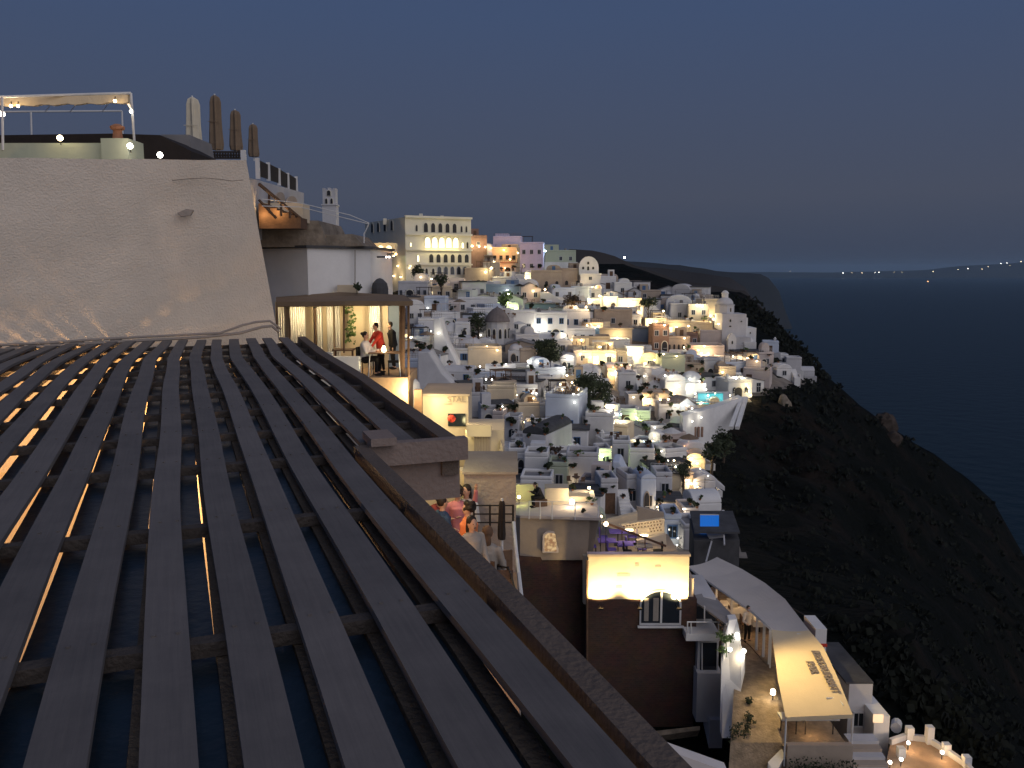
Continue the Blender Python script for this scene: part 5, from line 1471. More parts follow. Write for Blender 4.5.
wallq('low_terrace_wall', [(637, 541, 41), (666, 534, 41), (666.5, 546, 41), (664, 546, 41), (640, 541.5, 41)], 'cream', (0, .3, 0), 'plain cream low wall in front of the dotted parapet')
mb = MB(); mb.bar(P(603, 522, 41.5), P(666, 546, 39.5), 0.07, 0.09); mb.bar(P(622, 531, 41.2), P(622, 540, 41.2), .05, .05, (0, 1, 0)); mb.bar(P(645, 539, 40.2), P(645, 548, 40.2), .05, .05, (0, 1, 0))
tag(mb.build('sloping_rail', 'brownwood'), 'dark sloping rail crossing the terrace of the brick house', 'rail')
for i, u in enumerate((629, 644, 656)):
    p = P(u, 530 + (u - 629) * .35, 41.8)
    mb = MB(); mb.box(p, (.38, .1, .06))
    r = tag(mb.build('strip_lamp', 'bulb'), ('warm strip lamp under the upper end of', 'warm strip lamp under the middle of', 'warm strip lamp under the lower end of')[i] + ' the sloping rail', 'lamp', 'strip lamps under the sloping rail')
    light(None, p + Vector((0, -.1, .25)), 16, (1, 0.75, 0.38), 0.08).parent = None
fl_z = zband0 + .9
def table_set(u, v, cloth, label, Y=None, wd=.9, chairs=2, grp='tables on the brick house terrace', z=None):
    zf = fl_z if z is None else z
    c = G(u, v, zf + .75) if Y is None else P(u, v, Y)
    root = empty('cafe_table', (c.x, c.y, zf)); tag(root, label, 'table', grp)
    mb = MB(); mb.box((c.x, c.y, zf + .73), (wd, wd * .8, .04)); mb.build('table_top', cloth, root)
    mb = MB(); mb.tube([(c.x, c.y, zf), (c.x, c.y, zf + .71)], .03, 6); mb.box((c.x, c.y, zf + .02), (.4, .4, .03)); mb.build('pedestal', 'metal', root)
    return c
def chair(x, y, z, rz, m, label, group):
    root = empty('chair', (x, y, z), rz); tag(root, label, 'chair', group)
    mb = MB(); mb.mm((-.21, -.21, .42), (.21, .21, .46)); mb.build('seat', m, root, local=True)
    mb = MB(); mb.mm((-.21, .19, .47), (.21, .23, .9)); mb.build('backrest', m, root, local=True)
    for a_, b_ in ((-.19, -.19), (.19, -.19), (-.19, .19), (.19, .19)):
        mb = MB(); mb.tube([(a_, b_, 0), (a_, b_, .42)], .016, 5); mb.build('leg', 'metal', root, local=True)
    return root
spots = [(607, 540, 'purple', 'purple clothed table by the curved corner of the brick house terrace'), (618, 531, 'purple', 'purple clothed table farthest in on the brick house terrace'.replace('farthest in', 'deepest in')),
         (627, 543, 'purple', 'purple clothed table below the sloping dark rail'), (643, 545, 'greyc', 'grey table beside the plain cream low wall')]
for i, (u, v, m_, l_) in enumerate(spots):
    c = table_set(u, v, m_, l_)
    for j, (dx, dy, rz) in enumerate(((.75, .1, -PI / 2), (-.75, 0, PI / 2))):
        chair(c.x + dx, c.y + dy, fl_z, rz, 'purple' if i < 3 else 'blackc', ('seaward', 'inland')[j] + ' chair at the ' + l_.split(' ', 1)[1] if False else ('purple' if i < 3 else 'black') + ' chair on the ' + ('seaward', 'inland')[j] + ' side of the ' + ['table by the curved corner', 'deepest table of the terrace', 'table below the sloping rail', 'grey table beside the low wall'][i], 'chairs on the brick house terrace')
pl_ = bpy.data.lights.new('terrace_light', 'POINT'); pl_.energy = 16; pl_.color = (0.5, 0.4, 1.0); pl_.shadow_soft_size = .2
po = bpy.data.objects.new('terrace_light', pl_); COL.objects.link(po); po.location = G(610, 536, fl_z + 1.9)
for i, (u, v) in enumerate(((607, 523), (602, 515.5))):
    p = P(u - 1, v + 1, 40.8); r = empty('globe_lamp', p); tag(r, ('pink tinged globe lamp above the purple tables', 'small pink lamp at the upper corner of the purple terrace')[i], 'lamp')
    mb = MB(); mb.ell(p, .11 - .05 * i, 12, 8); mb.build('globe', 'bulb', r); mb = MB(); mb.tube([p - Vector((0, 0, .1)), (p.x, p.y, fl_z)], .02, 5); mb.build('pole', 'metal', r)
    light(r, p + Vector((0, -.2, .12)), 5, (1, .6, .5), .08)

# balconies and stair houses on the seaward side of the brick house
bb = empty('balcony_house', P(705, 640, 37)); tag(bb, 'narrow white house with two glazed balconies joined to the brick house', 'house')
def bxp(mb, u0_, v0, u1_, v1, Y, dep):
    a = P(u0_, v1, Y); b = P(u1_, v0, Y); mb.mm((a.x, Y, a.z), (b.x, Y + dep, b.z))
mb = MB(); bxp(mb, 688.5, 597, 716, 760, 39, 3); mb.build('wall', 'white2', bb)
mb = MB(); bxp(mb, 686, 634, 720, 641, 37.2, 1.75); mb.build('balcony', 'white', bb)
mb = MB(); bxp(mb, 697, 641.5, 719, 673, 37.6, 1.35); mb.build('lower_room', 'white2', bb)
mb = MB(); bxp(mb, 700, 643, 717, 671, 37.55, .04); mb.build('pane', 'glass', bb)
mb = MB(); bxp(mb, 690, 607, 716, 633, 38.9, .09); mb.build('pane', 'glass', bb)
mb = MB()
for u in (687.5, 691, 718.5): mb.tube([P(u, 634, 37.25), P(u, 622, 37.25)], .03, 6)
mb.tube([P(687, 622, 37.25), P(720, 622, 37.25)], .035, 6); mb.tube([P(704.5, 622, 37.4), P(704.5, 606, 37.4)], .03, 6); mb.bar(P(702, 643, 37.5), P(702, 672, 37.5), .05, .05, (0, 1, 0)); mb.bar(P(717.5, 643, 37.5), P(717.5, 672, 37.5), .05, .05, (0, 1, 0))
mb.build('balcony_rail', 'wmetal', bb)
mb = MB(); mb.prism([P(688, 594, 37.5), P(712, 590, 40), P(715, 606, 40), P(736, 619, 37), P(728, 623, 36.4), P(700, 608, 37.6)].__class__([P(688, 596, 38.6), P(711, 592, 40), P(736, 619, 37.0), P(726, 624, 36.2)]), (0, 0, -.08)); mb.build('glass_awning', 'roofgrey', bb)
mb = MB(); bxp(mb, 696, 673.5, 722.5, 722, 37.2, 1.2); mb.build('lower_wall', 'white2', bb)
mb = MB(); bxp(mb, 708, 720, 723, 775, 36.9, 1.2); mb.build('buttress', 'white2', bb)
ws = empty('white_stair_wall', P(735, 700, 35)); tag(ws, 'tall wavy white wall between the balcony house and the paved lane', 'wall')
mb = MB()
prof = [(729, 620, 36.5), (737, 619, 36.8), (740, 632, 36.2), (741, 645, 35.6), (745, 655, 35.2), (745, 672, 34.8), (741, 690, 34), (739, 738, 32), (722, 738, 32.4), (722.5, 672, 35.2), (724, 640, 36)]
mb.prism([P(*q) for q in prof], (0.05, .55, 0)); mb.build('wall', 'white', ws)
for i, (u, v, y) in enumerate(((737, 635, 36.0), (744, 651, 34.9), (730, 649.5, 34.9))):
    p = P(u, v, y); r = empty('path_lamp', p); tag(r, ['small lamp on top of the wavy white wall', 'small lamp on the wavy white wall lower down towards the lane', 'bright lamp among the leaves in the balcony corner'][i], 'lamp')
    mb = MB(); mb.ell(p, .09, 10, 7); mb.build('bulb', 'bulbw', r); mb = MB(); mb.tube([p, p + Vector((0, .25, -.25))], .02, 5); mb.build('bracket', 'metal', r)
    light(r, p + Vector((.15, -.2, .05)), 1.3, (1, .85, .55), .08)
mb = MB(); foliage(mb, P(726, 645, 35.6), .45, 300, .06, squash=1.6); mb.tube([P(727, 668, 35.6), P(726, 640, 35.6)], .02, 5)
tag(mb.build('climber', 'leafg'), 'leafy green climber lit by the lamp in the balcony corner', 'plant')

# ---------------------------------------------------------------- lane, canopy restaurant, lettered awning
lane_z0 = -17.6
lane = MB()
pts_l = [(738, 790, 30), (741, 740, 31.0), (743, 700, 33.2), (745, 665, 36.5), (742, 640, 39.5), (722, 612, 43.5), (700, 590, 48)]
pts_r = [(792, 790, 30), (787, 745, 31.0), (781, 700, 33.2), (777, 665, 36.5), (774, 645, 39.5), (768, 625, 43.5), (735, 600, 48)]
vs = []; fs = []
LZ = []
for (ul, vl, yl), (ur, vr, yr) in zip(pts_l, pts_r):
    a = P(ul, vl, yl); b = P(ur, vr, yl); z = (a.z + b.z) / 2; LZ.append((yl, z))
    vs += [Vector((a.x - .4, a.y, z)), Vector((b.x + .1, b.y, z))]
for i in range(len(pts_l) - 1): fs.append((2 * i, 2 * i + 1, 2 * i + 3, 2 * i + 2))
nb = len(vs); vs += [v - Vector((0, 0, 5)) for v in vs]
fs += [(nb + 2 * i + 1, nb + 2 * i + 3, 2 * i + 3, 2 * i + 1) for i in range(len(pts_l) - 1)] + [(2 * i, 2 * i + 2, nb + 2 * i + 2, nb + 2 * i) for i in range(len(pts_l) - 1)]
fs.append((0, nb, nb + 1, 1))
lane.add(vs, fs); tag(lane.build('paved_path', 'paving'), kind='structure')
def lane_z(y): return lerp_tab(sorted(LZ), y)

rc = empty('canopy_restaurant', P(760, 620, 40)); tag(rc, 'open restaurant under a long grey cloth canopy on white posts beside the lane', 'restaurant')
CT = [P(688, 560, 46), P(718, 557, 48.5), P(770, 586, 43), P(783, 597, 41), P(809, 629, 36.3), P(771.5, 628, 36.3), P(753, 612, 39.5), P(724, 592, 43), P(702, 578, 45.5)]
# canopy as a slightly sagging sheet with thickness
def sheet(outl_a, outl_b, m, name, parent, n=12, sag=.12, th=.03):
    mb = MB(); vs = []; fs = []
    k = len(outl_a)
    for i in range(k):
        for j in range(n + 1):
            t = j / n; p = outl_a[i].lerp(outl_b[i], t); p = p.copy(); p.z -= sag * math.sin(PI * t) * (0.8 + .08 * math.sin(i * 2.1)); vs.append(p)
    for p in list(vs): vs.append(p - Vector((0, 0, th)))
    W = n + 1; o = k * W
    for i in range(k - 1):
        for j in range(n):
            a = i * W + j; fs += [(a, a + 1, a + W + 1, a + W), (o + a, o + a + W, o + a + W + 1, o + a + 1)]
    for i in range(k - 1): fs += [(i * W, (i + 1) * W, o + (i + 1) * W, o + i * W), (i * W + n, o + i * W + n, o + (i + 1) * W + n, (i + 1) * W + n)]
    for j in range(n): fs += [(j, o + j, o + j + 1, j + 1), ((k - 1) * W + j, (k - 1) * W + j + 1, o + (k - 1) * W + j + 1, o + (k - 1) * W + j)]
    mb.add(vs, fs); return mb.build(name, m, parent, smooth=False)
left_e = [P(687, 566, 46.5), P(702, 577, 45), P(724, 592, 42.5), P(753, 612, 39), P(771.5, 629, 36.3)]
right_e = [P(717, 557, 48.5), P(742, 569, 46.3), P(765, 583, 43.5), P(785, 599, 40.2), P(809, 630, 36.3)]
sheet(left_e, right_e, 'canopy', 'canopy', rc, n=10, sag=.15)
mb = MB(); mb.tube([p - Vector((0, 0, .06)) for p in left_e], .04, 6); mb.build('edge_pole', 'wmetal', rc)
for u, v0, v1, y in ((701, 578, 592, 45), (716.5, 588, 604, 43.3), (732, 598, 619, 41.6), (757.5, 616, 646, 38.3), (764.5, 622, 648, 37.4), (770.5, 629, 655, 36.5)):
    mb = MB(); a = P(u, v0, y); zz = lane_z(y) - .3; mb.mm((a.x - .05, a.y - .05, zz), (a.x + .05, a.y + .05, a.z - .05)); mb.build('post', 'wmetal', rc)
mb = MB(); vs = []
for p, q in zip(left_e, right_e):
    z = lane_z(p.y) if p.y < 44 else lane_z(44)
    vs.append(((p.x - .1, p.y, z + .06), (q.x + .2, q.y, z + .06)))
for (a, b), (c, d) in zip(vs, vs[1:]): mb.add([a, b, d, c, (a[0], a[1], a[2] - 4), (b[0], b[1], b[2] - 4), (d[0], d[1], d[2] - 4), (c[0], c[1], c[2] - 4)], [(0, 1, 2, 3), (1, 5, 6, 2), (4, 0, 3, 7), (0, 4, 5, 1), (3, 2, 6, 7)])
mb.build('floor', 'paving', rc)
mb = MB()
for (a, b), (c, d) in zip(vs, vs[1:]): mb.prism([Vector(b), Vector(d), Vector((d[0], d[1], d[2] + 1.1)), Vector((b[0], b[1], b[2] + 1.1))], (.12, 0, 0))
mb.build('seaward_wall', 'brown', rc)
for u, v, y, p_ in ((699, 589, 45.0, 34), (722, 597, 42.6, 22), (745, 612, 40, 26), (762, 625, 38, 20)):
    q = P(u, v, y) + Vector((.5, .4, .1)); light(rc, q, p_, (1, .62, .28), .1)
# tables under the canopy
for i, (u, v, y) in enumerate(((724, 610, 42.2), (738, 607, 42.4), (750, 614, 40.8), (712, 600, 43.6), (727, 601, 44))):
    z = lane_z(y) + .06 if y < 44 else lane_z(44) + .06
    c = P(u, v, y); root = empty('dining_table', (c.x + .5, c.y, z)); tag(root, 'white clothed dining table under the grey canopy, ' + ['by the second white post', 'behind the first table row', 'beside the waiter', 'at the upper end near the lamp', 'deep in the middle'][i], 'table', 'dining tables under the grey canopy')
    mb = MB(); mb.box((c.x + .5, c.y, z + .74), (.85, .8, .03)); mb.box((c.x + .5, c.y, z + .60), (.84, .79, .25)); mb.build('tablecloth', 'whitec', root)
    mb = MB(); mb.tube([(c.x + .5, c.y, z), (c.x + .5, c.y, z + .6)], .04, 6); mb.build('pedestal', 'metal', root)
    for j, s in enumerate((-1, 1)):
        chair(c.x + .5 + s * .7, c.y + .1, z, -s * PI / 2, 'brownwood', 'brown chair at the table ' + ['by the second white post', 'behind the first table row', 'beside the waiter', 'at the upper canopy end near the lamp', 'deep in the middle of the canopy'][i] + (', lane side', ', sea side')[j], 'chairs under the grey canopy')

la = empty('lettered_awning', P(812, 690, 33)); tag(la, 'big cream awning with dark lettering along its seaward edge, lit yellow from the lane', 'awning')
A0 = [P(771.5, 629.5, 36.2), P(774, 650, 34.6), P(778, 680, 32.6), P(786, 719, 30.4)]
A1 = [P(809.5, 630.5, 36.2), P(824, 648, 34.8), P(838, 678, 32.8), P(853, 716, 30.6)]
sheet(A0, A1, 'awning', 'cloth', la, n=12, sag=.08)
mb = MB(); mb.bar(A0[3], A1[3], .05, .16); mb.build('valance', 'awning', la)
mb = MB()
for p in (A0[3], A1[3], A0[0]): mb.tube([p, (p.x, p.y, lane_z(31) - .6)], .035, 6)
mb.tube([P(797, 634, 36.0), P(805, 634.5, 36.0), P(806.5, 637, 35.8)], .03, 5); mb.tube([P(826, 699, 31.6) + Vector((0, 0, .04)), P(838, 699, 31.7) + Vector((0, 0, .04)), P(843, 706, 31.2) + Vector((0, 0, .04))], .025, 5)
mb.build('frame', 'wmetal', la)
nrm = (A1[1] - A0[1]).cross(A0[2] - A0[1]).normalized()
if nrm.z < 0: nrm = -nrm
xax = (A1[3] - A1[0]).normalized(); yax = nrm.cross(xax).normalized()
rotm = Matrix((xax, yax, nrm)).transposed().to_euler()
def on_awn(u, v):
    d = ray(u, v); o = A0[1]; t = o.dot(nrm) / d.dot(nrm); return d * t
text('RESTAURANT', la, on_awn(824.5, 671) + nrm * .035, rotm, .44, 'dome', ext=.006, bold=.02)
text('BAR', la, on_awn(812, 667) + nrm * .0, rotm, .44, 'dome', ext=.006, bold=.02)
light(la, P(772, 655, 33.6) + Vector((-.1, -.2, 2.6)), 900, (1, .72, .30), .1, 'SPOT', aim=(1.6, -1.2, -2.2), cone=125)
lz = lane_z(31)
for i, (u, v, w_) in enumerate(((792, 729, .75), (823, 731, 1.35))):
    c = P(u, v, 31.2); root = empty('dining_table', (c.x, c.y + .4, lz)); tag(root, ('smaller', 'long')[i] + ' white clothed table under the lower end of the lettered awning', 'table')
    mb = MB(); mb.box((c.x, c.y + .4, lz + .74), (w_, .6, .05)); mb.build('tablecloth', 'whitec', root)
    for a_ in (-1, 1):
        mb = MB(); mb.tube([(c.x + a_ * w_ * .4, c.y + .4, lz), (c.x + a_ * w_ * .4, c.y + .4, lz + .71)], .025, 5); mb.build('leg', 'metal', root)
af = empty('dining_platform', P(815, 740, 31)); tag(af, 'paved dining platform with low front wall under the lettered awning', 'platform')
a = P(785, 745, 30.6); b = P(850, 745, 30.6)
mb = MB(); mb.mm((a.x, 30.55, lz - .9), (b.x, 36, lz - .02)); mb.build('floor', 'paving', af)
mb = MB(); mb.mm((a.x, 30.3, lz - 1.0), (b.x, 30.545, lz + .28)); mb.build('front_wall', 'tan', af)
light(af, P(812, 726, 31.4), 10, (1, .62, .3), .1)
mb = MB(); foliage(mb, Vector(((a.x + b.x) / 2, 29.4, lz - .35)), .9, 10, .05)
for i in range(2200):
    p = Vector((random.uniform(a.x, b.x), random.uniform(28.7, 30.2), lz - .4 + random.uniform(-.6, .25) + .12 * math.sin(i))); q = Vector((random.gauss(0, 1), random.gauss(0, 1), random.gauss(0, 1))).normalized(); o_ = q.orthogonal().normalized(); s_ = random.uniform(.03, .07)
    mb.add([p + q * s_, p + o_ * s_ * .6, p - q * s_, p - o_ * s_ * .6], [(0, 1, 2, 3)])
tag(mb.build('hedge', 'leaf'), 'dark clipped hedge in front of the dining platform', 'hedge')
mb = MB(); mb.prism([P(768, 762, 30.3), P(784, 746, 31), P(788, 750, 30.8), P(775, 775, 29.8), P(768, 780, 29.8)], (0, .35, -1.0)); tag(mb.build('low_curved_wall', 'white2'), 'low pale wall curving away at the foot of the lane beside the hedge', 'wall')
for i, (u, v, y) in enumerate(((773, 692.5, 33.2), (742, 655, 35.2))):
    p = P(u, v, y); r = empty('lantern', p); tag(r, ['white lane lantern on the awning side of the lane', 'small lantern on the kerb of the lane by the white wall'][i], 'lantern')
    mb = MB(); mb.lathe(p, [(.03, -.1), (.1, -.06), (.1, .08), (.02, .16)], 8); mb.build('lamp_glass', 'bulbw', r); mb = MB(); mb.tube([p, (p.x, p.y, lane_z(y))], .025, 5); mb.build('post', 'metal', r)
    light(r, p + Vector((-.2, -.1, .1)), 12, (1, .75, .4), .08)
for i, (u, v, y, s_) in enumerate(((751, 716, 32.0, .28), (748, 706, 33, .2), (744, 727, 31.4, .35), (733, 735, 31.2, .4))):
    mb = MB(); p = P(u, v, y); p.z = lane_z(y) + s_ * .6; foliage(mb, p, s_, 120, .05); mb.tube([(p.x, p.y, p.z - s_ * .6), p], .02, 5); tag(mb.build('shrub', 'leaf'), ['dark low shrub standing out on the lane paving', 'smallest shrub at the lane edge, above the others', 'bushy shrub where the wavy white wall ends', 'broad shrub at the foot of the wavy white wall'][i], 'shrub')

# seaward outbuildings below the awning
def bk2(name, u0_, v0, u1_, v1, Y, dep, m, label, cat, extra=None):
    r = empty(name, P((u0_ + u1_) / 2, v1, Y)); tag(r, label, cat)
    mb = MB(); a = P(u0_, v1, Y); b = P(u1_, v0, Y); mb.mm((a.x, Y, a.z - 3), (b.x, Y + dep, b.z)); mb.build('wall', m, r); return r
r = bk2('outbuilding', 815, 629, 827, 644, 38, 1.6, 'white', 'small bright white block at the corner between canopy and awning', 'outbuilding')
mb = MB(); mb.mm((P(814, 645, 37.9).x, 37.9, P(0, 646, 38).z), (P(827.3, 645, 37.9).x, 37.99, P(0, 643.5, 38).z)); mb.build('trim', 'redc', r)
mb = MB(); mb.bar(P(792, 608, 41), P(826, 627, 38.5), .05, .05); mb.build('rail', 'metal', r)
r = bk2('flat_house', 846, 684, 873, 748, 35, 4, 'white2', 'flat white house beyond the seaward edge of the lettered awning', 'house')
mb = MB(); mb.mm((P(846, 684, 35).x, 35, P(0, 683.9, 35).z), (P(873.5, 684, 35).x, 39, P(0, 682, 35).z)); mb.build('roof', 'roofdark', r)
share('window', WP['dark'], r, (P(858, 720, 35).x - r.location.x, -.01, 1.0), (.5, 1, .7))
mb = MB(); mb.prism([P(832, 648, 41), P(850, 662, 40), P(871, 682, 39), P(848, 682, 39), P(836, 664, 40)], (0, 1.0, -.6)); tag(mb.build('lean_to', 'roofgrey'), 'dark grey sloping roof descending seaward of the awning', 'lean-to')
r = bk2('step_house', 872, 716, 890, 760, 34, 3, 'white', 'small white house with a lit doorway stepping down to the sea side', 'house')
mb = MB(); mb.mm((P(874, 716, 33.9).x, 33.95, P(0, 722, 34).z), (P(884, 716, 33.9).x, 33.99, P(0, 714, 34).z)); mb.build('lit_opening', emit('soft_lit_opening', (1, .62, .3), .9), r)
mb = MB(); a = P(896, 728, 34.5); mb.tube([a, a + Vector((.3, .6, -.1))], .22, 10); tag(mb.build('white_drum', 'white'), 'round white drum lying beyond the small stepped house', 'drum')
st = empty('garden_stair', P(868, 760, 31)); tag(st, 'pale stair with white nosings descending past the hedge', 'stair')
for i in range(5):
    mb = MB(); a = P(849 + i * 1.5, 741 + i * 8, 32 - i * .35); b = P(879 + i * 3.2, 741 + i * 8, 32 - i * .35); mb.mm((a.x, a.y, a.z - 1.2), (b.x, a.y + .55, a.z)); mb.build('step', 'white2' if i % 2 == 0 else 'tan', st)
pt = empty('lamp_patio', P(930, 755, 31)); tag(pt, 'small patio glowing orange, ringed by short white pillars on the cliff edge', 'patio')
ring = [P(890, 745, 33.4), P(905, 742, 33.8), P(928, 741, 33.6), P(945, 750, 32.8), P(965, 766, 31.8), P(975, 785, 31), P(905, 785, 30.5), P(886, 762, 32)]
zz = sum(p.z for p in ring[:5]) / 5 
ringp = [Vector((p.x, p.y, zz)) for p in ring]
mb = MB(); mb.prism(ringp, (0, 0, -4)); mb.build('floor', 'floorw', pt)
mb = MB()
for p, q in list(zip(ringp, ringp[1:]))[:5]: mb.bar(p + Vector((0, 0, .12)), q + Vector((0, 0, .12)), .16, .24)
mb.build('low_wall', 'white2', pt)
for u, v, y, h_ in ((909, 741, 33.8, .55), (929, 742, 33.5, .75), (946, 752, 32.7, .45), (966, 768, 31.8, .45), (901, 752, 32.5, .4)):
    mb = MB(); p = P(u, v, y); mb.mm((p.x - .14, p.y - .14, zz), (p.x + .14, p.y + .14, zz + h_)); mb.build('pillar', 'white', pt)
for i, (u, v, y) in enumerate(((908, 748, 33), (942, 755, 32.3), (901, 762, 31.8), (890, 762, 31.6))):
    p = P(u, v, y); p.z = zz + .3; r = empty('patio_lamp', p); tag(r, ['patio lamp glowing at the upper pillar of the cliff patio', 'strongest patio lamp near the outer corner of the cliff patio', 'small white lamp on the patio floor', 'small yellow lamp at the foot of the garden stair'][i], 'lamp')
    mb = MB(); mb.ell(p, .07, 10, 7); mb.build('bulb', 'bulbw', r); mb = MB(); mb.tube([p, p - Vector((0, 0, .3))], .02, 5); mb.build('stake', 'metal', r)
    light(r, p + Vector((0, -.15, .12)), (14, 16, 3, 3)[i], (1, .6, .25), .06)

mb = MB(); mb.prism([P(655, 731, 34.0), P(700, 726, 34.5), P(700, 730, 34.5), P(658, 736, 34.0)], (0, .4, -.5)); tag(mb.build('garden_wall', 'stone'), 'low dark garden wall at the foot of the brick house', 'wall')
mb = MB(); mb.prism([P(648, 742, 12), P(672, 752, 12), P(728, 772, 12), P(728, 800, 12), P(660, 800, 12)], (0, .25, 0)); tag(mb.build('parapet', 'white2'), 'pale sloping parapet just beyond the brown edge beam', 'parapet')
# swimming pools
def pool(u0_, v0, u1_, v1, Yf, Yb_, glow, label, power, deckm, deckw):
    z = P((u0_ + u1_) / 2, (v0 + v1) / 2, (Yf + Yb_) / 2).z
    a = G(u0_, v1, z); b = G(u1_, v1, z); c = G(u1_, v0, z); d = G(u0_, v0, z)
    r = empty('swimming_pool', ((a.x + b.x) / 2, a.y, z)); tag(r, label, 'pool')
    w_ = deckw
    o = [a + Vector((-w_[0], -w_[1], 0)), b + Vector((w_[2], -w_[1], 0)), c + Vector((w_[2], w_[3], 0)), d + Vector((-w_[0], w_[3], 0))]
    mb = MB()
    inn = [a, b, c, d]
    for i in range(4):
        j = (i + 1) % 4; mb.prism([o[i], o[j], inn[j], inn[i]], (0, 0, .12))
    mb.prism([p - Vector((0, 0, .5)) for p in o], (0, 0, -6)); mb.build('deck', deckm, r)
    mb = MB(); mb.prism([p + Vector((0, 0, -.10)) for p in inn], (0, 0, -.35)); 
    mb.build('water', emit('lit_pool_water_' + label.split()[0], glow, power, 0.02), r)
    return r, z
r, pz = pool(700, 514, 719, 528, 60, 68, (0.005, 0.14, 0.60), 'blue lit swimming pool on a dark deck at the cliff edge', 0.8, 'roofdark', (.7, 1.4, 1.2, .5))
mb = MB(); a = P(706, 535, 62); b = P(725, 535, 62); mb.prism([P(706, 533, 62), P(725, 533.5, 62), P(723, 541, 61), P(710, 540, 61)], (0, .15, 0)); mb.bar(P(712, 540, 61), P(706, 562, 58), .1, .1); mb.bar(P(724, 535, 61), P(724.5, 545, 60), .1, .1)
tag(mb.build('sun_shade', 'white2'), 'pale tilted shade panel on a thin leg below the blue pool', 'shade')
Yp = ground(710, 404).y - 5
r, pz2 = pool(698, 393, 723, 402, Yp, Yp, (0.05, 0.55, 0.60), 'turquoise lit swimming pool beside the white floodlit houses', 1.1, 'white2', (.5, 1.0, 1.5, 1.0))
rw = [(683, 416, 449), (692, 413, 449), (702, 411, 448), (712, 408, 440), (722, 405, 430), (732, 401, 418), (742, 397, 402)]
rwp = [(P(u, t, ground(u, 446 - (u - 683) * .3).y - 3), P(u, b, ground(u, 446 - (u - 683) * .3).y - 3)) for u, t, b in rw]
mb = MB()
for (a, b), (c, d) in zip(rwp, rwp[1:]):
    k = Vector((0, 2.5, 0)); e = Vector((0, 0, -1.5)); mb.add([a, c, d + e, b + e, a + k, c + k, d + e + k, b + e + k], [(0, 1, 2, 3), (7, 6, 5, 4), (0, 4, 5, 1), (3, 2, 6, 7), (0, 3, 7, 4), (1, 5, 6, 2)])
tag(mb.build('retaining_wall', 'white'), 'broad white retaining wall curving down the cliff below the turquoise pool', 'wall')
for i, u in enumerate((695, 698.5, 702)):
    mb = MB(); y = ground(u, 442).y - 3.3; mb.mm((P(u, 437, y).x - .15, y - .1, P(u, 437, y).z), (P(u, 437, y).x + .15, y + .25, P(u, 427, y).z)); tag(mb.build('drain_slot', 'brown'), 'reddish slot in the broad retaining wall, ' + ('first of three', 'middle of three', 'third of three')[i] + ' side by side', 'slot', 'slots in the retaining wall')
for k in range(2):
    mb = MB(); mb.bar(P(742 + k * 4, 398, 137), P(731 + k * 6, 428, 127), .6, .5); tag(mb.build('cliff_stair_wall', 'white'), ('inner', 'outer')[k] + ' white strip wall of the stair down the cliff below the pool', 'wall')

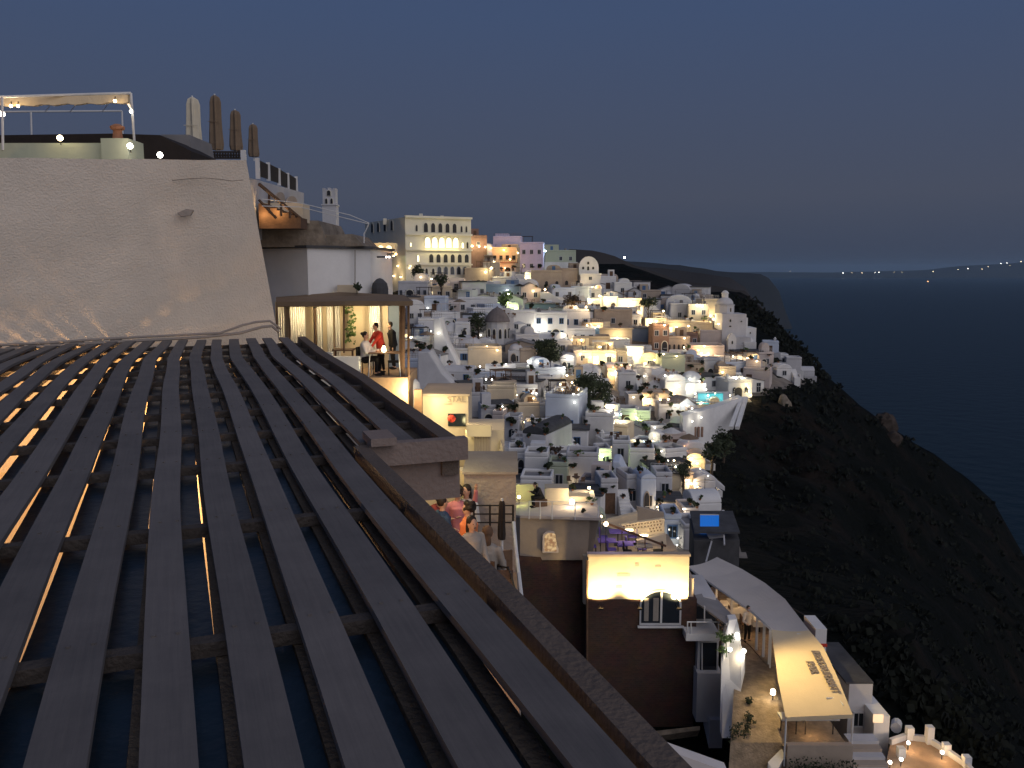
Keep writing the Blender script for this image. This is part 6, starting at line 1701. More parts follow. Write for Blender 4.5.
# ---------------------------------------------------------------- PEOPLE
def limb(mb, pts, rad, n=10):
    mb.tube(pts, rad, n)
    for p, r in zip(pts, rad): mb.ell(p, r * 1.0, 8, 6)
def voxel(o, size):
    m = o.modifiers.new('remesh', 'REMESH'); m.mode = 'VOXEL'; m.voxel_size = size; m.use_smooth_shade = True
    s_ = o.modifiers.new('smooth', 'SMOOTH'); s_.iterations = 3; s_.factor = 0.5
def person(pos, rz, label, top, legs, sit=False, lean=0.0, hands=None, hair='short', scale=1.0, sleeves='long', group=None, hairm='hair', skirt=False):
    root = empty('person', pos, rz); root.scale = (scale,) * 3
    tag(root, label, 'person', group)
    hz = 0.50 if sit else 0.94
    hip = Vector((0, 0, hz)); ch = hip + Vector((0, -math.sin(lean) * .42, math.cos(lean) * .42)); nk = ch + Vector((0, -math.sin(lean) * .12, math.cos(lean) * .12)); hd = nk + Vector((0, -.02 - math.sin(lean) * .13, .05 + math.cos(lean) * .13))
    sh = [ch + Vector((s * .185, 0, .045)) for s in (-1, 1)]
    hands = hands or [Vector((-.24, -.08, hz - .12)), Vector((.24, -.08, hz - .12))]
    el = []
    for s, h in zip(sh, hands):
        h = Vector(h); mid = (s + h) / 2; L = (h - s).length; off = math.sqrt(max(0, .29 ** 2 - (L / 2) ** 2)) if L < .56 else 0
        el.append(mid + Vector(((.35 if s.x > 0 else -.35), .45, -.82)).normalized() * off)
    if sit:
        kn = [hip + Vector((s * .11, -.43, 0.02)) for s in (-1, 1)]; an = [k + Vector((0, .03, -.44)) for k in kn]
    else:
        kn = [hip + Vector((s * .10, -.03, -.42)) for s in (-1, 1)]; an = [Vector((s * .12, .02, .09)) for s in (-1, 1)]
    b = MB()
    b.ell(hd, (.078, .095, .118), 14, 10); b.ell(hd + Vector((0, -.03, -.055)), (.055, .06, .06), 10, 7)
    b.lathe(hd + Vector((0, -.098, -.03)), [(.016, 0), (.012, .02), (.006, .045)], 6)
    for s in (-1, 1): b.ell(hd + Vector((s * .08, 0, -.005)), (.014, .022, .032), 8, 6)
    limb(b, [nk - Vector((0, 0, .06)), hd - Vector((0, 0, .06))], [.055, .05])
    b.tube([hip - Vector((0, 0, .04)), hip + (ch - hip) * .4, ch, ch + (nk - ch) * .5], [.14, .125, .145, .09], 14)
    b.ell(hip, (.155, .12, .12), 12, 8); b.ell(ch, (.17, .115, .14), 12, 8)
    for s, e, h in zip(sh, el, hands):
        h = Vector(h)
        limb(b, [s, e], [.052, .042]); limb(b, [e, h], [.040, .027])
        d = (h - e).normalized(); sd = d.cross(Vector((0, 0, 1))); sd = sd.normalized() if sd.length > .1 else Vector((1, 0, 0))
        b.ell(h + d * .045, (.032, .032, .038), 8, 6)
        for i, L in enumerate((.055, .068, .072, .062)):
            q = h + d * .075 + sd * (i - 1.5) * .017; b.tube([q, q + d * L * .6 + Vector((0, 0, -.006)), q + d * L + Vector((0, 0, -.02))], [.0095, .009, .007], 6)
        t0_ = h + d * .02 + sd * .028; b.tube([t0_, t0_ + sd * .025 + d * .03, t0_ + sd * .026 + d * .055], [.011, .010, .008], 6)
    for s, k, a_ in zip((-1, 1), kn, an):
        limb(b, [hip + Vector((s * .09, 0, 0)), k], [.088, .058]); limb(b, [k, k * .55 + a_ * .45 + Vector((0, .015, 0)), a_], [.056, .052, .036])
        b.ell(a_ + Vector((0, -.07, -.055)), (.042, .125, .035), 10, 6)
    o = b.build('body', 'skin', root, local=True); voxel(o, .013)
    t = MB()
    t.tube([hip - Vector((0, 0, .06)), hip + (ch - hip) * .4, ch + Vector((0, 0, .02)), ch + (nk - ch) * .75], [.172, .150, .172, .075], 16); t.ell(ch + Vector((0, 0, .02)), (.205, .135, .135), 14, 8); t.ell(hip, (.18, .145, .12), 12, 8)
    for s, e, h in zip(sh, el, hands):
        h = Vector(h); limb(t, [s, e], [.072, .056])
        if sleeves == 'long': limb(t, [e, e.lerp(h, .88)], [.055, .040])
    o = t.build('top', top, root, local=True); voxel(o, .016)
    g = MB()
    g.ell(hip - Vector((0, 0, .02)), (.178, .15, .13), 12, 8)
    if skirt: g.lathe(hip, [(.30, -.55), (.22, -.3), (.17, 0)], 18)
    for s, k, a_ in zip((-1, 1), kn, an):
        limb(g, [hip + Vector((s * .09, 0, 0)), k], [.105, .073])
        if not skirt: limb(g, [k, a_ + (k - a_) * .12], [.072, .05])
    o = g.build('skirt' if skirt else 'trousers', legs, root, local=True); voxel(o, .018)
    f_ = MB()
    for a_ in an: f_.ell(a_ + Vector((0, -.065, -.05)), (.052, .142, .042), 10, 6)
    o = f_.build('shoes', 'blackc', root, local=True)
    hr = MB(); hr.ell(hd + Vector((0, .022, .028)), (.093, .100, .112), 14, 9)
    if hair == 'long': hr.ell(hd + Vector((0, .07, -.10)), (.085, .05, .16), 12, 8)
    if hair == 'bun': hr.ell(hd + Vector((0, .12, .06)), (.05, .05, .05), 10, 7)
    if hair == 'curly':
        for i in range(26):
            a_ = Vector((random.gauss(0, 1), random.gauss(.3, 1), random.gauss(.3, 1))).normalized(); hr.ell(hd + Vector((0, .03, .03)) + Vector((a_.x * .095, a_.y * .095, a_.z * .11)), .04, 7, 5)
    o = hr.build('hair', hairm, root, local=True); voxel(o, .014)
    # keep the face clear of hair
    e_ = MB()
    for s in (-1, 1): e_.ell(hd + Vector((s * .03, -.088, .005)), (.011, .007, .007), 8, 5)
    e_.box(hd + Vector((0, -.092, -.058)), (.042, .008, .009))
    e_.build('face_features', 'hair', root, local=True)
    return root
fl = -5.9
def pp(u, y, z=fl): q = P(u, 384, y); return (q.x, y, z)
person(pp(428, 16.0), R(60), 'person in a maroon top bending by the lit yellow doorway', 'maroonc', 'blackc', lean=.35, hands=[(-.1, -.5, 1.25), (.25, -.45, 1.2)])
person(pp(456.5, 16.1), R(10), 'person in an open dark jacket over a pink top at the back of the group', 'pinkc', 'blackc', hair='curly', hands=[(-.2, -.2, 1.1), (.35, -.1, 1.75)])
person(pp(466, 16.25), R(-30), 'dark haired person in a white top half hidden beside the taupe wall', 'whitec', 'greyc', hair='long', hands=[(-.15, -.3, 1.15), (.2, -.25, 1.1)])
person(pp(440.5, 15.4), R(120), 'short haired man in a navy top with his back to the slatted roof', 'bluec', 'blackc', hands=[(-.2, -.3, 1.05), (.2, -.3, 1.05)])
person(pp(468, 15.0), R(-75), 'dark haired person in a bright orange top looking into the group', 'orangec', 'orangec', hair='curly', hands=[(-.15, -.35, 1.15), (.15, -.38, 1.2)], sleeves='short')
person(pp(470.5, 14.1), R(35), 'dark haired person in a pale grey top nearest the brown edge beam'.replace('nearest', 'next to'), 'greyc', 'blackc', hair='long', hands=[(-.18, -.32, 1.1), (.15, -.3, 1.0)])
person(pp(487, 14.6, fl - .02), R(160), 'seated brown haired person in beige by the dark parasol', 'greyc', 'greyc', sit=True, hair='long', hairm='brownwood', hands=[(-.15, -.35, .68), (.15, -.35, .68)], scale=1.1)
chair(pp(487, 14.6)[0], 14.6, fl, R(160) , 'brownwood', 'brown chair under the seated person beside the parasol', 'terrace chairs')
chair(pp(497, 15.1)[0], 15.1, fl, R(200), 'brownwood', 'empty brown chair between the seated person and the iron railing', 'terrace chairs')
c = Vector(pp(492, 14.0)); r = empty('cafe_table', c); tag(r, 'small dark wooden table on the terrace edge near the stair railing', 'table')
mb = MB(); mb.box(c + Vector((0, 0, .73)), (.7, .7, .04)); mb.build('table_top', 'brownwood', r); mb = MB(); mb.tube([c, c + Vector((0, 0, .71))], .03, 6); mb.build('pedestal', 'metal', r)
c = Vector(pp(447, 13.6)); r = empty('cafe_table', c); tag(r, 'pale clothed table among the group, mostly behind the edge beam', 'table')
mb = MB(); mb.box(c + Vector((0, 0, .74)), (.9, .9, .05)); mb.build('tablecloth', 'whitec', r); mb = MB(); mb.tube([c, c + Vector((0, 0, .71))], .03, 6); mb.build('pedestal', 'metal', r)
light(tb, Vector(pp(458, 14.6)) + Vector((-.3, -.2, 2.15)), 17, (1, .68, .38), .15)
light(tb, Vector(pp(452, 13.4)) + Vector((0, 0, 1.0)), 5, (1, .6, .3), .1)
for i, (u, v, m_) in enumerate(((284, 575, 'redc'), (262, 540, 'orangec'), (60, 470, 'redc'), (118, 600, 'orangec'))):
    c = G(u, v, -5.15); c.z = fl; r = empty('dining_table', c); tag(r, ('red', 'orange')[i % 2] + ' clothed table glimpsed through the slats ' + ['at the near middle of the roof', 'beyond the near middle table', 'at the far inland side', 'at the near inland side'][i], 'table')
    mb = MB(); mb.box(c + Vector((0, 0, .74)), (1.3, 1.3, .05)); mb.build('tablecloth', m_, r); mb = MB(); mb.tube([c, c + Vector((0, 0, .71))], .03, 6); mb.build('pedestal', 'metal', r)
# diners on the lit terrace
person(pp(366, 27.3, fz), R(75), 'seated person in a pale shirt with dark tied hair on the lit terrace', 'whitec', 'blackc', sit=True, hair='bun', hands=[(-.1, -.4, .75), (.15, -.42, .78)], scale=1.03)
chair(pp(366, 27.3)[0], 27.3, fz, R(75), 'blackc', 'black chair under the person in the pale shirt', 'chairs on the lit terrace')
person(pp(382, 27.9, fz), R(-50), 'person in a red top leaning over the table on the lit terrace', 'redc', 'blackc', lean=.3, hands=[(-.1, -.5, .95), (.12, -.5, .9)], scale=.93)
person(pp(394, 28.9, fz), R(-70), 'dark dressed person behind the table next to the brown post', 'blackc', 'blackc', lean=.15, hair='short', scale=.9)
c = Vector(pp(383, 27.1, fz)); r = empty('cafe_table', c); tag(r, 'dark table with thin metal legs on the lit terrace', 'table')
mb = MB(); mb.box(c + Vector((.1, 0, .74)), (1.0, .7, .03)); mb.build('table_top', 'brownwood', r)
for a_, b_ in ((-.4, -.3), (.6, -.3), (-.4, .3), (.6, .3)):
    mb = MB(); mb.tube([c + Vector((a_, b_, 0)), c + Vector((a_ * .9 + .01, b_ * .9, .72))], .015, 5); mb.build('leg', 'wmetal', r)
chair(pp(395, 27.2)[0], 27.2, fz, R(-80), 'blackc', 'empty black chair beside the thick brown post', 'chairs on the lit terrace')
p = c + Vector((.05, 0, .80)); r = empty('table_lamp', p); tag(r, 'small glowing table lamp between the diners on the lit terrace', 'lamp')
mb = MB(); mb.lathe(p, [(.05, -.04), (.07, 0), (.05, .12), (.02, .15)], 10); mb.build('lamp_shade', 'bulb', r); light(r, p + Vector((0, -.1, .22)), 7, (1, .6, .3), .05)
person((P(747, 640, 39.6).x, 39.6, lane_z(39.6) + .01), R(20), 'waiter in a white shirt and black trousers on the lane beside the canopy posts', 'whitec', 'blackc', hands=[(-.2, -.2, 1.0), (.2, -.3, 1.1)], scale=1.02)
person((P(541, 500, 41.4).x, 41.2, tz + .02), R(-70), 'person dressed in black leaning forward on the railed taupe terrace', 'blackc', 'blackc', sit=True, lean=.5, hair='long', hands=[(-.1, -.6, .8), (.15, -.62, .82)])
mb = MB(); q = P(541, 500, 41.4); mb.mm((q.x - .3, 41.0, tz), (q.x + .3, 41.5, tz + .42)); tag(mb.build('stool', 'brownwood'), 'low brown stool under the person in black', 'stool')

# ---------------------------------------------------------------- TREES, SHRUBS
def tree(u, v, Y, r_, label, n=1500, leaf='leaf', sz=.22, squash=1.15):
    g = P(u, v, Y); zc = g.z; zg = zground(g.x, g.y)
    root = empty('tree', (g.x, g.y, min(zg, zc - r_))); tag(root, label, 'tree')
    mb = MB(); b0 = root.location.copy(); top = Vector((g.x, g.y, zc))
    mb.tube([b0, b0.lerp(top, .5) + Vector((.1, 0, 0)), top], [.22, .16, .07], 8)
    for i in range(7):
        a_ = i * 2.4; mb.tube([b0.lerp(top, .45 + .06 * i), top + Vector((math.cos(a_) * r_ * .5, math.sin(a_) * r_ * .5, (i - 3) * r_ * .12))], [.08, .025], 5)
    mb.build('trunk', 'bark', root)
    mb = MB(); foliage(mb, top, r_, n, sz, squash, clumps=13); mb.build('crown', leaf, root)
tree(592, 396, 128, 3.3, 'larger dark tree rising between white houses below the long white building', 5600, sz=.20)
tree(547, 351, 158, 2.7, 'smaller rounded dark tree beside the long white building', 3600, sz=.19)
tree(683, 470, 97, 1.1, 'bushy dark tree in front of the warm lit vaulted house', 700, sz=.13)
tree(418, 250 + 22, 196, 1.7, 'dark tree on the slope below the hotel porch', 500)
tree(441, 280, 192, 1.5, 'dark tree in front of the lowest hotel arches', 500)
tree(478, 322, 170, 2.0, 'dark tree inland of the domed church', 700)
tree(505, 300, 176, 1.8, 'tree glowing green beside the pilastered blue grey house', 700, 'leafg')
tree(724, 442, 118, 1.9, 'dark tree on the cliff edge under the broad retaining wall', 700)
tree(712, 452, 110, 1.5, 'smaller dark tree at the lower end of the broad retaining wall', 500)
tree(648, 303, 196, 2.4, 'dark spreading tree on the ridge seaward of the chapel', 700, squash=.4)
tree(571, 300, 190, 2.2, 'wide brown leafed tree below the tan ridge houses', 700, 'leafb', squash=.5)

# ---------------------------------------------------------------- what the town's lines of sight meet
bpy.context.view_layer.update()
DG = bpy.context.evaluated_depsgraph_get()
def hit(u, v):
    ok, loc, nor, idx, ob, mw = SC.ray_cast(DG, Vector((0, 0, 0)), ray(u, v).normalized(), distance=3000)
    if not ok: return None
    top = ob
    while top.parent: top = top.parent
    return loc.copy(), nor.copy(), top

# ---- lamps: (u, v, strength class, colour)
WARM = (1.0, 0.70, 0.36); YEL = (1.0, 0.80, 0.40); WHT = (1.0, 0.92, 0.72); ORG = (1.0, 0.48, 0.18); COOL = (0.55, 0.82, 1.0); GRN = (0.75, 1.0, 0.35); TURQ = (.35, .9, .95); PNK = (1, .5, .38)
LP = [
 (387, 254, 1, ORG), (377, 257, 0, WHT), (380, 257, 0, WHT), (394, 256, 0, WHT), (399, 266, 1, WARM), (410, 266, 0, WARM), (395, 276, 1, WARM), (402, 277, 1, WARM), (421, 277, 1, WARM), (430, 279, 1, WARM), (409, 268, 0, WARM),
 (472, 246, 2, YEL), (479, 246.5, 1, YEL), (485, 247, 1, YEL), (491, 248, 1, ORG), (504, 250, 2, ORG), (517, 253, 1, YEL), (544, 251, 2, COOL), (490, 268, 3, YEL), (494, 262, 2, YEL), (486, 272, 2, YEL), (510, 262, 2, ORG), (505, 268, 1, ORG), (526, 278, 3, YEL), (507, 290, 1, WHT), (507, 294, 1, WHT), (507, 305, 3, GRN), (515, 309, 3, GRN), (545, 292, 2, WARM), (533, 291, 1, WARM),
 (575, 307, 2, WARM), (586, 307, 2, WARM), (601, 296, 2, YEL), (604, 299, 2, YEL), (606, 303, 1, YEL), (588, 299, 2, YEL), (622, 303, 3, WARM), (632, 303, 3, WARM), (641, 313, 3, WARM), (648, 320, 3, WARM), (663, 311, 2, YEL), (650, 323, 2, YEL), (587, 328, 1, WARM), (595, 328, 2, WARM), (599, 326, 2, WARM), (664, 325, 2, WARM), (656, 321, 2, WARM),
 (539, 328, 2, WHT), (542, 328, 1, WHT), (563, 335, 2, WHT), (572, 340, 1, WARM), (582, 340, 2, WARM), (569, 358, 2, WHT), (530, 361, 2, WHT), (537, 362, 1, WHT), (563, 368, 2, WHT), (506, 367, 1, WHT), (506, 363, 0, WHT), (580, 354, 2, WARM), (598, 347, 3, YEL), (590, 357, 2, YEL), (599, 362, 2, YEL),
 (617, 338, 3, YEL), (610, 344, 2, YEL), (607, 355, 2, YEL), (614, 356, 2, YEL), (628, 352, 3, YEL), (636, 356, 3, YEL), (656, 360, 2, YEL), (645, 366, 3, YEL), (630, 365, 1, ORG), (621, 365, 1, ORG), (613, 367, 1, ORG), (684, 350, 1, WARM), (663, 354, 1, WARM), (676, 356, 1, WARM), (698, 350, 2, ORG), (701, 353, 1, WARM), (704, 346, 1, WARM), (708, 354, 2, WARM), (697, 305, 2, WHT), (702, 306, 1, WHT), (715, 319, 3, YEL), (710, 316, 2, YEL), (720, 324, 1, WARM), (690, 326, 2, YEL), (676, 327, 2, YEL), (684, 338, 1, WARM),
 (733, 359, 1, WARM), (749, 358, 1, WARM), (752, 357, 2, WARM), (757, 361, 1, WARM), (722, 372, 2, YEL), (735, 378, 2, WHT), (745, 384, 1, YEL), (747, 387, 1, YEL), (748, 391, 1, YEL), (750, 395, 1, YEL), (752, 398, 1, WARM),
 (646, 376, 1, WHT), (612, 374, 3, WARM), (665, 378, 1, WHT), (671, 376, 1, WHT), (678, 386, 1, WHT), (690, 379, 1, WHT), (698, 381, 1, WHT), (688, 390, 2, WHT), (695, 396, 1, WHT), (672, 393, 2, WARM), (668, 399, 2, WARM), (676, 405, 2, WHT), (683, 403, 2, WHT), (633, 397, 1, WARM), (650, 400, 3, WARM), (660, 400, 2, WARM), (604, 406, 2, YEL), (609, 411, 2, WHT), (614, 414, 2, WHT), (621, 421, 3, WHT), (636, 418, 3, GRN), (654, 427, 1, WHT), (655, 435, 1, WHT), (636, 441, 2, YEL), (645, 441, 1, TURQ), (619, 414, 1, TURQ), (706, 392, 1, WHT), (715, 396, 0, WARM), (730, 398, 1, WARM), (699, 417, 1, WHT), (690, 421, 1, WHT), (686, 446, 1, PNK), (692, 411, 1, WHT), (700, 403, 2, YEL), (708, 398, 2, TURQ),
 (502, 406, 1, WHT), (515, 395, 0, YEL), (532, 393, 1, WHT), (536, 393, 1, WHT), (533, 398, 1, WARM), (522, 422, 1, WARM), (567, 378, 2, YEL), (572, 385, 2, YEL), (577, 389, 2, YEL), (571, 394, 1, WHT), (575, 402, 1, WHT), (560, 384, 1, WARM), (563, 389, 1, WARM),
 (602, 456, 3, GRN), (589, 491, 3, YEL), (574, 482, 1, WARM), (655, 441, 1, WARM), (664, 451, 1, WHT), (668, 463, 0, WHT), (676, 466, 1, WHT), (691, 458, 3, YEL), (697, 463, 2, YEL), (674, 463, 2, WARM), (690, 483, 3, WARM), (700, 471, 0, WHT), (707, 475, 0, WHT), (684, 508, 2, WHT), (682, 538, 1, WHT), (681, 545, 1, WHT), (655, 506, 2, WARM),
 (480, 369, 1, WHT), (486, 382, 1, WHT), (492, 382, 1, WHT), (487, 349, 1, WARM), (497, 350, 1, WARM), (503, 352, 0, WARM), (428, 308, 0, WHT), (431, 334, 0, WHT), (439, 333, 1, WHT), (411, 340, 3, YEL), (480, 335, 0, WHT),
]
POW = [10, 62, 190, 400]
RAD = [.09, .13, .17, .21]
BM_ = {WARM: 'bulb', YEL: 'bulb', WHT: 'bulbw', ORG: 'bulbo', COOL: 'bulbc', PNK: 'bulbo', GRN: None, TURQ: 'bulbc'}
M['bulbg'] = emit('greenish_bulb', (.85, 1, .4), 12)
BM_[GRN] = 'bulbg'
LAMPS = []
for u, v, k, c in LP:
    h = hit(u, v)
    if h is None: continue
    p, n, ob = h
    Yd = p.y
    s_ = max(.35, Yd / 165.0)
    flat = n.z > 0.6
    q = p + (Vector((0, 0, .5 * s_)) if flat else Vector((n.x, n.y, 0)).normalized() * .35)
    r_ = RAD[k] * s_
    root = empty('lamp', q)
    mb = MB(); mb.ell(q, r_, 10, 7); mb.build('globe', BM_[c], root)
    mb = MB(); mb.tube([q, (p - Vector((0, 0, .2))) if flat else (p - n * .05)], .03, 5); mb.lathe(q, [(r_ * .5, r_ * .7), (r_ * .7, r_ * .9), (.02, r_ * 1.2)], 8); mb.build('bracket', 'metal', root)
    off = (Vector((0, -.7, 1.2)) if flat else n * 1.1 + Vector((0, 0, .3))) * s_
    light(root, q + off, POW[k] * s_ * s_, c, .12 * s_)
    LAMPS.append(dict(root=root, u=u, v=v, k=k, c=c, flat=flat))
    hb = ob

# ---- shrubs, parasols and rails on roofs and terraces
def leaf_mesh(n, sz, m):
    mb = MB(); foliage(mb, (0, 0, .45), .6, n, sz, .9, clumps=6)
    me = bpy.data.meshes.new('proto'); me.from_pydata(mb.v, [], mb.f); me.materials.append(M[m]); return me
SHR = [leaf_mesh(150, .14, 'leaf'), leaf_mesh(130, .13, 'leafb'), leaf_mesh(170, .15, 'leaf'), leaf_mesh(120, .12, 'leafg')]
def pot_fn(mb):
    mb.lathe((0, 0, 0), [(.16, 0), (.24, .3), (.26, .32), (.2, .33)], 10); return ['terracotta']
POT = proto(pot_fn)
PLANTS = []
rs_ = random.Random(21)
hand = [(485, 408), (492, 407), (500, 410), (508, 409), (515, 412), (552, 448), (556, 453), (560, 457), (565, 462), (549, 443), (636, 447), (648, 447), (642, 447), (598, 433), (606, 434), (640, 392), (628, 390), (650, 393), (650, 432), (670, 440), (660, 455), (655, 452), (425, 346), (430, 350), (417, 344), (415, 352), (437, 305), (447, 306), (455, 308), (465, 330), (470, 334), (474, 338), (462, 340), (610, 462), (613, 470), (606, 478), (612, 487), (622, 497), (630, 492), (700, 375), (690, 368), (712, 378), (670, 415), (664, 424), (666, 430), (745, 352), (752, 360), (768, 356), (775, 362), (605, 367), (617, 368), (625, 369), (500, 270), (508, 271), (514, 268), (536, 288), (548, 288), (553, 289), (540, 268), (533, 268), (640, 400), (574, 374), (570, 370), (512, 425), (530, 437), (536, 430), (592, 505), (600, 470), (573, 467), (578, 455), (690, 505), (697, 508), (700, 500)]
cand = hand + [(rs_.uniform(400, 780), rs_.uniform(285, 515)) for _ in range(900)]
for i, (u, v) in enumerate(cand):
    if len(PLANTS) >= 175: break
    if i >= len(hand) and not inside(u, v): continue
    h = hit(u, v)
    if h is None: continue
    p, n, ob = h
    if 'house' not in ob.name and ob.name != 'hillside_terrain' and i >= len(hand): continue
    if n.z < .6:
        if i >= len(hand): continue
        p = p + n * .5; z = zground(p.x, p.y)
    if any((p - q['p']).length < 1.2 for q in PLANTS): continue
    onter = ob.name == 'hillside_terrain'
    root = empty('shrub' if onter else 'potted_plant', p - Vector((0, 0, .02)), rs_.uniform(0, 6))
    s_ = rs_.uniform(.5, 1.15) * (1.6 if onter else 1) * min(1.0, p.y / 130)
    share('foliage', SHR[rs_.choice((0, 0, 1, 2, 2, 3))], root, (0, 0, .0 if onter else .25 * s_), (s_ * rs_.uniform(.8, 2.2), s_, s_ * rs_.uniform(.7, 1.3)))
    if onter:
        pass
    else: share('pot', POT, root, (0, 0, 0), (s_, s_, s_))
    PLANTS.append(dict(root=root, u=u, v=v, p=p, ter=onter))
def para_fn(cloth):
    def fn(mb):
        mb.cur = 0; mb.lathe((0, 0, 2.0), [(1.35, 0), (1.3, .06), (.7, .34), (.05, .6)], 8)
        mb.cur = 1; mb.tube([(0, 0, 0), (0, 0, 2.6)], .03, 6); mb.mm((-.25, -.25, 0), (.25, .25, .06)); return [cloth, 'wmetal']
    return fn
PAR = [proto(para_fn('whitec')), proto(para_fn('tcanvas')), proto(para_fn('dcanvas'))]
def lounge_fn(mb):
    mb.mm((-.3, -.9, .25), (.3, .4, .33)); mb.prism([(-.3, .4, .25), (.3, .4, .25), (.3, .95, .7), (-.3, .95, .7)], (0, 0, .07))
    for a in (-.26, .22):
        for b in (-.85, .3): mb.mm((a, b, 0), (a + .04, b + .04, .25))
    return ['purple']
def tab_fn(mb):
    mb.lathe((0, 0, 0), [(.25, 0), (.05, .03), (.05, .7), (.42, .71), (.42, .74)], 10)
    for a in (0, 2.1, 4.2):
        x, y = .75 * math.cos(a), .75 * math.sin(a); mb.mm((x - .2, y - .2, .4), (x + .2, y + .2, .44)); mb.mm((x - .2, y + (.16 if y > 0 else -.2), .44), (x + .2, y + (.2 if y > 0 else -.16), .85))
        for dx, dy in ((-.18, -.18), (.15, -.18), (-.18, .15), (.15, .15)): mb.mm((x + dx, y + dy, 0), (x + dx + .03, y + dy + .03, .4))
    return ['brownwood']
TABM = proto(tab_fn)
PROPS = []
for i in range(900):
    if len(PROPS) >= 60: break
    u, v = rs_.uniform(400, 770), rs_.uniform(290, 512)
    if not inside(u, v): continue
    h = hit(u, v)
    if h is None or h[1].z < .8 or 'house' not in h[2].name: continue
    p = h[0]
    if any((p - q['p']).length < 2.4 for q in PROPS + PLANTS): continue
    if rs_.random() < .3:
        root = empty('parasol', p, rs_.uniform(0, 1)); k = rs_.choice((0, 1, 2)); share('canopy', PAR[k], root, (0, 0, 0)); kind = 'parasol'; colr = ('white', 'tan', 'black')[k]
    else:
        root = empty('patio_table', p, rs_.uniform(0, 6)); share('table_with_stools', TABM, root, (0, 0, 0)); kind = 'table'; colr = 'brown'
    PROPS.append(dict(root=root, u=u, v=v, p=p, kind=kind, colr=colr))

# scrub on the cliff: nobody could count it
mb = MB()
rs2 = random.Random(5)
for i in range(800):
    v = rs2.uniform(300, 760); u = rs2.uniform(lerp_tab(EDGE, v) + 4, min(1040, lerp_tab(SIL, v) - 2))
    g = ground(u, v)
    if g.y > 500: continue
    s_ = rs2.uniform(.5, 1.6) * max(.5, g.y / 160)
    for k in range(10):
        d = Vector((rs2.gauss(0, 1), rs2.gauss(0, 1), abs(rs2.gauss(0, .7)))).normalized() * s_ * rs2.uniform(.4, 1)
        a = Vector((rs2.uniform(-1, 1), rs2.uniform(-1, 1), rs2.uniform(-1, 1))).normalized(); b = a.orthogonal().normalized(); q = g + d; z = s_ * .35
        mb.add([q + a * z, q + b * z, q - a * z, q - b * z], [(0, 1, 2, 3)])
tag(mb.build('scrub_vegetation', 'grass'), kind='stuff')
# pale rock on the cliff face
mb = MB()
bmr = [(784, 404, .8, 1.5), (884, 425, 1.1, 2.6), (893, 440, 1.0, 2.0)]
for i, (u, v, a_, r_) in enumerate(bmr):
    g = ground(u, v); mb = MB(); mb.ell((0, 0, 0), (r_ * a_, r_ * .8, r_ * 1.2), 12, 9)
    for q in mb.v: q += q.normalized() * (noise.noise(q * .6 + Vector((i * 7, 0, 0))) * r_ * .5)
    mb.v = [q + g for q in mb.v]
    tag(mb.build('rock', 'crag' if i else 'stone'), ['pale angular rock on the dark slope below the seaward houses', 'brown rock outcrop on the cliff brow above the sea', 'lower brown rock outcrop on the cliff brow above the sea'][i], 'rock')

# lights of the far shore
for i, (u, v, s_, c) in enumerate(((843, 273, 15, 'bulbw'), (852, 272.6, 9, 'bulb'), (862, 273, 10, 'bulb'), (875, 272.5, 11, 'bulbw'), (879, 272.3, 14, 'bulbw'), (894, 272, 7, 'bulb'), (902, 272.5, 7, 'bulb'), (933, 271.5, 10, 'bulb'), (958, 269.5, 8, 'bulb'), (968, 268.5, 13, 'bulbw'), (982, 269, 9, 'bulb'), (988, 266.5, 9, 'bulb'), (1001, 263.5, 13, 'bulbw'), (1007, 263, 13, 'bulbw'), (1010, 265.5, 8, 'bulb'), (1021, 261.5, 12, 'bulb'), (790, 271.3, 6, 'bulb'), (928, 281.5, 9, 'bulbo'))):
    Yl = 25500 if u != 928 else 14500
    p = P(u, v, Yl if u != 928 else 14500)
    mb = MB(); mb.ell(p, s_ * .6, 8, 5)
    o = tag(mb.build('shore_light', c), 'distant ' + ('orange boat light alone on the dark water' if u == 928 else 'shore light across the water, number ' + 'one two three four five six seven eight nine ten eleven twelve thirteen fourteen fifteen sixteen seventeen'.split()[i] + ' along the coast'), 'light', 'lights along the far coast')
p = P(624.5, 257.5, 880); mb = MB(); mb.ell(p, .9, 8, 6); tag(mb.build('hill_light', 'bulbw'), 'single light on the dark hill beyond the chapel', 'light')

# ---- string lights on the roof terrace at upper edge of the plaster wall
for i, (u, v, y, c, l_) in enumerate(((2, 114, 17.2, 'bulbw', 'bright lamp hanging at the outer end of the rolled awning'), (60, 138, 16.8, 'bulb', 'warm lamp on the pale green parapet below the awning frame'), (130, 146, 16.7, 'bulbw', 'white lamp on the parapet pier beside the chimney pot'), (131, 111.5, 17.9, 'bulbw', 'small lamp under the corner of the awning frame'), (160, 155, 16.9, 'bulbw', 'bright lamp standing on the wall top in front of the dark shed'), (11, 106, 17.45, 'bulb', 'small warm lamp under the rolled awning, first of two'), (18, 106, 17.45, 'bulb', 'small warm lamp under the rolled awning, second of two'), (115, 101, 17.4, 'bulb', 'small warm lamp where the awning meets its last strut'))):
    p = P(u, v, y); r = empty('lamp', p); tag(r, l_, 'lamp', 'roof terrace lamps')
    mb = MB(); mb.ell(p, .055 if i not in (3, 5, 6, 7) else .03, 10, 7); mb.build('bulb', c, r)
    mb = MB(); mb.tube([p, p + Vector((0, .02, .09 if i in (0, 3, 5, 6, 7) else -.12))], .012, 5); mb.build('socket', 'metal', r)
    light(r, p + Vector((0, -.12, .05)), 2.6 if i not in (3, 5, 6, 7) else 1.2, WARM, .05)

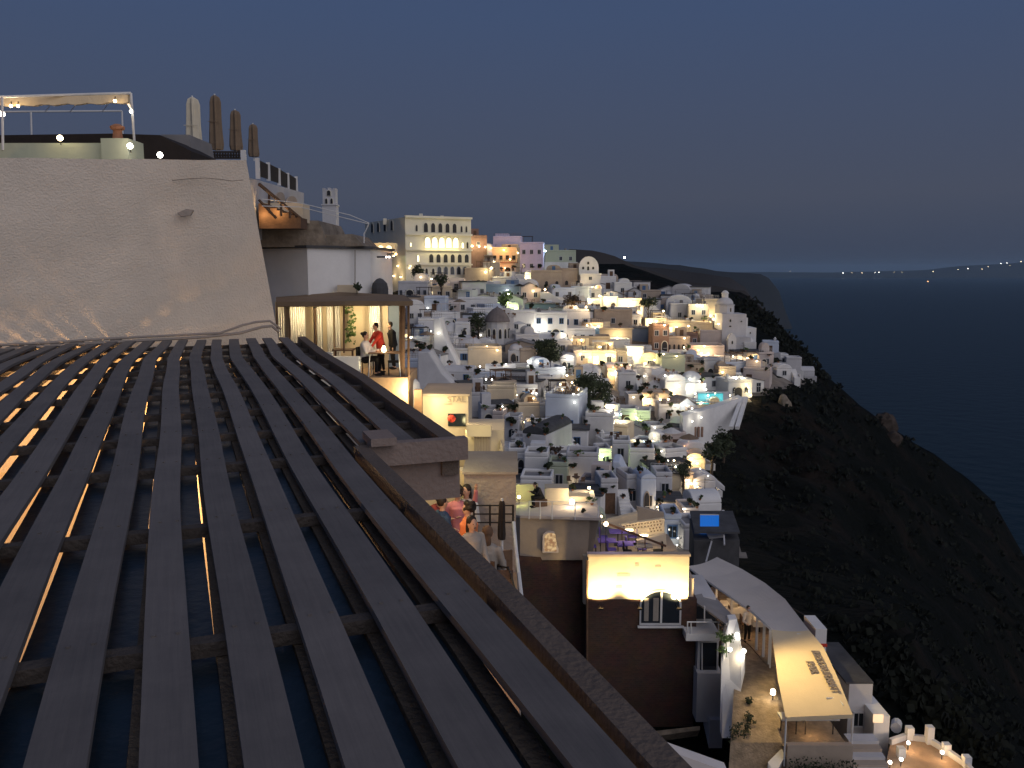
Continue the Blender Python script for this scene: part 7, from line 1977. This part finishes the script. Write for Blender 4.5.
# ---------------------------------------------------------------- LABELS that single each town thing out
LM = [(438, 288, 'the arcaded hotel'), (590, 290, 'the rounded gable chapel'), (497, 340, 'the grey domed church'), (735, 345, 'the lantern domed church'), (714, 398, 'the turquoise pool'), (592, 400, 'the larger dark tree'), (547, 352, 'the smaller dark tree'),
      (560, 420, 'the blue one-window house'), (445, 375, 'the white buttress walls'), (640, 545, 'the brick house'), (705, 520, 'the blue pool'), (708, 430, 'the broad retaining wall'), (505, 256, 'the orange arcade house'), (556, 515, 'the railed taupe terrace'), (694, 460, 'the warm lit vaulted house'), (652, 398, 'the glowing open-fronted house'), (618, 345, 'the floodlit white block'), (503, 292, 'the blue grey pilastered house'), (665, 338, 'the red brown tower house'), (788, 366, 'the outermost white houses')]
COLW = {'white': 'white', 'white2': 'greyish white', 'blue': 'pale blue', 'cream': 'cream', 'tan': 'tan', 'brown': 'red brown', 'lav': 'lavender', 'bluegrey': 'blue grey', 'orange': 'orange', 'pink': 'dusty pink', 'green': 'pale green', 'hotel': 'ivory'}
KW = {'flat': 'flat-roofed', 'slab': 'overhanging-roofed', 'vault': 'barrel-vaulted', 'cross': 'round-backed', 'dome': 'domed', 'gable': 'gabled', 'slope': 'slope-walled', 'tank': 'flat-roofed'}
ORD = 'first second third fourth fifth sixth seventh eighth ninth tenth eleventh twelfth'.split()
buckets = {}
def where(d, key):
    best = min(LM, key=lambda m: (m[0] - d['u']) ** 2 + ((m[1] - d['v']) * 1.4) ** 2 + (9e9 if abs(m[0] - d['u']) < 3 and abs(m[1] - d['v']) < 3 else 0))
    du, dv = d['u'] - best[0], d['v'] - best[1]
    rel = ('seaward of' if du > 0 else 'inland of') if abs(du) > abs(dv) * 1.1 else ('uphill of' if dv < 0 else 'downhill of')
    buckets.setdefault((key, rel, best[2]), []).append((du * du + dv * dv * 2, id(d), d))
for h in HOUSES:
    sz = 'tall' if h['H'] > 1.25 * h['W'] else ('long low' if h['W'] > 2.0 * h['H'] else ('large' if h['W'] * h['H'] > 30 else 'small'))
    key = ((sz if len((h['note'] or '').split()) < 5 else sz.split()[0]) + ' ' + COLW[h['col']] + ' ' + KW[h['kind']] + ' house' + (' ' + h['note'] if h['note'] and len(h['note'].split()) < 5 else (' with a lit window' if h['lit'] else '')), 'house', 'whitewashed houses stacked on the slope')
    where(h, key)
for d in LAMPS:
    cw = {WARM: 'warm', YEL: 'yellow', WHT: 'white', ORG: 'orange', COOL: 'cool blue', GRN: 'greenish', TURQ: 'turquoise', PNK: 'pink'}[d['c']]
    where(d, (('tiny', 'small', 'bright', 'dazzling')[d['k']] + ' ' + cw + (' standing' if d['flat'] else ' wall') + ' lamp', 'lamp', 'lamps lit across the town'))
for d in PLANTS:
    where(d, ('dark leafy shrub on open ground' if d['ter'] else 'dark potted plant on a terrace', 'plant', 'plants among the houses'))
for d in PROPS:
    where(d, (d['colr'] + (' open parasol on a roof' if d['kind'] == 'parasol' else ' patio table on a roof'), d['kind'], 'furniture on the roof terraces'))
for (key, rel, lm), L in buckets.items():
    L.sort(key=lambda x: (x[0], x[1]))
    for i, (_, _, d) in enumerate(L):
        o_ = '' if len(L) == 1 else (ORD[i] if i < 12 else str(i + 1) + 'th') + ' '
        if o_ and i >= 12: o_ = str(i + 1) + 'th '
        tag(d['root'], key[0] + ', ' + (o_ + 'one ' if o_ else '') + rel + ' ' + lm, key[1], key[2])

# ---------------------------------------------------------------- dusk haze over the caldera
mb = MB(); mb.mm((-39000, -2900, -231), (59000, 57900, 330))
hm = bpy.data.materials.new('dusk_haze'); hm.use_nodes = True
hn = hm.node_tree; hn.nodes.clear()
ho = hn.nodes.new('ShaderNodeOutputMaterial'); hv = hn.nodes.new('ShaderNodeVolumePrincipled')
hv.inputs['Color'].default_value = (0.50, 0.74, 1.0, 1)
hv.inputs['Density'].default_value = 1.6e-5
hn.links.new(hv.outputs[0], ho.inputs['Volume'])
tag(mb.build('haze', hm), kind='stuff')
